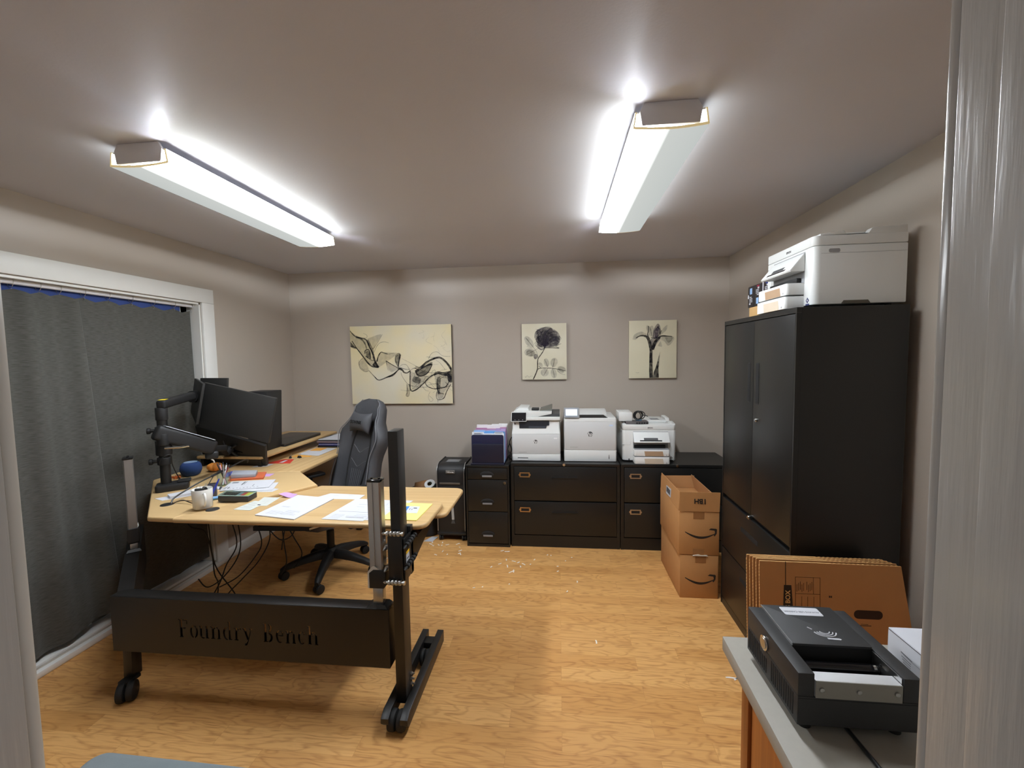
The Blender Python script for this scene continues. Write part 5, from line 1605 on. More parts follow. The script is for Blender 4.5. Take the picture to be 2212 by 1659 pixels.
# ------------------------------------------------------------------ cardboard delivery boxes
def smile(parent, cx, cz, wd, yf):
    """curved arrow printed on a box front"""
    bm = B()
    pts_u, pts_l = [], []
    for i in range(17):
        s = i / 16
        x = cx - wd / 2 + wd * 0.93 * s
        base = cz - 0.040 * math.sin(PI * (0.06 + 0.80 * s)) * 1.05 + 0.010
        th = 0.0035 + 0.0085 * math.sin(PI * min(1, s * 0.95 + 0.03))
        pts_u.append((x, base + th * 0.4)); pts_l.append((x, base - th * 0.9))
    f = pts_l + pts_u[::-1]
    prism(bm, f, yf - 0.0005, yf, 'y')
    hx, hz = cx + wd * 0.455, cz + 0.016
    prism(bm, [(hx - 0.040, hz + 0.002), (hx - 0.028, hz + 0.012), (hx + 0.006, hz + 0.010), (hx + 0.010, hz + 0.004), (hx + 0.008, hz - 0.022), (hx - 0.004, hz - 0.040), (hx - 0.010, hz - 0.036), (hx - 0.002, hz - 0.016), (hx - 0.005, hz - 0.002)], yf - 0.0006, yf - 0.0001, 'y')
    return P('printed_arrow', bm, M_INKD if False else mat('black_box_print', srgb(38, 30, 24), rough=0.7, var=0.05), parent, smooth=False)
def closed_box(x0, x1, y0, y1, z0, z1, label):
    t = thing('cardboard_box', label, 'box', ((x0 + x1) / 2, (y0 + y1) / 2, z0), group='brown delivery boxes stacked by the tall cabinet')
    bm = B(); box(bm, x0, x1, y0, y1, z0 + 0.0006, z1, bev=0.004)
    P('carton', bm, M_CARD, t)
    return t
b1 = closed_box(0.772, 1.012, 2.792, 3.30, 0.0, 0.287, 'bottom brown cardboard box with a printed curved arrow, on the floor')
smile(b1, 0.900, 0.135, 0.190, 2.792)
bm = B(); box(bm, 0.868, 0.935, 2.7912, 2.792, 0.236, 0.286); P('tape', bm, M_TAPE, b1, smooth=False)
bm = B(); prism(bm, [(0.850, 0.284), (0.945, 0.284), (0.938, 0.292), (0.905, 0.2895), (0.885, 0.295), (0.860, 0.290)], 2.786, 2.792, 'y'); P('torn_tape_end', bm, mat('frayed_paper_tape', srgb(214, 206, 190), rough=0.6, var=0.1), b1, smooth=False)
b2 = closed_box(0.764, 1.014, 2.790, 3.30, 0.2895, 0.575, 'upper cardboard box with open top flaps, stacked on another box')
smile(b2, 0.900, 0.440, 0.196, 2.790)
for z0, z1 in ((0.527, 0.572), (0.2905, 0.330)):
    bm = B(); box(bm, 0.852, 0.920, 2.7892, 2.790, z0, z1); P('tape', bm, M_TAPE, b2, smooth=False)
# upright flaps
bm = B(); hexa(bm, [(0.766, 2.786, 0.578), (1.012, 2.786, 0.578), (1.012, 2.7895, 0.578), (0.766, 2.7895, 0.578)], [(0.764, 2.781, 0.706), (1.014, 2.781, 0.704), (1.014, 2.7845, 0.704), (0.764, 2.7845, 0.706)])
f1 = P('flap', bm, M_CARD, b2, smooth=False)
bm = text_bm('1BH', 0.044, 0.0003, 0.0012); place(bm, (0.892, 2.7815, 0.648), (-1, 0, 0), (0, 0, -1)); P('flap_print', bm, MATS['black_box_print'], f1, smooth=False)
bm = B(); hexa(bm, [(0.764, 2.80, 0.576), (0.7675, 2.80, 0.576), (0.7675, 3.29, 0.576), (0.764, 3.29, 0.576)], [(0.770, 2.80, 0.700), (0.7735, 2.80, 0.700), (0.7735, 3.29, 0.690), (0.770, 3.29, 0.690)])
f2 = P('flap', bm, M_CARD, b2, smooth=False)
bm = B(); hexa(bm, [(1.010, 2.80, 0.576), (1.0135, 2.80, 0.576), (1.0135, 3.29, 0.576), (1.010, 3.29, 0.576)], [(0.985, 2.80, 0.680), (0.9885, 2.80, 0.680), (0.9885, 3.29, 0.680), (0.985, 3.29, 0.680)])
P('flap', bm, M_CARDIN, b2, smooth=False)
bm = B(); hexa(bm, [(0.766, 3.294, 0.576), (1.012, 3.294, 0.576), (1.012, 3.298, 0.576), (0.766, 3.298, 0.576)], [(0.770, 3.300, 0.665), (1.012, 3.300, 0.668), (1.012, 3.304, 0.668), (0.770, 3.304, 0.665)])
P('flap', bm, M_CARDIN, b2, smooth=False)
bm = B(); prism(bm, [(3.00, 0.594), (3.125, 0.588), (3.125, 0.645), (3.00, 0.655)], 0.7625, 0.7635, 'x')
for v in bm.verts:
    v.co.x += (v.co.z - 0.576) * 0.048
lb = P('barcode_label', bm, M_PAPER, f2, smooth=False)
bm = B()
for k in range(8):
    box(bm, 0.7615, 0.7624, 3.02 + k * 0.012, 3.02 + k * 0.012 + (0.006 if k % 3 else 0.009), 0.605, 0.640)
for v in bm.verts:
    v.co.x += (v.co.z - 0.576) * 0.048
P('barcode', bm, M_INKD, lb, smooth=False)

# flattened cartons leaning against the tall cabinet
for k, (dy, dx, zt, wh) in enumerate(((0.0, 0.0, 0.716, 'frontmost, with a hand hole'), (0.016, -0.006, 0.718, 'second in the row from the front'), (0.032, -0.012, 0.716, 'in the middle of the row'), (0.048, -0.018, 0.714, 'second in the row from the cabinet'), (0.064, -0.024, 0.712, 'rearmost, against the tall black cabinet'))):
    yb_, yt = 1.800 + dy, 1.838 + dy
    bm = B()
    out = [(0.835 + dx, 0.0), (1.452, 0.0), (1.452, 0.12), (1.412 - k * 0.004, 0.47), (1.374 - k * 0.006, zt - 0.004), (0.830 + dx, zt)]
    hole = []
    prism(bm, out, 0.0, 0.0055, 'y')
    for v in bm.verts:
        v.co.y += yb_ + (yt - yb_) * v.co.z / 0.715
    t = thing('flattened_carton', 'flattened brown carton leaning by the tall cabinet, ' + wh, 'cardboard', (1.1, yb_, 0), group='flattened archive cartons leaning by the tall cabinet')
    P('sheet', bm, M_CARD, t, smooth=False)
    bm = B(); nseg = 60
    for i in range(nseg):
        xx = 0.832 + dx + (1.372 - k * 0.006 - 0.832 - dx) * i / nseg
        zz = zt - 0.004 * i / nseg
        y_ = yb_ + (yt - yb_) * zz / 0.715
        if i % 2 == 0 or i < 30:
            box(bm, xx, xx + 0.0088, y_ + 0.0008, y_ + 0.0048, zz - 0.001, zz + 0.0012)
    P('corrugated_edge', bm, M_CARDED, t, smooth=False)
    bm = B()
    for i in range(50):
        zz = 0.01 + i * (zt - 0.02) / 50
        y_ = yb_ + (yt - yb_) * zz / 0.715
        xx = 0.835 + dx - 0.005 * zz / 0.715
        box(bm, xx - 0.0014, xx + 0.0005, y_ + 0.0008, y_ + 0.0048, zz, zz + 0.009)
    P('side_edge', bm, M_CARDED, t, smooth=False)
    if k == 0:
        fc = t
def onc(x, z, e=0.0006):
    return (x, 1.800 + 0.038 * z / 0.715 - e, z)
M_BPRINT = mat('brown_black_carton_print', srgb(48, 34, 22), rough=0.75, var=0.08)
def cquad(bm, x0, x1, z0, z1, e=0.0006, mi=0):
    quad(bm, [onc(x0, z0, e), onc(x1, z0, e), onc(x1, z1, e), onc(x0, z1, e)], mi)
bm = B()
quad(bm, [onc(0.922, 0.50), onc(0.963, 0.50), onc(0.955, 0.62), onc(0.926, 0.62)])
cquad(bm, 0.931, 0.934, 0.62, 0.718)
bp_ = P('printed_band', bm, M_BPRINT, fc, smooth=False)
bm = text_bm('BANKERS BOX', 0.026, 0.0001, 0.0006)
place(bm, onc(0.942, 0.512, 0.0009), (0, 0.05, 1), (-1, 0, 0)); 
P('band_lettering', bm, M_CARDED, bp_, smooth=False)
bm = B()
for x in (0.970, 1.066):
    cquad(bm, x, x + 0.0016, 0.44, 0.656)
cquad(bm, 1.040, 1.0414, 0.585, 0.656)
for z in (0.654, 0.585):
    cquad(bm, 0.970, 1.0676, z, z + 0.0014)
for x in (0.995, 1.018, 1.042):
    cquad(bm, x, x + 0.0013, 0.44, 0.575)
for j in range(9):
    x = 0.976 + j * 0.0065 + (0.006 if j > 4 else 0)
    cquad(bm, x, x + 0.0016, 0.594 + 0.004 * (j % 3), 0.625 + 0.006 * ((j * 7) % 3))
cquad(bm, 1.101, 1.106, 0.574, 0.582); cquad(bm, 1.1075, 1.1125, 0.574, 0.582)
cquad(bm, 1.215, 1.262, 0.463, 0.466); cquad(bm, 1.222, 1.25, 0.469, 0.471)
P('printed_table', bm, M_BPRINT, fc, smooth=False)
bm = B()
f = bm.faces.new([bm.verts.new(onc(a, b, 0.0004)) for a, b in rrect(1.196, 1.305, 0.492, 0.528, 0.017, 5)])
P('hand_hole', bm, mat('dark_carton_hole', srgb(52, 32, 18), rough=0.9), fc, smooth=False)

# ------------------------------------------------------------------ things on top of the tall cabinet
bm = B(); box(bm, 1.150, 1.35, 2.44, 2.745, 1.7803, 1.858, bev=0.003)
o = obj('cardboard_box', bm, mat('light_tan_cardboard', srgb(208, 168, 112), rough=0.75, var=0.05, scale=12)); tag(o, 'plain tan cardboard box under the ink cartridge boxes on the tall cabinet', 'box')
M_INKB = mat('black_ink_carton', srgb(44, 38, 38), rough=0.5, var=0.06)
M_SKY = mat('pale_blue_print', srgb(150, 186, 228), rough=0.5, var=0.05)
INKC = [('magenta', srgb(198, 60, 84)), ('dark blue', srgb(36, 66, 150)), ('yellow', srgb(214, 190, 90))]
ys = [(2.772, 2.690), (2.687, 2.598), (2.578, 2.492), (2.468, 2.382)]
for k, (ya, yb_) in enumerate(ys):
    flip = k == 0
    cn = 'upside-down' if flip else INKC[k - 1][0] + '-marked'
    t = thing('ink_carton', '%s black ink cartridge box standing in the row on the tall cabinet' % cn, 'box', (1.2, (ya + yb_) / 2, 1.858), group='ink cartridge boxes on the tall cabinet')
    bm = B(); box(bm, 1.152, 1.30, yb_, ya, 1.8585, 1.985, bev=0.006)
    P('carton', bm, M_INKB, t)
    fx = 1.1515
    yc, zc = (ya + yb_) / 2, 1.9215
    sg = -1 if flip else 1
    def fq(bm, u0, u1, v0, v1):
        # u towards the camera (minus y), v up; mirrored for the upside-down one
        quad(bm, [(fx, yc - sg * u0, zc + sg * v0), (fx, yc - sg * u1, zc + sg * v0), (fx, yc - sg * u1, zc + sg * v1), (fx, yc - sg * u0, zc + sg * v1)])
    bm = B(); fq(bm, -0.018, 0.012, -0.050, -0.015); P('picture_print', bm, M_SKY, t, smooth=False)
    bm = B()
    for j in range(3):
        fq(bm, -0.022, 0.016, 0.010 + j * 0.009, 0.0145 + j * 0.009)
    fq(bm, 0.0, 0.020, 0.036, 0.046)
    fq(bm, -0.010, 0.014, 0.000, 0.005)
    P('white_print', bm, M_PAPER, t, smooth=False)
    bm = B()
    bmt = [(0.030 + 0.009 * math.cos(a), -0.002 + 0.012 * math.sin(a)) for a in [2 * PI * i / 14 for i in range(14)]]
    bm.faces.new([bm.verts.new((fx, yc - sg * a, zc + sg * b)) for a, b in bmt])
    P('oval_print', bm, M_PAPER, t, smooth=False)
    if not flip:
        bm = B(); fq(bm, -0.012, 0.020, 0.050, 0.056); fq(bm, 0.002, 0.012, 0.046, 0.056)
        P('colour_mark', bm, mat('ink_mark_%d' % k, INKC[k - 1][1], rough=0.5), t, smooth=False)
for k, y in enumerate((2.588, 2.480)):
    bm = B(); box(bm, 1.156, 1.298, y - 0.0055, y + 0.0075, 1.8585, 1.986, bev=0.002)
    o = obj('ink_carton', bm, M_PAPER); tag(o, ('white-sided ink box between the magenta-marked and dark blue-marked boxes', 'white-sided ink box between the dark blue-marked and yellow-marked boxes')[k], 'box', 'white-sided ink boxes on the tall cabinet')

# ------------------------------------------------------------------ counter on the right with the carrier unit
ct = thing('counter', 'grey-topped wooden counter at the right foreground by the door', 'counter', (1.0, 0.85, 0))
ct['label'] = 'grey-topped wooden counter by the door holding a black sheet-feed unit'
M_CTOP = mat('grey_laminate_top', srgb(152, 148, 138), rough=0.5, var=0.06, scale=60, bump=0.06, bscale=300)
M_OAKP = wood_mat('orange_oak_panel', srgb(186, 112, 48), srgb(156, 86, 32), 'Z', rough=0.45)
M_OAKD = wood_mat('orange_oak_stile', srgb(168, 102, 46), srgb(138, 78, 32), 'Z', rough=0.45)
bm = B()
hexa(bm, [(0.452, 0.42, 0.703), (1.512, 0.42, 0.703), (1.512, 1.285, 0.703), (0.480, 1.285, 0.703)], [(0.452, 0.42, 0.744), (1.512, 0.42, 0.744), (1.512, 1.285, 0.744), (0.480, 1.285, 0.744)], bev=0.002)
P('worktop', bm, M_CTOP, ct)
bm = B(); box(bm, 0.512, 1.505, 0.46, 1.198, 0.0, 0.702); P('carcass', bm, M_OAKD, ct, smooth=False)
bm = B(); box(bm, 0.502, 0.5125, 1.158, 1.199, 0.0, 0.702, bev=0.001); P('stile', bm, M_OAKD, ct)
bm = B(); box(bm, 0.502, 0.5125, 0.46, 0.50, 0.0, 0.702, bev=0.001); P('stile', bm, M_OAKD, ct)
bm = B(); box(bm, 0.507, 0.5125, 0.51, 1.146, 0.02, 0.69, bev=0.002); P('side_panel', bm, M_OAKP, ct)

sc = thing('carrier_unit', 'black metal sheet-feed unit with a white use-carrier label on the grey counter', 'office machine', (0.64, 1.08, 0.744))
M_CHAR = mat('charcoal_textured_steel', srgb(46, 47, 48), rough=0.5, var=0.06, scale=80, bump=0.2, bscale=900)
x0, x1, y0, y1, z0, z1 = 0.517, 0.764, 0.955, 1.205, 0.766, 0.886
bm = B(); box(bm, x0, x1, y0, y1, z0, z0 + 0.066, bev=0.0015); P('base_shell', bm, M_CHAR, sc)
for xa, xb in ((x0, x0 + 0.034), (x1 - 0.034, x1)):
    bm = B(); box(bm, xa, xb, y0, y1, z0 + 0.0665, z1, bev=0.0015); P('side_rail', bm, M_CHAR, sc)
bm = B(); box(bm, x0 + 0.0345, x1 - 0.0345, 1.050, y1, z0 + 0.0665, z1 - 0.001); P('mechanism_housing', bm, M_SHAD, sc, smooth=False)
bm = B(); prism(bm, rounded([(x0 + 0.036, 1.048), (x1 - 0.034, 1.048), (x1 - 0.034, y1 + 0.004), (x0 + 0.036, y1 + 0.004)], 0.004), z1 - 0.0005, z1 + 0.0055, 'z', bev=0.0012)
lid = P('lid', bm, M_CHAR, sc)
bm = B(); box(bm, x0 + 0.0335, x0 + 0.0358, 1.048, y1 + 0.003, z1, z1 + 0.006); P('lid_edge', bm, M_ALU, lid, label='bright lid edge', smooth=False)
bm = B(); prism(bm, rrect(0.594, 0.690, 1.164, 1.200, 0.004, 3), z1 + 0.0056, z1 + 0.0062, 'z'); wl = P('white_label', bm, M_PAPER, lid, smooth=False)
bm = text_bm('ALWAYS USE CARRIER', 0.0088, 0.0001, 0.0001); place(bm, (0.642, 1.180, z1 + 0.0064), (-1, 0, 0), (0, -1, 0)); P('label_lettering', bm, M_INK, wl, smooth=False)
bm = B()
for r, s in ((0.012, -1), (0.019, -1), (0.026, -1)):
    tube(bm, [(0.652 + r * math.cos(a), 1.100 + r * 0.85 * math.sin(a), z1 + 0.006) for a in [math.radians(180 + 14 + (152 - 0.0) * i / 8) for i in range(9)]], 0.0016, n=5, sub=2)
tube(bm, [(0.627, 1.105, z1 + 0.006), (0.620, 1.113, z1 + 0.006)], 0.0016, n=5, sub=0)
prism(bm, [(0.645, 1.0690), (0.672, 1.0675), (0.676, 1.0705), (0.672, 1.0735), (0.645, 1.0740)], z1 + 0.0056, z1 + 0.0064, 'z')
P('lid_logo', bm, M_PAPER, lid, smooth=False)
bm = B(); box(bm, x1 - 0.0362, x1 - 0.0344, y0 + 0.004, 1.047, z0 + 0.067, z1 - 0.003); ip = P('inner_plate', bm, M_STEEL, sc, label='bright inner steel plate', smooth=False)
bm = B()
for y, z in ((0.972, 0.842), (1.02, 0.868), (1.035, 0.855)):
    cyl(bm, (x1 - 0.0372, y, z), (x1 - 0.0362, y, z), 0.003, n=10)
P('plate_holes', bm, M_SHAD, ip)
for k, (y, z, r) in enumerate(((1.030, 0.848, 0.013), (0.998, 0.846, 0.012))):
    bm = B(); cyl(bm, (x0 + 0.036, y, z), (x1 - 0.037, y, z), r, n=20); P('feed_roller', bm, M_BLKG, sc)
bm = B(); cyl(bm, (x1 - 0.050, 1.024, 0.857), (x1 - 0.044, 1.024, 0.857), 0.0075, n=16); cyl(bm, (x1 - 0.050, 1.012, 0.846), (x1 - 0.044, 1.012, 0.846), 0.005, n=14); P('roller_end', bm, M_CHROME, sc)
bm = B(); box(bm, x0 + 0.036, x1 - 0.037, y0 - 0.0, 0.984, z0 + 0.0665, z0 + 0.105, bev=0.001)
fp = P('feed_plate', bm, M_ALU if False else mat('satin_white_aluminium', srgb(214, 216, 218), rough=0.45, metal=0.2, var=0.03), sc, label='white metal feed plate')
bm = B(); box(bm, x0 + 0.036, x1 - 0.037, y0 - 0.0015, y0 - 0.0002, z0 + 0.066, z0 + 0.1045); P('plate_lip', bm, mat('grey_anodised_lip', srgb(150, 148, 140), rough=0.45, metal=0.3, var=0.05), fp, smooth=False)
for x in (x0 + 0.048, (x0 + x1) / 2, x1 - 0.048):
    bm = B(); cyl(bm, (x, y0 - 0.0015, z0 + 0.086), (x, y0 - 0.005, z0 + 0.086), 0.005, n=14, bev=0.001); P('screw', bm, M_STEEL, fp)
bm = B(); box(bm, x0 + 0.002, x1 - 0.002, y0 - 0.001, y0 - 0.0002, z0 + 0.004, z0 + 0.062); P('front_shell', bm, M_CHAR, sc, smooth=False)
for ya, n_ in ((0.972, 11), (1.096, 11)):
    for k in range(n_):
        bm = B(); y = ya + k * 0.0096
        hh = 0.052 if not (ya > 1.05 and y < 1.125) else 0.038
        box(bm, x0 - 0.0006, x0 + 0.0004, y, y + 0.0048, z0 + 0.010, z0 + 0.010 + hh)
        P('vent_slot', bm, M_DKGAP, sc, smooth=False)
bm = B()
c = V((x0, 1.107, z0 + 0.083))
cyl(bm, c, c - V((0.004, 0, 0)), 0.0185, n=28, bev=0.0012)
pb = P('power_button', bm, M_CHROME, sc, label='round chrome power button')
bm = B(); cyl(bm, c - V((0.004, 0, 0)), c - V((0.0055, 0, 0)), 0.014, n=24); P('button_centre', bm, M_STEEL, pb)
for sx in (x0 + 0.03, x1 - 0.03):
    for sy in (y0 + 0.03, y1 - 0.03):
        bm = B(); cyl(bm, (sx, sy, 0.7445), (sx, sy, z0), 0.014, n=16); P('rubber_foot', bm, M_RUB, sc)
bm = B(); tube(bm, [(0.63, 0.99, 0.75), (0.635, 0.90, 0.749), (0.640, 0.80, 0.749), (0.66, 0.66, 0.749), (0.72, 0.50, 0.749)], 0.0042, n=8)
o = obj('power_cable', bm, M_CABLE); tag(o, 'black cord running from under the black sheet-feed unit across the grey counter', 'cord')
wbx = thing('carton', 'white printed carton on the grey counter behind the black sheet-feed unit', 'box', (0.99, 1.04, 0.744))
bm = B(); box(bm, 0.868, 1.10, 0.90, 1.195, 0.7446, 0.852, bev=0.0015); P('carton_body', bm, M_PAPER, wbx)
bm = B()
quad(bm, [(0.8676, 1.15, 0.815), (0.8676, 1.115, 0.812), (0.8676, 1.115, 0.815), (0.8676, 1.15, 0.818)])
for k in range(3):
    quad(bm, [(0.8676, 1.148 - k * 0.003, 0.806 - k * 0.006), (0.8676, 1.118, 0.804 - k * 0.006), (0.8676, 1.118, 0.806 - k * 0.006), (0.8676, 1.148 - k * 0.003, 0.808 - k * 0.006)])
quad(bm, [(0.8676, 1.115, 0.812), (0.8676, 1.015, 0.812), (0.8676, 1.015, 0.8128), (0.8676, 1.115, 0.8128)])
P('small_print', bm, M_INK, wbx, smooth=False)
bm = B()
for k in range(9):
    box(bm, 0.8672, 0.8678, 0.985 + k * 0.004, 0.985 + k * 0.004 + (0.002 if k % 2 else 0.003), 0.782, 0.797)
P('barcode', bm, M_INKD, wbx, smooth=False)
bm = B(); box(bm, 0.869, 1.099, 0.901, 1.194, 0.8518, 0.853, bev=0.0004); P('carton_lid', bm, M_PAPER, wbx)
bm = B(); box(bm, 0.8674, 0.869, 0.902, 1.193, 0.8490, 0.8505); P('lid_gap', bm, M_DGREY, wbx, smooth=False)

# grey upholstered stool just inside the door
st = thing('ottoman', 'blue-grey upholstered stool corner at the bottom of the view, inside the door', 'stool', (-1.03, 0.75, 0))
st['label'] = 'blue-grey upholstered stool just inside the door, only its corner showing'
bm = B()
pts = rounded([(-1.372, 0.44), (-0.70, 0.44), (-0.70, 1.050), (-1.372, 1.060)], 0.05, 8)
prism(bm, pts, 0.36, 0.45, 'z', bev=0.028, seg=5)
P('cushion', bm, mat('blue_grey_velour', srgb(118, 128, 132), rough=0.9, var=0.10, scale=14, bump=0.3, bscale=300), st, angle=60)
bm = B(); prism(bm, [(p[0] * 0.97 - 0.031, p[1] * 0.97 + 0.022) for p in pts], 0.10, 0.36, 'z'); P('base', bm, M_BLKM, st)
for x, y in ((-1.33, 0.48), (-0.74, 0.48), (-1.33, 0.99), (-0.74, 0.98)):
    bm = B(); cyl(bm, (x, y, 0.0), (x, y, 0.10), 0.018, 0.022, n=14); P('leg', bm, M_BLKM, st)

# ------------------------------------------------------------------ curtains at the patio window
def curtain_mat():
    m = bpy.data.materials.new('charcoal_slub_curtain')
    m.use_nodes = True
    nt = m.node_tree
    N, Lk = nt.nodes, nt.links
    b = N['Principled BSDF']
    tc = N.new('ShaderNodeTexCoord')
    mp = N.new('ShaderNodeMapping'); mp.inputs['Scale'].default_value = (1, 30, 260)
    Lk.new(tc.outputs['Object'], mp.inputs['Vector'])
    nz = N.new('ShaderNodeTexNoise'); nz.inputs['Scale'].default_value = 1.0; nz.inputs['Detail'].default_value = 3
    Lk.new(mp.outputs[0], nz.inputs['Vector'])
    cr = N.new('ShaderNodeValToRGB')
    cr.color_ramp.elements[0].position = 0.30; cr.color_ramp.elements[0].color = srgb(72, 72, 67)
    cr.color_ramp.elements[1].position = 0.60; cr.color_ramp.elements[1].color = srgb(88, 88, 84)
    Lk.new(nz.outputs['Fac'], cr.inputs['Fac'])
    Lk.new(cr.outputs['Color'], b.inputs['Base Color'])
    b.inputs['Roughness'].default_value = 0.85
    b.inputs['Sheen Weight'].default_value = 0.15
    b.inputs['Specular IOR Level'].default_value = 0.2
    bp = N.new('ShaderNodeBump'); bp.inputs['Strength'].default_value = 0.5; bp.inputs['Distance'].default_value = 0.002
    Lk.new(nz.outputs['Fac'], bp.inputs['Height']); Lk.new(bp.outputs[0], b.inputs['Normal'])
    return m
M_CURT = curtain_mat()
RING_Y = [1.868, 1.983, 2.075, 2.196, 2.330, 2.471, 2.621, 2.774, 2.915]

def sm(a, b, x):
    t = max(0.0, min(1.0, (x - a) / (b - a)))
    return t * t * (3 - 2 * t)

def cloth(xf, y_of, z_of, nu, nv, th=0.0025):
    """curtain surface with thickness: u along the rail, v from top to hem"""
    bm = B()
    F, K = [], []
    for j in range(nv + 1):
        v = j / nv
        rf, rk = [], []
        for i in range(nu + 1):
            u = i / nu
            y, z = y_of(u, v), z_of(u, v)
            x = xf(u, v)
            rf.append(bm.verts.new((x, y, z))); rk.append(bm.verts.new((x - th, y, z)))
        F.append(rf); K.append(rk)
    for j in range(nv):
        for i in range(nu):
            bm.faces.new((F[j][i], F[j + 1][i], F[j + 1][i + 1], F[j][i + 1]))
            bm.faces.new((K[j][i], K[j][i + 1], K[j + 1][i + 1], K[j + 1][i]))
    for j in range(nv):
        for c in (0, nu):
            bm.faces.new((F[j][c], K[j][c], K[j + 1][c], F[j + 1][c]))
    for r in (0, nv):
        for i in range(nu):
            bm.faces.new((F[r][i], F[r][i + 1], K[r][i + 1], K[r][i]))
    bmesh.ops.recalc_face_normals(bm, faces=bm.faces)
    return bm

def scallop(y):
    ds = sorted(abs(y - q) for q in [1.25, 1.40, 1.56, 1.72] + RING_Y)
    return min(ds[0], 0.07) / 0.07

# flatter panel on the far side
def xr_(u, v):
    y = 2.05 + 0.86 * u
    f = 0.0
    f += 0.012 * math.exp(-((u - 0.36) / 0.035) ** 2) * (1 - 0.6 * v)         # pinched pleat below one ring
    f -= 0.012 * math.exp(-((u - 0.43) / 0.04) ** 2) * (1 - 0.5 * v)
    f += 0.014 * math.sin(u * 17 + 1.2 + v * 1.4) * (0.35 + 0.65 * v) * (0.7 + 0.3 * math.sin(3 * v + 5 * u))
    f += 0.004 * math.sin(u * 41 + v * 5) * (0.3 + 0.7 * v)
    f += 0.008 * sm(0.55, 0.75, u) * math.exp(-((u - 0.62 - 0.06 * v) / 0.02) ** 2) * sm(0.25, 0.4, v)
    return XL - 0.052 + 0.006 * sm(0.2, 0.8, v) + 0.55 * f
ct2 = thing('curtain', 'flatter charcoal slub curtain panel behind the desk, nearest the window corner', 'curtain', (XL - 0.05, 2.45, 1.0), group='charcoal curtains at the patio window')
P('cloth_panel', cloth(xr_, lambda u, v: 2.05 + (0.862 + 0.024 * sm(0, 1, v)) * u + 0.05 * v * (1 - u), lambda u, v: (1.966 - 0.020 * scallop(2.05 + 0.86 * u) * (1 - v)) * (1 - v) + 0.085 * v - 0.0 , 150, 60), M_CURT, ct2, angle=80)
# gathered panel overlapping it on the near side
def xl_(u, v):
    p = u
    f = 0.030 * math.sin(p * 26.0 + 0.5 * math.sin(v * 2.2) + 0.8) + 0.010 * math.sin(p * 53 + 2 * v)
    f *= (0.75 + 0.35 * v)
    f += 0.006 * math.sin(v * 9 + p * 6) * v
    return XL - 0.032 + 0.55 * f + 0.012 * v
ct1 = thing('curtain', 'gathered charcoal curtain panel with deep vertical folds by the doorway', 'curtain', (XL - 0.03, 1.7, 1.0), group='charcoal curtains at the patio window')
P('cloth_panel', cloth(xl_, lambda u, v: 1.22 + (0.925 + 0.11 * v) * u, lambda u, v: (1.966 - 0.022 * scallop(1.22 + 0.925 * u) * (1 - v)) * (1 - v) + (0.075 + 0.03 * sm(0.6, 0.85, u) * (1 - sm(0.92, 1.0, u) * 0.3)) * v, 150, 60), M_CURT, ct1, angle=80)
rod = thing('curtain_rod', 'white tension rod across the top of the patio window', 'curtain rod', (XL - 0.047, 2.0, 2.0))
bm = B(); cyl(bm, (XL - 0.047, WY0 + 0.014, 2.001), (XL - 0.047, WY1 - 0.014, 2.001), 0.0125, n=20); P('rod', bm, mat('white_rod', srgb(228, 228, 232), rough=0.3), rod)
for y in (WY0 + 0.014, WY1 - 0.020):
    bm = B(); cyl(bm, (XL - 0.047, y, 2.001), (XL - 0.047, y + 0.006, 2.001), 0.0165, n=20); P('rod_end', bm, M_WHITE, rod)
for k, y in enumerate([1.25, 1.40, 1.56, 1.72] + RING_Y):
    bm = B()
    x0 = XL - 0.047
    tube(bm, [(x0 + 0.017 * math.cos(a), y + 0.004 * math.sin(a), 1.994 + 0.024 * math.sin(a)) for a in [2 * PI * i / 16 for i in range(17)]], 0.0014, n=5, sub=1)
    tube(bm, [(x0, y, 1.970), (x0 + 0.004, y + 0.002, 1.958), (x0 - 0.002, y, 1.950)], 0.0012, n=5, sub=2)
    P('ring', bm, M_STEEL, ct1 if y < 2.1 else ct2)
bm = B()
n = 60
top = [(1.115 + (2.845 - 1.115) * i / n) for i in range(n + 1)]
F = [[bm.verts.new((XL - 0.068 + 0.003 * math.sin(y * 30), y, z)) for y in top] for z in (1.995, 1.96, 1.80)]
K = [[bm.verts.new((XL - 0.071 + 0.003 * math.sin(y * 30), y, z)) for y in top] for z in (1.995, 1.96, 1.80)]
for G, fl in ((F, 0), (K, 1)):
    for a, b_ in zip(G, G[1:]):
        for i in range(n):
            q = (a[i], b_[i], b_[i + 1], a[i + 1])
            bm.faces.new(q if not fl else q[::-1])
for i in range(n):
    bm.faces.new((F[0][i], F[0][i + 1], K[0][i + 1], K[0][i]))
o = obj('blue_cloth', bm, mat('royal_blue_cloth', srgb(52, 72, 132), rough=0.85, var=0.12, scale=14, bump=0.3, bscale=60), angle=80); tag(o, 'royal blue cloth hung behind the curtains, showing under the white rod', 'cloth')

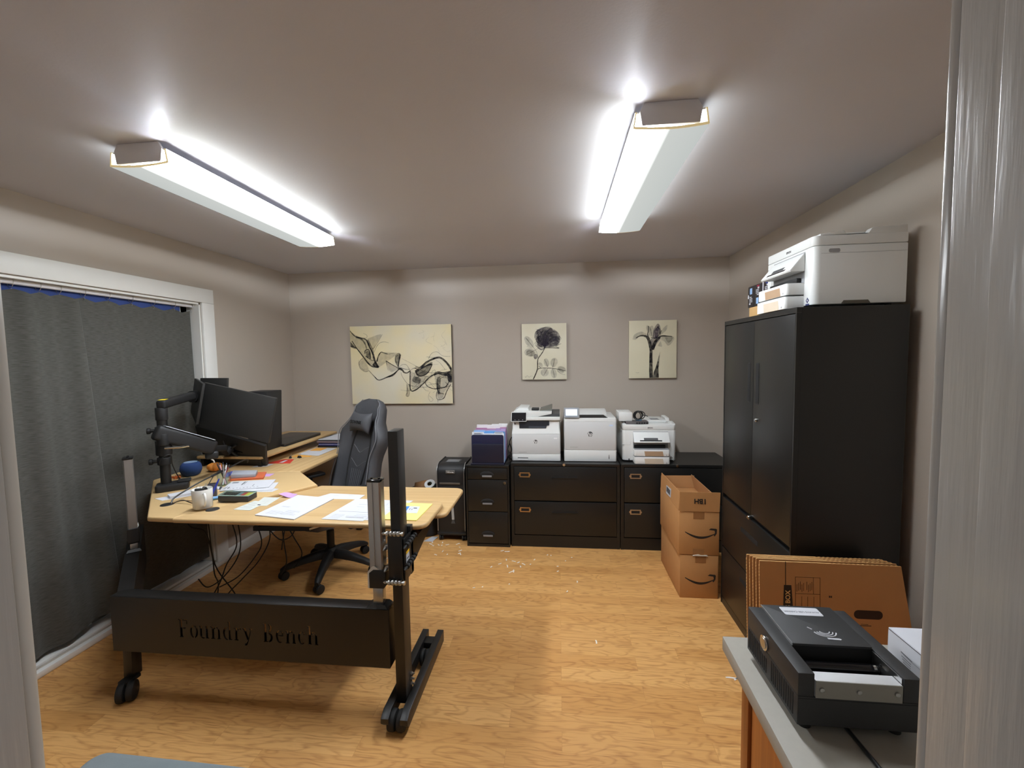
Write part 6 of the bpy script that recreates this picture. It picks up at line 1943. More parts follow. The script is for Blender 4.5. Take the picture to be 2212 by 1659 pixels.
# ------------------------------------------------------------------ canvas pictures on the back wall
def canvas_mat(name, a, b_, scale=1.6):
    m = bpy.data.materials.new(name)
    m.use_nodes = True
    nt = m.node_tree
    N, Lk = nt.nodes, nt.links
    bs = N['Principled BSDF']
    tc = N.new('ShaderNodeTexCoord')
    nz = N.new('ShaderNodeTexNoise'); nz.inputs['Scale'].default_value = scale; nz.inputs['Detail'].default_value = 2
    Lk.new(tc.outputs['Object'], nz.inputs['Vector'])
    cr = N.new('ShaderNodeValToRGB')
    cr.color_ramp.elements[0].position = 0.38; cr.color_ramp.elements[0].color = a
    cr.color_ramp.elements[1].position = 0.62; cr.color_ramp.elements[1].color = b_
    Lk.new(nz.outputs['Fac'], cr.inputs['Fac']); Lk.new(cr.outputs['Color'], bs.inputs['Base Color'])
    bs.inputs['Roughness'].default_value = 0.6
    n2 = N.new('ShaderNodeTexNoise'); n2.inputs['Scale'].default_value = 700
    Lk.new(tc.outputs['Object'], n2.inputs['Vector'])
    bp = N.new('ShaderNodeBump'); bp.inputs['Strength'].default_value = 0.1; bp.inputs['Distance'].default_value = 0.001
    Lk.new(n2.outputs['Fac'], bp.inputs['Height']); Lk.new(bp.outputs[0], bs.inputs['Normal'])
    return m
def ink(name, col, alpha):
    m = bpy.data.materials.new(name)
    m.use_nodes = True
    nt = m.node_tree
    b = nt.nodes['Principled BSDF']
    nz = nt.nodes.new('ShaderNodeTexNoise'); nz.inputs['Scale'].default_value = 30; nz.inputs['Detail'].default_value = 3
    tc = nt.nodes.new('ShaderNodeTexCoord'); nt.links.new(tc.outputs['Object'], nz.inputs['Vector'])
    mr = nt.nodes.new('ShaderNodeMapRange'); mr.inputs['From Min'].default_value = 0.3; mr.inputs['From Max'].default_value = 0.7
    mr.inputs['To Min'].default_value = alpha * 0.55; mr.inputs['To Max'].default_value = min(1, alpha * 1.35)
    nt.links.new(nz.outputs['Fac'], mr.inputs['Value']); nt.links.new(mr.outputs[0], b.inputs['Alpha'])
    b.inputs['Base Color'].default_value = col
    b.inputs['Roughness'].default_value = 0.7
    b.inputs['Specular IOR Level'].default_value = 0.15
    return m
INK = [ink('picture_ink_solid', srgb(34, 32, 36), 0.88), ink('picture_ink_mid', srgb(46, 44, 50), 0.50), ink('picture_ink_wash', srgb(66, 64, 72), 0.22), ink('picture_ink_violet', srgb(74, 62, 88), 0.46)]
class Sketch:
    def __init__(s, x0, x1, z0, z1, y, cx0, cx1, cy0, cy1):
        s.b = (x0, x1, z0, z1); s.c = (cx0, cx1, cy0, cy1); s.y = y; s.k = 0; s.bm = B()
    def map(s, p):
        x0, x1, z0, z1 = s.b; cx0, cx1, cy0, cy1 = s.c
        u = min(1, max(0, (p[0] - cx0) / (cx1 - cx0))); v = min(1, max(0, (cy1 - p[1]) / (cy1 - cy0)))
        return (x0 + u * (x1 - x0), z0 + v * (z1 - z0))
    def stroke(s, pts, w0, w1=None, m=0, mid=None):
        w1 = w0 if w1 is None else w1
        sc = (s.b[1] - s.b[0]) / (s.c[1] - s.c[0])
        path = smooth_path([(a, b_, 0) for a, b_ in pts], 8)
        n = len(path)
        s.k += 1
        y = s.y - 0.00004 * s.k
        prev = None
        for i, p in enumerate(path):
            d = path[min(i + 1, n - 1)] - path[max(i - 1, 0)]
            if d.length < 1e-6:
                continue
            d.normalize()
            t = i / (n - 1)
            w = (w0 + (w1 - w0) * t) * 0.5
            if mid:
                w = (w0 * (1 - t) ** 2 + mid * 2 * t * (1 - t) + w1 * t * t) * 0.5
            a = s.map((p.x - d.y * w, p.y + d.x * w)); b_ = s.map((p.x + d.y * w, p.y - d.x * w))
            va, vb = s.bm.verts.new((a[0], y, a[1])), s.bm.verts.new((b_[0], y, b_[1]))
            if prev:
                f = s.bm.faces.new((prev[0], prev[1], vb, va)); f.material_index = m
            prev = (va, vb)
    def fill(s, pts, m=2, smooth=True):
        s.k += 1
        y = s.y - 0.00004 * s.k
        pp = [(p.x, p.y) for p in smooth_path([(a, b_, 0) for a, b_ in list(pts) + [pts[0]]], 5)[:-1]] if smooth else pts
        vs = []
        for p in pp:
            a = s.map(p)
            vs.append(s.bm.verts.new((a[0], y, a[1])))
        f = s.bm.faces.new(vs); f.material_index = m
        bmesh.ops.triangulate(s.bm, faces=[f])
    def ell(s, cx, cy, rx, ry, rot, m=2):
        r = math.radians(rot)
        s.fill([(cx + rx * math.cos(a) * math.cos(r) - ry * math.sin(a) * math.sin(r), cy + rx * math.cos(a) * math.sin(r) + ry * math.sin(a) * math.cos(r)) for a in [2 * PI * k / 14 for k in range(14)]], m)

def picture(label, x0, x1, z0, z1, face, sidec):
    t = thing('wall_picture', label, 'picture', ((x0 + x1) / 2, YB, (z0 + z1) / 2), group='canvas prints on the back wall')
    bm = B(); box(bm, x0 + 0.002, x1 - 0.002, 3.996, YB - 0.0003, z0 + 0.002, z1 - 0.002, bev=0.002); P('canvas_sides', bm, sidec, t)
    bm = B(); box(bm, x0, x1, 3.9935, 3.9965, z0, z1, bev=0.001); P('canvas_front', bm, face, t)
    return t
M_DKBR = mat('dark_brown_canvas_side', srgb(52, 42, 38), rough=0.6, var=0.06)
t = picture('wide cream canvas print of drifting black smoke, largest picture on the wall', -2.020, -1.010, 1.147, 1.906, canvas_mat('cream_smoke_canvas', srgb(236, 222, 176), srgb(226, 220, 198), 2.2), M_DKBR)
k = Sketch(-2.018, -1.012, 1.149, 1.904, 3.9932, 395, 1910, 295, 1470)
S_ = k.stroke; FL = k.fill
FL([(385, 360), (560, 470), (660, 520), (740, 700), (800, 900), (720, 900), (600, 760), (480, 620), (390, 590)])
FL([(395, 520), (480, 630), (400, 600)], 1)
S_([(380, 340), (470, 440), (560, 470), (640, 500), (680, 590), (730, 700), (760, 820), (812, 920)], 12, 30, 0)
S_([(390, 590), (480, 620), (560, 720), (640, 840), (720, 905), (810, 915)], 10, 22, 0)
S_([(420, 510), (500, 640), (600, 770), (690, 880)], 14, 10, 0)
S_([(480, 450), (560, 480), (620, 560), (640, 640)], 34, 10, 1)
S_([(470, 440), (540, 465), (640, 470), (652, 430), (600, 400)], 9, 4, 1)
S_([(660, 500), (730, 640), (750, 700)], 26, 8, 1)
S_([(610, 710), (620, 660), (670, 650), (690, 700), (690, 790)], 12, 16, 0)
S_([(620, 740), (680, 790), (740, 810), (752, 720)], 14, 6, 1)
FL([(620, 680), (680, 670), (700, 780), (640, 760)], 1)
FL([(720, 880), (770, 830), (815, 920), (760, 915)], 0)
S_([(790, 830), (820, 740), (860, 690), (900, 700), (960, 715)], 22, 4, 0)
S_([(740, 640), (820, 530), (890, 420)], 8, 6, 1); S_([(755, 680), (820, 570), (900, 535), (980, 550)], 8, 5, 1)
FL([(660, 480), (870, 420), (800, 540), (730, 640)], 2)
FL([(800, 830), (870, 700), (1080, 720), (920, 850), (820, 910)], 2)
S_([(580, 770), (520, 830), (525, 920), (600, 980), (660, 970)], 6, 5, 1); S_([(510, 800), (530, 900), (590, 960)], 4, 4, 1)
FL([(580, 770), (515, 830), (525, 920), (600, 980), (660, 960), (630, 850)], 2)
S_([(660, 960), (740, 1050), (810, 1110), (930, 1070), (1040, 1020), (1110, 960), (1150, 930)], 6, 12, 0, 26)
S_([(930, 1070), (1020, 1040), (1090, 980)], 10, 10, 0, 44)
FL([(930, 820), (1020, 870), (1110, 930), (1000, 990), (945, 900)], 2)
S_([(930, 820), (1020, 880), (1110, 932)], 11, 8, 0); S_([(930, 820), (942, 900), (960, 970)], 8, 4, 1)
FL([(1110, 920), (1065, 830), (1080, 730), (1150, 720)], 1)
S_([(1110, 920), (1132, 810), (1150, 730)], 12, 26, 0); S_([(1150, 730), (1110, 740), (1075, 790), (1090, 880)], 8, 6, 1)
S_([(880, 690), (960, 720), (1060, 705), (1150, 720)], 6, 4, 1)
S_([(1110, 930), (1170, 962), (1200, 1000), (1250, 1005), (1290, 970)], 34, 8, 0); S_([(1150, 930), (1220, 950), (1290, 950)], 10, 5, 0)
S_([(1120, 920), (1180, 880), (1240, 890), (1280, 960)], 7, 6, 1); S_([(1170, 790), (1300, 860), (1440, 940)], 4, 4, 1)
S_([(1290, 970), (1285, 1100), (1283, 1240), (1310, 1282), (1390, 1250), (1480, 1170), (1600, 1060), (1720, 1020), (1850, 1000)], 12, 12, 0, 22)
FL([(1290, 980), (1480, 1050), (1640, 1040), (1500, 1170), (1320, 1260)], 2); FL([(1340, 1060), (1440, 1090), (1420, 1170), (1320, 1130)], 1)
S_([(1370, 990), (1450, 930), (1560, 840), (1680, 790), (1760, 795), (1850, 880), (1910, 985)], 38, 34, 0, 18)
S_([(1370, 985), (1410, 1050), (1480, 1050), (1560, 1000), (1625, 880)], 24, 10, 0)
FL([(1380, 990), (1600, 850), (1620, 900), (1540, 1020), (1430, 1050)], 1)
S_([(1440, 960), (1540, 900), (1620, 880)], 10, 26, 0)
S_([(1570, 800), (1620, 720), (1700, 700), (1780, 760), (1890, 770)], 7, 6, 1); S_([(1540, 770), (1640, 780), (1740, 770)], 6, 5, 1); S_([(1780, 640), (1850, 700), (1900, 680)], 4, 4, 2)
S_([(1640, 1045), (1700, 1010), (1780, 1030), (1850, 1045), (1900, 1110)], 26, 40, 0, 60); FL([(1840, 1000), (1910, 990), (1910, 1150), (1850, 1130)], 0)
FL([(1650, 1020), (1900, 1060), (1860, 1200), (1760, 1330), (1690, 1310), (1660, 1150)], 2); FL([(1690, 1080), (1740, 1090), (1720, 1310), (1690, 1300)], 1)
S_([(1510, 1150), (1540, 1210), (1640, 1250), (1720, 1240), (1810, 1222), (1870, 1130)], 8, 12, 0, 16)
S_([(1690, 1100), (1690, 1250), (1720, 1310), (1790, 1330)], 26, 8, 1)
S_([(1680, 1290), (1670, 1370), (1700, 1415), (1780, 1390), (1830, 1280), (1890, 1180)], 7, 12, 0); S_([(1690, 1415), (1692, 1460)], 9, 4, 1)
FL([(1680, 1300), (1780, 1320), (1760, 1390), (1700, 1410)], 2)
S_([(1150, 1000), (1180, 1080), (1260, 1180), (1400, 1222), (1540, 1222)], 6, 7, 1)
S_([(1230, 1170), (1242, 1290), (1215, 1345), (1255, 1358), (1275, 1270), (1270, 1180)], 6, 5, 1); FL([(1235, 1180), (1270, 1190), (1265, 1340), (1220, 1345)], 2)
S_([(1580, 1290), (1550, 1370), (1580, 1440), (1620, 1410), (1560, 1350)], 5, 4, 1)
rnd = random.Random(3)
for _ in range(34):
    cx, cy = rnd.uniform(1280, 1880), rnd.uniform(880, 1260)
    a = rnd.uniform(0, 6.28); r = rnd.uniform(50, 150)
    S_([(cx + r * math.cos(a), cy + 0.6 * r * math.sin(a)), (cx + rnd.uniform(-40, 40), cy + rnd.uniform(-40, 40)), (cx - r * math.cos(a + 0.5), cy - 0.6 * r * math.sin(a + 0.5))], rnd.uniform(3, 6), rnd.uniform(2, 9), 1)
for _ in range(10):
    cx, cy = rnd.uniform(1480, 1880), rnd.uniform(330, 640)
    S_([(cx, cy), (cx + rnd.uniform(-60, 60), cy + rnd.uniform(20, 70)), (cx + rnd.uniform(-60, 100), cy + rnd.uniform(40, 120))], 3, 5, 2)
P('smoke_print', k.bm, INK, t, smooth=False)

M_PALE = mat('pale_canvas_side', srgb(150, 142, 128), rough=0.6, var=0.05)
t = picture('small cream canvas print of a translucent round blossom with leafy stem', -0.338, 0.076, 1.369, 1.888, canvas_mat('ivory_blossom_canvas', srgb(232, 228, 206), srgb(224, 218, 192), 3), M_PALE)
k = Sketch(-0.336, 0.074, 1.371, 1.886, 3.9932, 255, 757, 215, 838)
S_ = k.stroke; EL = k.ell
for cx, cy, rx, ry, ro, m in ((335, 415, 40, 75, -35, 2), (345, 535, 66, 46, 8, 2), (350, 540, 50, 34, 8, 2), (408, 580, 22, 30, 10, 3), (532, 650, 30, 48, -15, 2), (617, 650, 40, 52, 20, 2), (510, 762, 46, 44, 0, 2), (612, 772, 34, 55, -10, 2), (705, 725, 48, 28, 20, 2), (465, 672, 18, 30, -40, 2), (455, 455, 30, 18, 20, 3), (690, 745, 40, 22, 30, 2)):
    EL(cx, cy, rx, ry, ro, m)
S_([(300, 370), (380, 470), (420, 530), (436, 600)], 4, 7, 1); S_([(300, 560), (360, 530), (460, 478)], 4, 5, 1); S_([(310, 465), (370, 487)], 3, 3, 1)
S_([(510, 610), (545, 700)], 3, 4, 1); S_([(625, 610), (600, 712)], 3, 4, 1); S_([(500, 790), (545, 715)], 3, 4, 1); S_([(620, 815), (602, 716)], 3, 4, 1)
S_([(430, 725), (470, 712), (600, 716), (755, 748)], 9, 4, 0); S_([(445, 690), (470, 712)], 6, 5, 0); S_([(650, 740), (690, 775), (740, 790)], 5, 4, 1)
S_([(378, 838), (425, 730), (430, 640), (440, 600), (490, 530), (520, 470)], 13, 11, 0, 9)
EL(545, 365, 150, 108, 15, 3); EL(560, 400, 130, 80, 10, 2); EL(520, 340, 105, 88, -20, 2); EL(520, 440, 40, 30, 0, 3)
rnd = random.Random(11)
for i in range(11):
    a = math.radians(200 - i * 21)
    r = 150 - 24 * abs(math.sin(i))
    ex, ey = 545 + r * math.cos(a), 400 - r * 0.95 * math.sin(a)
    mx, my = 535 + r * 0.6 * math.cos(a + 0.5), 430 - r * 0.7 * math.sin(a + 0.45)
    S_([(520, 465), (mx, my), (ex, ey)], 10, 4, 1 if i % 2 else 3, 18)
    k.fill([(520, 465), (mx, my), (ex, ey), (545 + r * 0.7 * math.cos(a - 0.35), 420 - r * 0.7 * math.sin(a - 0.35))], 2)
for _ in range(22):
    cx, cy = 545 + rnd.uniform(-120, 120), 365 + rnd.uniform(-80, 70)
    S_([(cx - 30, cy + rnd.uniform(-25, 25)), (cx, cy + rnd.uniform(-30, 10)), (cx + 30, cy + rnd.uniform(-25, 25))], 4, 5, rnd.choice((1, 1, 3)), 9)
for cx, cy, r in ((545, 290, 58), (600, 330, 50), (480, 310, 50), (650, 390, 50)):
    S_([(cx + r * math.cos(a), cy + r * 0.7 * math.sin(a)) for a in [PI * (0.9 + 1.1 * i / 8) for i in range(9)]], 4, 5, 1)
S_([(505, 480), (600, 485), (675, 490), (640, 470), (700, 440)], 14, 6, 1)
S_([(285, 800), (292, 815), (310, 795), (330, 812), (350, 800), (372, 806)], 3, 3, 1)
P('blossom_print', k.bm, INK, t, smooth=False)

t = picture('small cream canvas print of a dark-stemmed iris beside one pointed leaf', 0.639, 1.060, 1.371, 1.893, canvas_mat('ivory_iris_canvas', srgb(228, 222, 194), srgb(222, 216, 188), 3), M_PALE)
k = Sketch(0.641, 1.058, 1.373, 1.891, 3.9932, 1467, 2012, 180, 818)
S_ = k.stroke; FL = k.fill
FL([(1505, 385), (1530, 330), (1610, 300), (1670, 330), (1680, 350), (1600, 352), (1545, 388)], 2)
FL([(1840, 360), (1950, 355), (1985, 380), (1960, 430), (1915, 462), (1880, 420), (1840, 395)], 2); FL([(1880, 370), (1970, 375), (1920, 430)], 2)
FL([(1690, 340), (1665, 260), (1680, 230), (1720, 270), (1730, 350)], 2); FL([(1740, 370), (1755, 270), (1800, 215), (1830, 270), (1820, 350), (1780, 385)], 3); FL([(1840, 335), (1850, 280), (1905, 232), (1895, 290)], 2)
FL([(1700, 250), (1740, 240), (1760, 330), (1730, 360)], 2); FL([(1760, 290), (1810, 240), (1800, 360), (1770, 370)], 3); FL([(1800, 460), (1830, 410), (1845, 470)], 2)
FL([(1730, 490), (1710, 400), (1740, 375), (1830, 370), (1780, 450), (1750, 500)], 3)
S_([(1725, 510), (1705, 430), (1680, 370), (1640, 348), (1590, 348), (1545, 372)], 40, 6, 0, 26)
S_([(1735, 500), (1770, 420), (1810, 375), (1850, 352), (1960, 362)], 44, 5, 0, 26)
S_([(1690, 240), (1690, 300), (1680, 330), (1705, 385)], 8, 10, 0); S_([(1790, 250), (1820, 280), (1815, 330), (1770, 375), (1720, 365)], 7, 8, 0); S_([(1840, 290), (1825, 340)], 8, 8, 0)
S_([(1726, 820), (1720, 720), (1720, 640), (1720, 580), (1722, 500)], 44, 34, 0, 34); S_([(1722, 650), (1720, 590), (1722, 540)], 40, 26, 1)
FL([(1748, 818), (1752, 760), (1780, 690), (1806, 690), (1812, 818)], 0, False); FL([(1780, 690), (1800, 610), (1826, 525), (1815, 620), (1810, 690)], 1, False); FL([(1776, 700), (1800, 630), (1815, 640), (1810, 700)], 1, False)
S_([(1545, 752), (1560, 760), (1585, 755)], 3, 3, 1)
P('iris_print', k.bm, INK, t, smooth=False)

# ------------------------------------------------------------------ papers and small things on the desk
ZC, ZFr, ZRe, ZLe = 0.8247, 0.8322, 0.8072, 0.8247
def lerp2(c, u, v):
    a = [c[0][i] + (c[1][i] - c[0][i]) * u for i in (0, 1)]
    b_ = [c[3][i] + (c[2][i] - c[3][i]) * u for i in (0, 1)]
    return (a[0] + (b_[0] - a[0]) * v, a[1] + (b_[1] - a[1]) * v)
def paper(label, c, z, th=0.0008, m=None, prints=(), name='paper_sheet', cat='paper', group=None, lift=0.0):
    """corners near-left, near-right, far-right, far-left; prints are (u0,u1,v0,v1,dark)"""
    t = thing(name, label, cat, (sum(p[0] for p in c) / 4, sum(p[1] for p in c) / 4, z), group=group)
    bm = B()
    hexa(bm, [(p[0], p[1], z) for p in c], [(p[0], p[1], z + th) for p in c])
    P('sheet', bm, m or M_PAPER, t, smooth=False)
    for d_ in (0, 1):
        pr = [q for q in prints if q[4] == d_]
        if pr:
            bm = B()
            for u0, u1, v0, v1, _d in pr:
                quad(bm, [lerp2(c, u0, v0) + (z + th + 0.0002,), lerp2(c, u1, v0) + (z + th + 0.0002,), lerp2(c, u1, v1) + (z + th + 0.0002,), lerp2(c, u0, v1) + (z + th + 0.0002,)])
            P('printed_lines' if not d_ else 'printed_block', bm, M_INKD if d_ else M_INK, t, smooth=False)
    return t
def lines(u0, u1, v0, v1, n, seed=0, fill=0.7):
    r = random.Random(seed)
    o = []
    for i in range(n):
        v = v0 + (v1 - v0) * i / max(1, n - 1)
        e = u0 + (u1 - u0) * r.uniform(fill, 1)
        o.append((u0, e, v, v + 0.006, 0))
    return o
paper('thick stack of white printed sheets near the middle of the front desk edge', [(-1.484, 1.895), (-1.252, 1.852), (-1.218, 2.150), (-1.453, 2.195)], ZFr, 0.005, None, lines(0.15, 0.55, 0.10, 0.22, 4, 1) + lines(0.5, 0.85, 0.13, 0.30, 6, 2) + lines(0.2, 0.45, 0.42, 0.44, 2, 3))
paper('white sheets at the rear of the desk wing behind the thick printed stack', [(-1.405, 2.19), (-1.115, 2.182), (-1.112, 2.300), (-1.330, 2.318)], ZRe, 0.0015, None, lines(0.25, 0.42, 0.72, 0.75, 2, 4) + [(0.82, 0.93, 0.12, 0.30, 1), (0.62, 0.75, 0.80, 0.815, 0)])
paper('white sheet partly hidden under the signed form by the aluminium lift column', [(-0.985, 1.868), (-0.820, 1.880), (-0.775, 2.155), (-1.03, 2.150)], ZFr, 0.0008, None, lines(0.65, 0.9, 0.5, 0.8, 4, 8))
paper('white signed form with ruled lines left of the aluminium lift column', [(-1.127, 1.872), (-0.915, 1.860), (-0.885, 2.15), (-1.095, 2.163)], ZFr + 0.001, 0.0008, None, lines(0.12, 0.40, 0.05, 0.22, 5, 5) + lines(0.62, 0.95, 0.20, 0.26, 2, 6) + [(0.10, 0.85, 0.36, 0.368, 1), (0.45, 0.98, 0.165, 0.172, 0), (0.48, 0.92, 0.115, 0.128, 1), (0.30, 0.6, 0.72, 0.728, 0), (0.35, 0.55, 0.60, 0.606, 0), (0.5, 0.502, 0.38, 0.5, 0)])
paper('yellow legal pad at the right end of the desk under a business card', [(-0.842, 1.885), (-0.664, 1.880), (-0.654, 2.105), (-0.820, 2.110)], ZFr, 0.004, mat('yellow_pad_paper', srgb(238, 226, 128), rough=0.7, var=0.03), [(0.03, 0.97, 0.90, 0.905, 0), (0.03, 0.97, 0.30, 0.304, 0), (0.2, 0.8, 0.12, 0.125, 0)], name='legal_pad', cat='notepad')
cd = thing('business_card', 'white and blue business card lying on the yellow legal pad', 'card', (-0.73, 2.02, 0.837))
cc = [(-0.770, 1.966), (-0.690, 1.966), (-0.705, 2.058), (-0.775, 2.058)]
bm = B(); hexa(bm, [(p[0], p[1], ZFr + 0.0043) for p in cc], [(p[0], p[1], ZFr + 0.0050) for p in cc]); P('card', bm, M_PAPER, cd, smooth=False)
bm = B(); quad(bm, [lerp2(cc, 0, 0.10) + (ZFr + 0.0052,), lerp2(cc, 0.24, 0.10) + (ZFr + 0.0052,), lerp2(cc, 0.24, 1) + (ZFr + 0.0052,), lerp2(cc, 0, 1) + (ZFr + 0.0052,)]); P('blue_panel', bm, mat('card_blue', srgb(36, 116, 200), rough=0.5), cd, smooth=False)
bm = B(); quad(bm, [lerp2(cc, 0, 0) + (ZFr + 0.0052,), lerp2(cc, 0.24, 0) + (ZFr + 0.0052,), lerp2(cc, 0.24, 0.10) + (ZFr + 0.0052,), lerp2(cc, 0, 0.10) + (ZFr + 0.0052,)]); P('green_strip', bm, mat('card_green', srgb(112, 190, 90), rough=0.5), cd, smooth=False)
bm = B()
for u0, u1, v0, v1 in ((0.60, 0.85, 0.66, 0.78), (0.36, 0.40, 0.45, 0.68), (0.52, 0.56, 0.45, 0.62)):
    quad(bm, [lerp2(cc, u0, v0) + (ZFr + 0.0052,), lerp2(cc, u1, v0) + (ZFr + 0.0052,), lerp2(cc, u1, v1) + (ZFr + 0.0052,), lerp2(cc, u0, v1) + (ZFr + 0.0052,)])
P('card_print', bm, M_INKD, cd, smooth=False)
paper('greenish bank cheque lying half under another beside the clear-lidded black case', [(-1.600, 2.03), (-1.520, 2.028), (-1.535, 2.16), (-1.630, 2.16)], ZFr, 0.0006, M_PAPER2, lines(0.2, 0.8, 0.3, 0.9, 6, 9), name='cheque', cat='cheque')
paper('greenish bank cheque at the front of the desk with looping handwriting', [(-1.657, 1.966), (-1.558, 1.959), (-1.558, 2.075), (-1.640, 2.10)], ZFr + 0.0008, 0.0006, M_PAPER2, [(0.1, 0.8, 0.2, 0.215, 0), (0.15, 0.75, 0.34, 0.355, 0), (0.2, 0.7, 0.55, 0.57, 0), (0.75, 0.97, 0.62, 0.72, 1), (0.1, 0.6, 0.75, 0.765, 0)], name='cheque', cat='cheque')
M_PURP = mat('purple_note_paper', srgb(188, 150, 208), rough=0.7, var=0.03)
t = thing('sticky_note', 'curled purple sticky note in the middle of the desk near the printed sheets', 'sticky note', (-1.53, 2.25, ZC), group='purple sticky notes')
bm = B()
g0 = [[(-1.575 + 0.095 * i / 6 - 0.01 * j, 2.205 + 0.022 * (i / 6) * -1 + 0.065 * j, ZC + 0.0006 + 0.012 * (1 - i / 6) ** 3 * (j == 0) + 0.002 * math.sin(i)) for i in range(7)] for j in range(2)]
va = [[bm.verts.new(p) for p in r] for r in g0]; vb = [[bm.verts.new((p[0], p[1], p[2] - 0.0004)) for p in r] for r in g0]
for i in range(6):
    bm.faces.new((va[0][i], va[0][i + 1], va[1][i + 1], va[1][i])); bm.faces.new((vb[0][i], vb[1][i], vb[1][i + 1], vb[0][i + 1]))
P('note', bm, M_PURP, t)
paper('flat purple sticky note beside the lower monitor on the desk', [(-1.985, 2.58), (-1.905, 2.585), (-1.915, 2.65), (-1.99, 2.645)], ZC, 0.0006, M_PURP, name='sticky_note', cat='sticky note', group='purple sticky notes')
paper('lowest white sheet under the lower monitor, sticking out towards the chair', [(-1.80, 2.262), (-1.665, 2.275), (-1.66, 2.33), (-1.79, 2.36)], ZC, 0.0008, None, [(0.1, 0.5, 0.4, 0.43, 0)])
paper('white form with an arrow mark lying under the top printed report', [(-1.90, 2.245), (-1.685, 2.305), (-1.745, 2.45), (-1.96, 2.40)], ZC + 0.0012, 0.002, None, [(0.55, 0.8, 0.28, 0.30, 1)])
paper('top printed report of the stack under the lower monitor', [(-1.985, 2.258), (-1.735, 2.345), (-1.800, 2.500), (-2.055, 2.440)], ZC + 0.0036, 0.003, None, [(0.03, 0.05, 0.1, 0.35, 0), (0.06, 0.08, 0.1, 0.4, 0), (0.11, 0.135, 0.15, 0.35, 1)] + [(0.16 + 0.07 * i, 0.19 + 0.07 * i, 0.10 + 0.02 * (i % 3), 0.15 + 0.02 * (i % 3), 0) for i in range(9)] + [(0.32, 0.345, 0.5, 0.9, 1), (0.36, 0.38, 0.55, 0.9, 0), (0.06, 0.2, 0.75, 0.9, 0), (0.6, 0.62, 0.25, 0.5, 0)])
paper('flat white sheet under the white envelopes by the monitor arm clamp', [(-2.263, 2.120), (-2.185, 2.090), (-2.02, 2.255), (-2.075, 2.315)], ZC, 0.0008, None, [(0.3, 0.6, 0.2, 0.22, 0)])
paper('stack of white envelopes beside the monitor arm clamp', [(-2.222, 2.160), (-2.165, 2.120), (-2.025, 2.272), (-2.085, 2.335)], ZC + 0.001, 0.013, None, [(0.2, 0.5, 0.30, 0.312, 0)], name='envelope_stack', cat='envelopes')
paper('red folder lying at the back of the desk wing by the binder clips', [(-2.175, 2.912), (-1.985, 2.925), (-2.03, 3.04), (-2.105, 3.04)], ZLe, 0.0025, mat('red_card', srgb(206, 58, 46), rough=0.5, var=0.06), name='red_folder', cat='folder')
bm = B(); hexa(bm, [(-2.075, 2.93, ZLe + 0.0028), (-2.05, 2.932, ZLe + 0.0028), (-2.055, 3.00, ZLe + 0.0028), (-2.075, 3.00, ZLe + 0.0028)], [(-2.075, 2.93, ZLe + 0.004), (-2.05, 2.932, ZLe + 0.004), (-2.055, 3.00, ZLe + 0.004), (-2.075, 3.00, ZLe + 0.004)])
o = obj('paper_slip', bm, M_PAPER, smooth=False); tag(o, 'small white slip lying on the red folder', 'paper')
paper('white sheet between the red folder and the lower monitor', [(-2.20, 2.80), (-2.10, 2.83), (-2.10, 2.90), (-2.19, 2.905)], ZLe, 0.0008)
paper('white sheets lying at the far end of the desk before the blue binders', [(-2.100, 3.205), (-1.905, 3.165), (-1.905, 3.44), (-2.100, 3.455)], ZLe, 0.003, None, [(0.1, 0.9, 0.2, 0.206, 0)])
paper('orange envelope half under the white sheets at the far desk end', [(-2.105, 3.12), (-1.955, 3.13), (-1.955, 3.16), (-2.105, 3.19)], ZLe, 0.0018, mat('orange_paper', srgb(226, 164, 70), rough=0.7, var=0.04), name='envelope', cat='envelope')
paper('orange note lying on top of the white sheets at the far desk end', [(-2.085, 3.33), (-1.985, 3.33), (-1.985, 3.44), (-2.085, 3.44)], ZLe + 0.0032, 0.001, MATS['orange_paper'], name='note_paper', cat='note')
# stack of binders and a paper tray
for k_, (lb, z0, z1, mm, nm) in enumerate((('lowest dark binder in the stack at the far desk end', 0.0, 0.014, M_BLKM, 'binder'), ('blue binder in the stack at the far desk end', 0.015, 0.040, mat('royal_blue_binder', srgb(48, 56, 132), rough=0.4, var=0.05), 'binder'), ('grey-edged binder above the blue one at the far desk end', 0.041, 0.056, mat('mauve_grey_binder', srgb(120, 106, 112), rough=0.5, var=0.05), 'binder'), ('black paper tray on top of the binder stack', 0.057, 0.064, M_BLKM, 'paper_tray'))):
    t = thing(nm, lb, 'binder' if nm == 'binder' else 'tray', (-2.0, 3.6, ZLe + z0), group='binder stack at the far desk end' if nm == 'binder' else None)
    dx = (0.0, 0.006, -0.004, 0.004)[k_]
    bm = B(); box(bm, -2.095 + dx, -1.835 + dx, 3.475 + dx, 3.765, ZLe + z0 + 0.0004, ZLe + z1, bev=0.002); P('cover' if nm == 'binder' else 'tray_base', bm, mm, t)
    if nm == 'binder' and k_ == 1:
        bm = B(); box(bm, -2.088, -1.838, 3.4795, 3.4812, ZLe + z0 + 0.010, ZLe + z0 + 0.013); P('spine_line', bm, M_PAPER, t, smooth=False)
paper('white ruled sheets on the black tray atop the binder stack', [(-2.09, 3.485), (-1.84, 3.485), (-1.84, 3.755), (-2.06, 3.755)], ZLe + 0.0645, 0.006, None, [(0.02, 0.055, 0.1, 0.95, 1), (0.08, 0.97, 0.9, 0.906, 0), (0.3, 0.303, 0.15, 0.9, 0), (0.6, 0.603, 0.15, 0.9, 0), (0.08, 0.97, 0.45, 0.455, 0)])
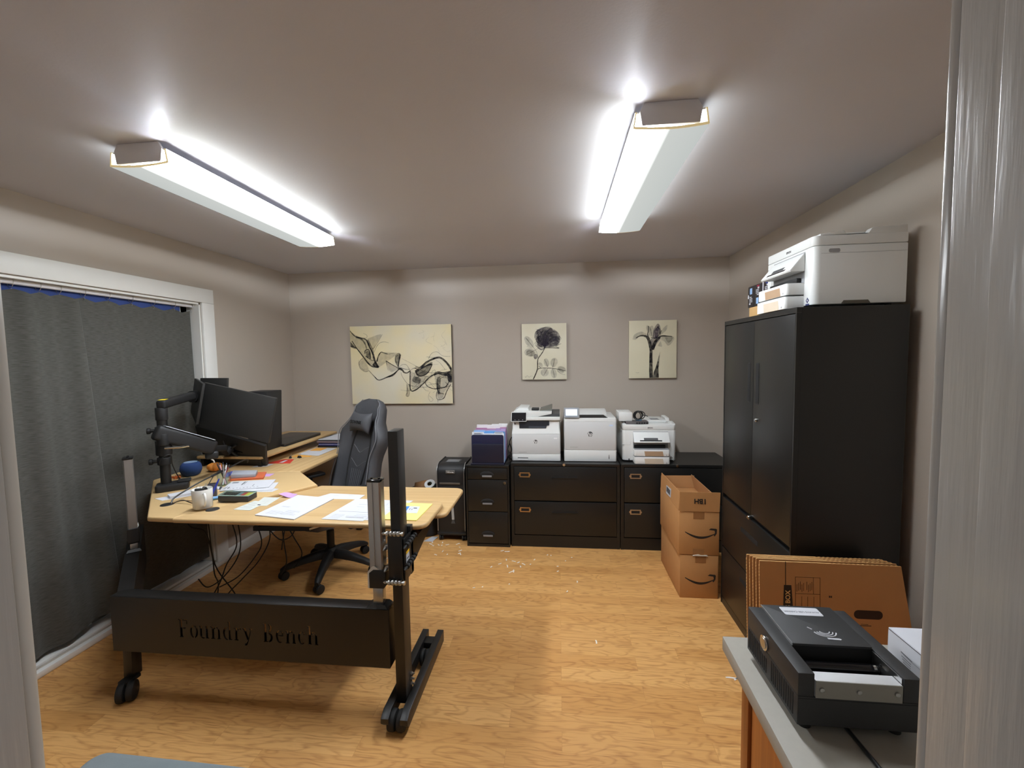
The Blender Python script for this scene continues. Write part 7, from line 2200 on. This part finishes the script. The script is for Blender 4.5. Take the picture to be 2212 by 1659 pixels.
# binder clips
def clip(label, x, y, z, a, s=0.016):
    t = thing('binder_clip', label, 'binder clip', (x, y, z), (0, 0, a), 'black binder clips on the desk')
    bm = B(); prism(bm, [(-s * 0.6, 0.0), (s * 0.6, 0.0), (0.15 * s, s * 1.0), (-0.15 * s, s * 1.0)], -s, s, 'y', bev=0.001); L('clip_body', bm, M_BLKM, t)
    bm = B(); tube(bm, [(0.1 * s, -s * 0.5, s), (0.5 * s, -s * 0.4, s * 1.9), (0.55 * s, s * 0.4, s * 1.9), (0.1 * s, s * 0.5, s)], 0.0013, n=5, sub=3); L('clip_wire', bm, M_STEEL, t)
clip('black binder clip beside the red folder, nearer the raised shelf', -2.09, 3.085, ZLe + 0.0003, 0.4)
clip('black binder clip by the orange envelope, farther from the raised shelf', -2.02, 3.095, ZLe + 0.0003, 1.2)
# mug of clips and a pen
mug = thing('coffee_mug', 'plain white coffee mug full of binder clips at the front desk corner', 'mug', (-1.845, 1.988, ZFr))
bm = B(); lathe(bm, [(0.0, 0.0005), (0.040, 0.0005), (0.043, 0.004), (0.045, 0.05), (0.0465, 0.098), (0.0455, 0.100), (0.0435, 0.098), (0.041, 0.01), (0.0, 0.008)], (-1.845, 1.988, ZFr), 36); P('mug_body', bm, mat('white_ceramic', srgb(226, 226, 222), rough=0.18, var=0.01), mug, angle=50)
bm = B()
hd = V((0.78, -0.62, 0)).normalized()
c = V((-1.845, 1.988, ZFr))
tube(bm, [c + hd * 0.044 + V((0, 0, 0.080)), c + hd * 0.066 + V((0, 0, 0.082)), c + hd * 0.078 + V((0, 0, 0.055)), c + hd * 0.068 + V((0, 0, 0.028)), c + hd * 0.043 + V((0, 0, 0.020))], 0.0058, n=10); P('mug_handle', bm, MATS['white_ceramic'], mug)
for (lb, dx, dy, dz, a) in (('binder clip on top of the coffee mug, towards the blue pen', 0.012, -0.004, 0.088, 0.6), ('binder clip on top of the coffee mug, towards the window', -0.014, -0.008, 0.087, 2.0), ('binder clip at the back of the heap in the coffee mug', 0.0, 0.018, 0.088, 1.2)):
    clip(lb, -1.845 + dx, 1.988 + dy, ZFr + dz, a, 0.015)
pen = thing('pen', 'blue pen standing in the white coffee mug', 'pen', (-1.815, 2.0, ZFr + 0.03))
bm = B(); cyl(bm, (-1.830, 2.008, ZFr + 0.020), (-1.800, 2.040, ZFr + 0.118), 0.0048, n=12); P('barrel', bm, mat('blue_pen_plastic', srgb(44, 62, 168), rough=0.3), pen)
bm = B(); cyl(bm, (-1.8000, 2.040, ZFr + 0.118), (-1.7945, 2.0459, ZFr + 0.136), 0.0048, 0.003, n=12); P('cap', bm, MATS['blue_pen_plastic'], pen)
mk = thing('marker', 'light blue marker lying behind the white coffee mug', 'marker', (-1.885, 2.14, ZFr))
bm = B(); cyl(bm, (-1.915, 2.108, ZC + 0.0095), (-1.857, 2.165, ZC + 0.0095), 0.009, n=14, bev=0.002); P('barrel', bm, mat('sky_blue_marker', srgb(110, 170, 226), rough=0.35), mk)
bm = B(); cyl(bm, (-1.857, 2.165, ZC + 0.0095), (-1.840, 2.182, ZC + 0.0095), 0.0095, n=14, bev=0.002); P('cap', bm, mat('deep_sky_marker_cap', srgb(84, 146, 214), rough=0.35), mk)
hold = thing('card_holder', 'small dark card holder standing behind the white coffee mug', 'holder', (-1.955, 2.18, ZC))
bm = B(); hexa(bm, [(-1.975, 2.165, ZC + 0.0003), (-1.938, 2.185, ZC + 0.0003), (-1.950, 2.205, ZC + 0.0003), (-1.987, 2.185, ZC + 0.0003)], [(-1.975, 2.165, ZC + 0.072), (-1.938, 2.185, ZC + 0.072), (-1.950, 2.205, ZC + 0.072), (-1.987, 2.185, ZC + 0.072)], bev=0.002); P('case', bm, mat('dark_slate_card', srgb(74, 74, 86), rough=0.5), hold)
bm = B(); hexa(bm, [(-1.972, 2.170, ZC + 0.0722), (-1.942, 2.186, ZC + 0.0722), (-1.951, 2.201, ZC + 0.0722), (-1.981, 2.185, ZC + 0.0722)], [(-1.972, 2.170, ZC + 0.074), (-1.942, 2.186, ZC + 0.074), (-1.951, 2.201, ZC + 0.074), (-1.981, 2.185, ZC + 0.074)]); P('opening', bm, M_SHAD, hold)
# clear-lidded black case
cs = thing('clear_lid_case', 'flat black case with a clear lid and coloured contents on the desk', 'case', (-1.745, 2.15, ZFr))
zb = ZFr + 0.0004
q0 = [(-1.838, 2.082), (-1.662, 2.082), (-1.655, 2.150), (-1.655, 2.163), (-1.85, 2.163)]
bm = B(); hexa(bm, [(-1.838, 2.078, zb), (-1.662, 2.078, zb), (-1.672, 2.160, zb), (-1.852, 2.160, zb)], [(-1.838, 2.078, zb + 0.028), (-1.662, 2.078, zb + 0.028), (-1.672, 2.160, zb + 0.028), (-1.852, 2.160, zb + 0.028)], bev=0.002); P('tray', bm, mat('charcoal_case', srgb(56, 56, 58), rough=0.5), cs)
bm = B(); hexa(bm, [(-1.832, 2.084, zb + 0.0282), (-1.740, 2.084, zb + 0.0282), (-1.748, 2.155, zb + 0.0282), (-1.845, 2.155, zb + 0.0282)], [(-1.832, 2.084, zb + 0.0292), (-1.740, 2.084, zb + 0.0292), (-1.748, 2.155, zb + 0.0292), (-1.845, 2.155, zb + 0.0292)]); P('dark_insert', bm, M_BLKG, cs)
for (a, b_, c_, d_, nm, col) in ((-1.744, -1.722, 2.086, 2.155, 'grey_insert', srgb(120, 140, 146)), (-1.722, -1.700, 2.092, 2.15, 'red_insert', srgb(214, 84, 76)), (-1.700, -1.672, 2.086, 2.150, 'yellow_insert', srgb(222, 206, 84))):
    bm = B(); prism(bm, [(a, c_), (b_, c_ + 0.004), (b_ - 0.008, d_), (a - 0.012, d_ - 0.006)], zb + 0.0283, zb + 0.0300, 'z'); P(nm, bm, mat('case_' + nm, col, rough=0.35, var=0.25, scale=60), cs)
bm = B()
for p0_, p1_ in (((-1.838, 2.080), (-1.662, 2.080)), ((-1.662, 2.080), (-1.672, 2.158)), ((-1.672, 2.158), (-1.852, 2.158)), ((-1.852, 2.158), (-1.838, 2.080))):
    tube(bm, [(p0_[0], p0_[1], zb + 0.032), (p1_[0], p1_[1], zb + 0.032)], 0.0026, n=6, sub=0)
P('lid_rim', bm, mat('greenish_clear_rim', srgb(150, 176, 170), rough=0.12, var=0.03), cs)
m_ = bpy.data.materials.new('clear_acrylic_lid'); m_.use_nodes = True
_nt = m_.node_tree; _nt.nodes.remove(_nt.nodes['Principled BSDF'])
_g = _nt.nodes.new('ShaderNodeBsdfGlossy'); _g.inputs['Roughness'].default_value = 0.08
_t = _nt.nodes.new('ShaderNodeBsdfTransparent'); _t.inputs[0].default_value = (0.9, 0.96, 0.95, 1)
_x = _nt.nodes.new('ShaderNodeMixShader'); _x.inputs[0].default_value = 0.10
_nt.links.new(_t.outputs[0], _x.inputs[1]); _nt.links.new(_g.outputs[0], _x.inputs[2]); _nt.links.new(_x.outputs[0], _nt.nodes['Material Output'].inputs[0])
bm = B(); hexa(bm, [(-1.836, 2.081, zb + 0.033), (-1.664, 2.081, zb + 0.033), (-1.674, 2.157, zb + 0.033), (-1.850, 2.157, zb + 0.033)], [(-1.836, 2.081, zb + 0.035), (-1.664, 2.081, zb + 0.035), (-1.674, 2.157, zb + 0.035), (-1.850, 2.157, zb + 0.035)]); P('clear_lid', bm, m_, cs)
# round speaker, orange gourd, acrylic pen cup
sp = thing('smart_speaker', 'navy blue ball-shaped speaker at the window edge of the desk', 'speaker', (-2.47, 2.585, ZC))
bm = B(); lathe(bm, [(0.0, 0.001), (0.038, 0.001), (0.052, 0.012), (0.061, 0.034), (0.0625, 0.050), (0.058, 0.072), (0.046, 0.087), (0.040, 0.0895), (0.0, 0.0895)], (-2.47, 2.585, ZC), 36); P('fabric_body', bm, mat('navy_knit_fabric', srgb(34, 62, 112), rough=0.85, var=0.12, scale=300, bump=0.3, bscale=700), sp, angle=60)
bm = B(); lathe(bm, [(0.0, 0.0900), (0.037, 0.0900), (0.0385, 0.0915), (0.0, 0.0925)], (-2.47, 2.585, ZC), 32); P('top_plate', bm, mat('pale_blue_top', srgb(150, 174, 206), rough=0.35), sp)
gd = thing('orange_ornament', 'small orange gourd-shaped ornament behind the navy speaker', 'ornament', (-2.40, 2.70, ZC))
bm = B()
for i in range(8):
    a = 2 * PI * i / 8
    rg = []
    for z_, r_ in ((0.004, 0.012), (0.012, 0.024), (0.03, 0.032), (0.05, 0.028), (0.06, 0.012)):
        rg.append([V((-2.388 + 0.028 * math.cos(a) * (r_ / 0.032) + r_ * 0.62 * math.cos(b_), 2.690 + 0.028 * math.sin(a) * (r_ / 0.032) + r_ * 0.62 * math.sin(b_), ZC + z_)) for b_ in [2 * PI * k2 / 10 for k2 in range(10)]])
    loft(bm, rg)
P('gourd_body', bm, mat('mottled_orange', srgb(214, 136, 56), rough=0.6, var=0.35, scale=30), gd, angle=70)
bm = B(); tube(bm, [(-2.388, 2.69, ZC + 0.058), (-2.392, 2.688, ZC + 0.075), (-2.405, 2.685, ZC + 0.085)], 0.005, n=7); P('gourd_stem', bm, mat('pale_stem', srgb(214, 204, 188), rough=0.6), gd)
bm = B()
rnd = random.Random(5)
for _ in range(9):
    x, y = -2.505 + rnd.uniform(-0.018, 0.018), 2.505 + rnd.uniform(-0.014, 0.014)
    prism(bm, [(x - 0.012, y), (x, y - 0.005), (x + 0.012, y + 0.002), (x, y + 0.006)], ZC + 0.001 + rnd.uniform(0, 0.012), ZC + 0.003 + rnd.uniform(0.010, 0.014), 'z')
o = obj('artificial_leaf_sprig', bm, mat('orange_autumn_leaf', srgb(204, 110, 52), rough=0.7, var=0.3)); tag(o, 'orange autumn leaf sprig in front of the navy speaker', 'decoration')
m2_ = m_.copy(); m2_.name = 'clear_acrylic_cup'
pc_ = thing('pen_cup', 'clear cup full of pens behind the white coffee mug', 'pen cup', (-2.06, 2.27, ZC))
bm = B(); lathe(bm, [(0.0, 0.0005), (0.034, 0.0005), (0.038, 0.085), (0.036, 0.085), (0.032, 0.003), (0.0, 0.003)], (-2.06, 2.385, ZC), 24); P('cup', bm, m2_, pc_)
for k_, (nm, col) in enumerate((('reddish pen in the clear cup, leaning towards the window', srgb(150, 70, 66)), ('white pen in the clear cup, upright in the middle', srgb(226, 224, 222)), ('pink pen in the clear cup, leaning towards the room', srgb(206, 150, 156)), ('dark pen in the clear cup, at the back', srgb(52, 46, 48)), ('grey pen in the clear cup, at the front', srgb(150, 146, 150)))):
    a = 1.2566 * k_ + 0.4
    t = thing('pen', nm, 'pen', (-2.06, 2.385, ZC + 0.004), group='pens in the clear cup')
    p0_ = V((-2.06 - 0.013 * math.cos(a), 2.385 - 0.013 * math.sin(a), ZC + 0.006)); p1_ = V((-2.06 + 0.028 * math.cos(a), 2.385 + 0.028 * math.sin(a), ZC + 0.112 + 0.006 * k_))
    bm = B(); cyl(bm, p0_, p1_, 0.0042, n=10); P('barrel', bm, mat('pen_barrel_%d' % k_, col, rough=0.35), t)
    bm = B(); cyl(bm, p1_, p1_ + (p1_ - p0_).normalized() * 0.014, 0.0042, 0.002, n=10); P('tip', bm, M_INKD, t)
# grey tray with orange folder by the monitors
paper('orange-brown folder under the grey desk tray beneath the lower monitor', [(-2.10, 2.405 + 0.06), (-1.90, 2.52), (-1.98, 2.66), (-2.19, 2.60)], ZC, 0.010, mat('orange_brown_card', srgb(196, 100, 62), rough=0.55, var=0.1), name='expanding_folder', cat='folder')
t = thing('document_box', 'small grey document box on the orange-brown folder beneath the lower monitor', 'box', (-2.07, 2.55, ZC + 0.011))
bm = B(); hexa(bm, [(-2.098, 2.485, ZC + 0.0105), (-1.962, 2.530, ZC + 0.0105), (-2.01, 2.615, ZC + 0.0105), (-2.15, 2.57, ZC + 0.0105)], [(-2.098, 2.485, ZC + 0.038), (-1.962, 2.530, ZC + 0.030), (-2.01, 2.615, ZC + 0.034), (-2.15, 2.57, ZC + 0.042)], bev=0.002); P('box_body', bm, mat('cool_grey_card', srgb(158, 162, 170), rough=0.55), t)
paper('blue folder edge sticking out behind the grey document box', [(-2.20, 2.535), (-2.16, 2.51), (-2.145, 2.60), (-2.20, 2.62)], ZC + 0.0105, 0.012, mat('cobalt_card', srgb(48, 66, 160), rough=0.5), name='blue_folder', cat='folder')
paper('white card with a dark stripe standing between the pen cup and the printed report', [(-2.045, 2.305), (-2.00, 2.285), (-2.03, 2.34), (-2.09, 2.35)], ZC, 0.004, None, [(0.6, 0.95, 0.0, 1.0, 1)], name='index_card', cat='card')
# desk cables
bm = B(); tube(bm, [(-2.085, 2.045, 0.826), (-2.095, 2.075, 0.848), (-2.085, 2.15, 0.872), (-2.06, 2.22, 0.898), (-2.055, 2.35, 0.915), (-2.08, 2.47, 0.918), (-2.10, 2.60, 0.925), (-2.16, 2.72, 0.90), (-2.20, 2.765, 0.87)], 0.0042, n=8)
tube(bm, [(-2.065, 2.30, 0.905), (-2.058, 2.36, 0.915), (-2.07, 2.42, 0.917)], 0.0075, n=8)
o = obj('monitor_cable', bm, M_CABLE); tag(o, 'thick black cable rising from the desk grommet to the lower monitor', 'cable')
bm = B(); tube(bm, [(-2.08, 2.05, 0.826), (-2.03, 2.06, 0.842), (-1.955, 2.04, 0.834), (-1.905, 2.03, 0.845), (-1.885, 2.05, 0.885), (-1.92, 2.12, 0.92), (-1.98, 2.22, 0.930), (-2.05, 2.34, 0.928)], 0.0026, n=7)
o = obj('monitor_cable', bm, M_CABLE); tag(o, 'thin black cable looping in front of the white coffee mug', 'cable')
bm = B(); tube(bm, [(-2.085, 2.04, 0.826), (-2.05, 2.07, 0.834), (-2.00, 2.09, 0.828), (-1.93, 2.08, 0.829), (-1.905, 2.075, 0.831)], 0.0018, n=6)
o = obj('monitor_cable', bm, mat('brown_cable', srgb(74, 52, 40), rough=0.5)); tag(o, 'thin brown cable lying flat beside the desk grommet', 'cable')
bm = B(); tube(bm, [(-2.352, 2.25, 0.985), (-2.33, 2.24, 1.02), (-2.30, 2.27, 1.04), (-2.31, 2.29, 0.98), (-2.32, 2.33, 0.90), (-2.33, 2.375, 0.835), (-2.36, 2.42, 0.828)], 0.0028, n=6)
o = obj('monitor_cable', bm, M_CABLE); tag(o, 'thin black cable hanging along the monitor stand pole', 'cable')
# keyboard drawer and panel under the desk
bm = B(); hexa(bm, [(-1.66, 2.10, 0.665), (-1.345, 2.12, 0.665), (-1.19, 2.335, 0.665), (-1.60, 2.42, 0.665)], [(-1.66, 2.10, 0.690), (-1.345, 2.12, 0.690), (-1.19, 2.335, 0.690), (-1.60, 2.42, 0.690)]); P('keyboard_drawer', bm, M_BLKM, desk, smooth=False)
bm = B(); hexa(bm, [(-1.345, 2.116, 0.672), (-1.343, 2.114, 0.672), (-1.186, 2.331, 0.672), (-1.188, 2.333, 0.672)][::-1], [(-1.345, 2.116, 0.682), (-1.343, 2.114, 0.682), (-1.186, 2.331, 0.682), (-1.188, 2.333, 0.682)][::-1]); bmesh.ops.recalc_face_normals(bm, faces=bm.faces); P('drawer_rail', bm, M_ALU, desk, label='bright drawer rail', smooth=False)
bm = B(); box(bm, -1.70, -1.28, 2.385, 2.400, 0.63, 0.783); P('modesty_panel', bm, M_BLKM, desk, smooth=False)
for (x, y) in ((-1.62, 2.38), (-1.25, 2.34), (-1.64, 2.12), (-1.36, 2.14)):
    bm = B(); box(bm, x - 0.01, x + 0.01, y - 0.02, y + 0.02, 0.690, 0.784 if y > 2.2 else 0.7985); P('drawer_hanger', bm, M_BLK, desk, smooth=False)
# cable tangle hanging below the corner of the desk
rnd = random.Random(21)
runs = [
    [(-2.12, 2.14, 0.80), (-2.10, 2.16, 0.66), (-2.06, 2.22, 0.60), (-2.05, 2.25, 0.45), (-2.06, 2.27, 0.32), (-2.12, 2.36, 0.20), (-2.20, 2.42, 0.03)],
    [(-1.98, 2.20, 0.80), (-2.03, 2.22, 0.66), (-2.05, 2.24, 0.62), (-2.08, 2.30, 0.36), (-2.02, 2.36, 0.16), (-1.93, 2.36, 0.006)],
    [(-2.02, 2.30, 0.80), (-1.99, 2.34, 0.62), (-1.98, 2.36, 0.46), (-2.04, 2.34, 0.34), (-2.06, 2.30, 0.24), (-2.12, 2.24, 0.10), (-2.14, 2.22, 0.006)],
    [(-1.92, 2.36, 0.80), (-1.88, 2.40, 0.60), (-1.86, 2.42, 0.45), (-1.90, 2.40, 0.36), (-1.98, 2.36, 0.26), (-2.06, 2.30, 0.22)],
    [(-1.90, 2.42, 0.80), (-1.86, 2.44, 0.64), (-1.83, 2.46, 0.48), (-1.88, 2.42, 0.34), (-1.96, 2.36, 0.24), (-2.02, 2.30, 0.16), (-2.06, 2.24, 0.006)],
    [(-1.80, 2.50, 0.80), (-1.86, 2.46, 0.60), (-1.80, 2.50, 0.44), (-1.70, 2.50, 0.48), (-1.66, 2.46, 0.62), (-1.66, 2.42, 0.78)],
    [(-1.78, 2.52, 0.80), (-1.79, 2.52, 0.58), (-1.78, 2.52, 0.40), (-1.77, 2.52, 0.28), (-1.80, 2.50, 0.20)],
    [(-1.72, 2.48, 0.80), (-1.74, 2.50, 0.56), (-1.70, 2.50, 0.46), (-1.66, 2.52, 0.34), (-1.72, 2.52, 0.24)],
    [(-1.86, 2.50, 0.80), (-1.80, 2.52, 0.62), (-1.72, 2.52, 0.56), (-1.70, 2.50, 0.68), (-1.69, 2.46, 0.80)],
    [(-1.76, 2.56, 0.80), (-1.72, 2.54, 0.62), (-1.78, 2.54, 0.50), (-1.80, 2.52, 0.36)],
    [(-1.96, 2.30, 0.80), (-1.94, 2.34, 0.56), (-1.97, 2.36, 0.40), (-2.04, 2.32, 0.28), (-2.10, 2.26, 0.24), (-2.14, 2.24, 0.30)],
]
for r in runs:
    bm = B(); tube(bm, r, 0.0036, n=6, sub=6)
    o = obj('power_cable', bm, M_CABLE); tag(o, 'thin black cable hanging in the loose tangle under the desk corner', 'cable', 'cables hanging under the desk corner')

# ------------------------------------------------------------------ paper shreds on the floor
M_SHRED = mat('white_paper_shred', srgb(240, 238, 232), rough=0.8, var=0.02)
rnd = random.Random(17)
spots = [(-0.461, 3.153, 0.9), (-0.359, 3.04, 1.6), (-0.321, 3.186, 0.8), (-0.074, 3.319, 0.5), (0.117, 2.934, 0.7), (0.194, 2.305, 0.9), (0.827, 2.093, 1.6), (0.854, 2.095, 1.4), (-0.472, 3.372, 0.9), (-0.43, 3.36, 1.2), (-0.40, 3.12, 1.2), (-0.36, 3.20, 1.0), (-0.30, 3.12, 0.7), (-0.42, 3.22, 0.8), (-0.52, 3.10, 0.7), (-0.28, 3.16, 1.1), (-0.20, 3.24, 0.6), (-0.345, 3.05, 1.3)]
for _ in range(16):
    spots.append((rnd.uniform(-1.12, -0.80), rnd.uniform(3.25, 3.50), rnd.uniform(0.5, 1.0)))
for _ in range(9):
    spots.append((rnd.uniform(-1.50, -1.15), rnd.uniform(3.05, 3.50), rnd.uniform(0.5, 1.1)))
for _ in range(10):
    spots.append((rnd.uniform(-0.65, 0.1), rnd.uniform(2.75, 3.35), rnd.uniform(0.3, 0.6)))
for x, y, s in spots:
    a = rnd.uniform(0, PI)
    bm = B()
    ln, wd = 0.017 * s, 0.0032 + 0.0012 * rnd.random()
    prism(bm, [(-ln, -wd), (ln * 0.3, -wd * 1.3), (ln, -wd * 0.2), (ln * 0.9, wd), (0, wd * 0.6), (-ln, wd)], 0.0006, 0.0024, 'z')
    bm.transform(Matrix.Translation((x, y, 0)) @ Matrix.Rotation(a, 4, 'Z'))
    o = obj('paper_shred', bm, M_SHRED, smooth=False)
    tag(o, 'tiny white paper shred lying on the oak floor', 'paper shred', 'paper shreds on the floor')
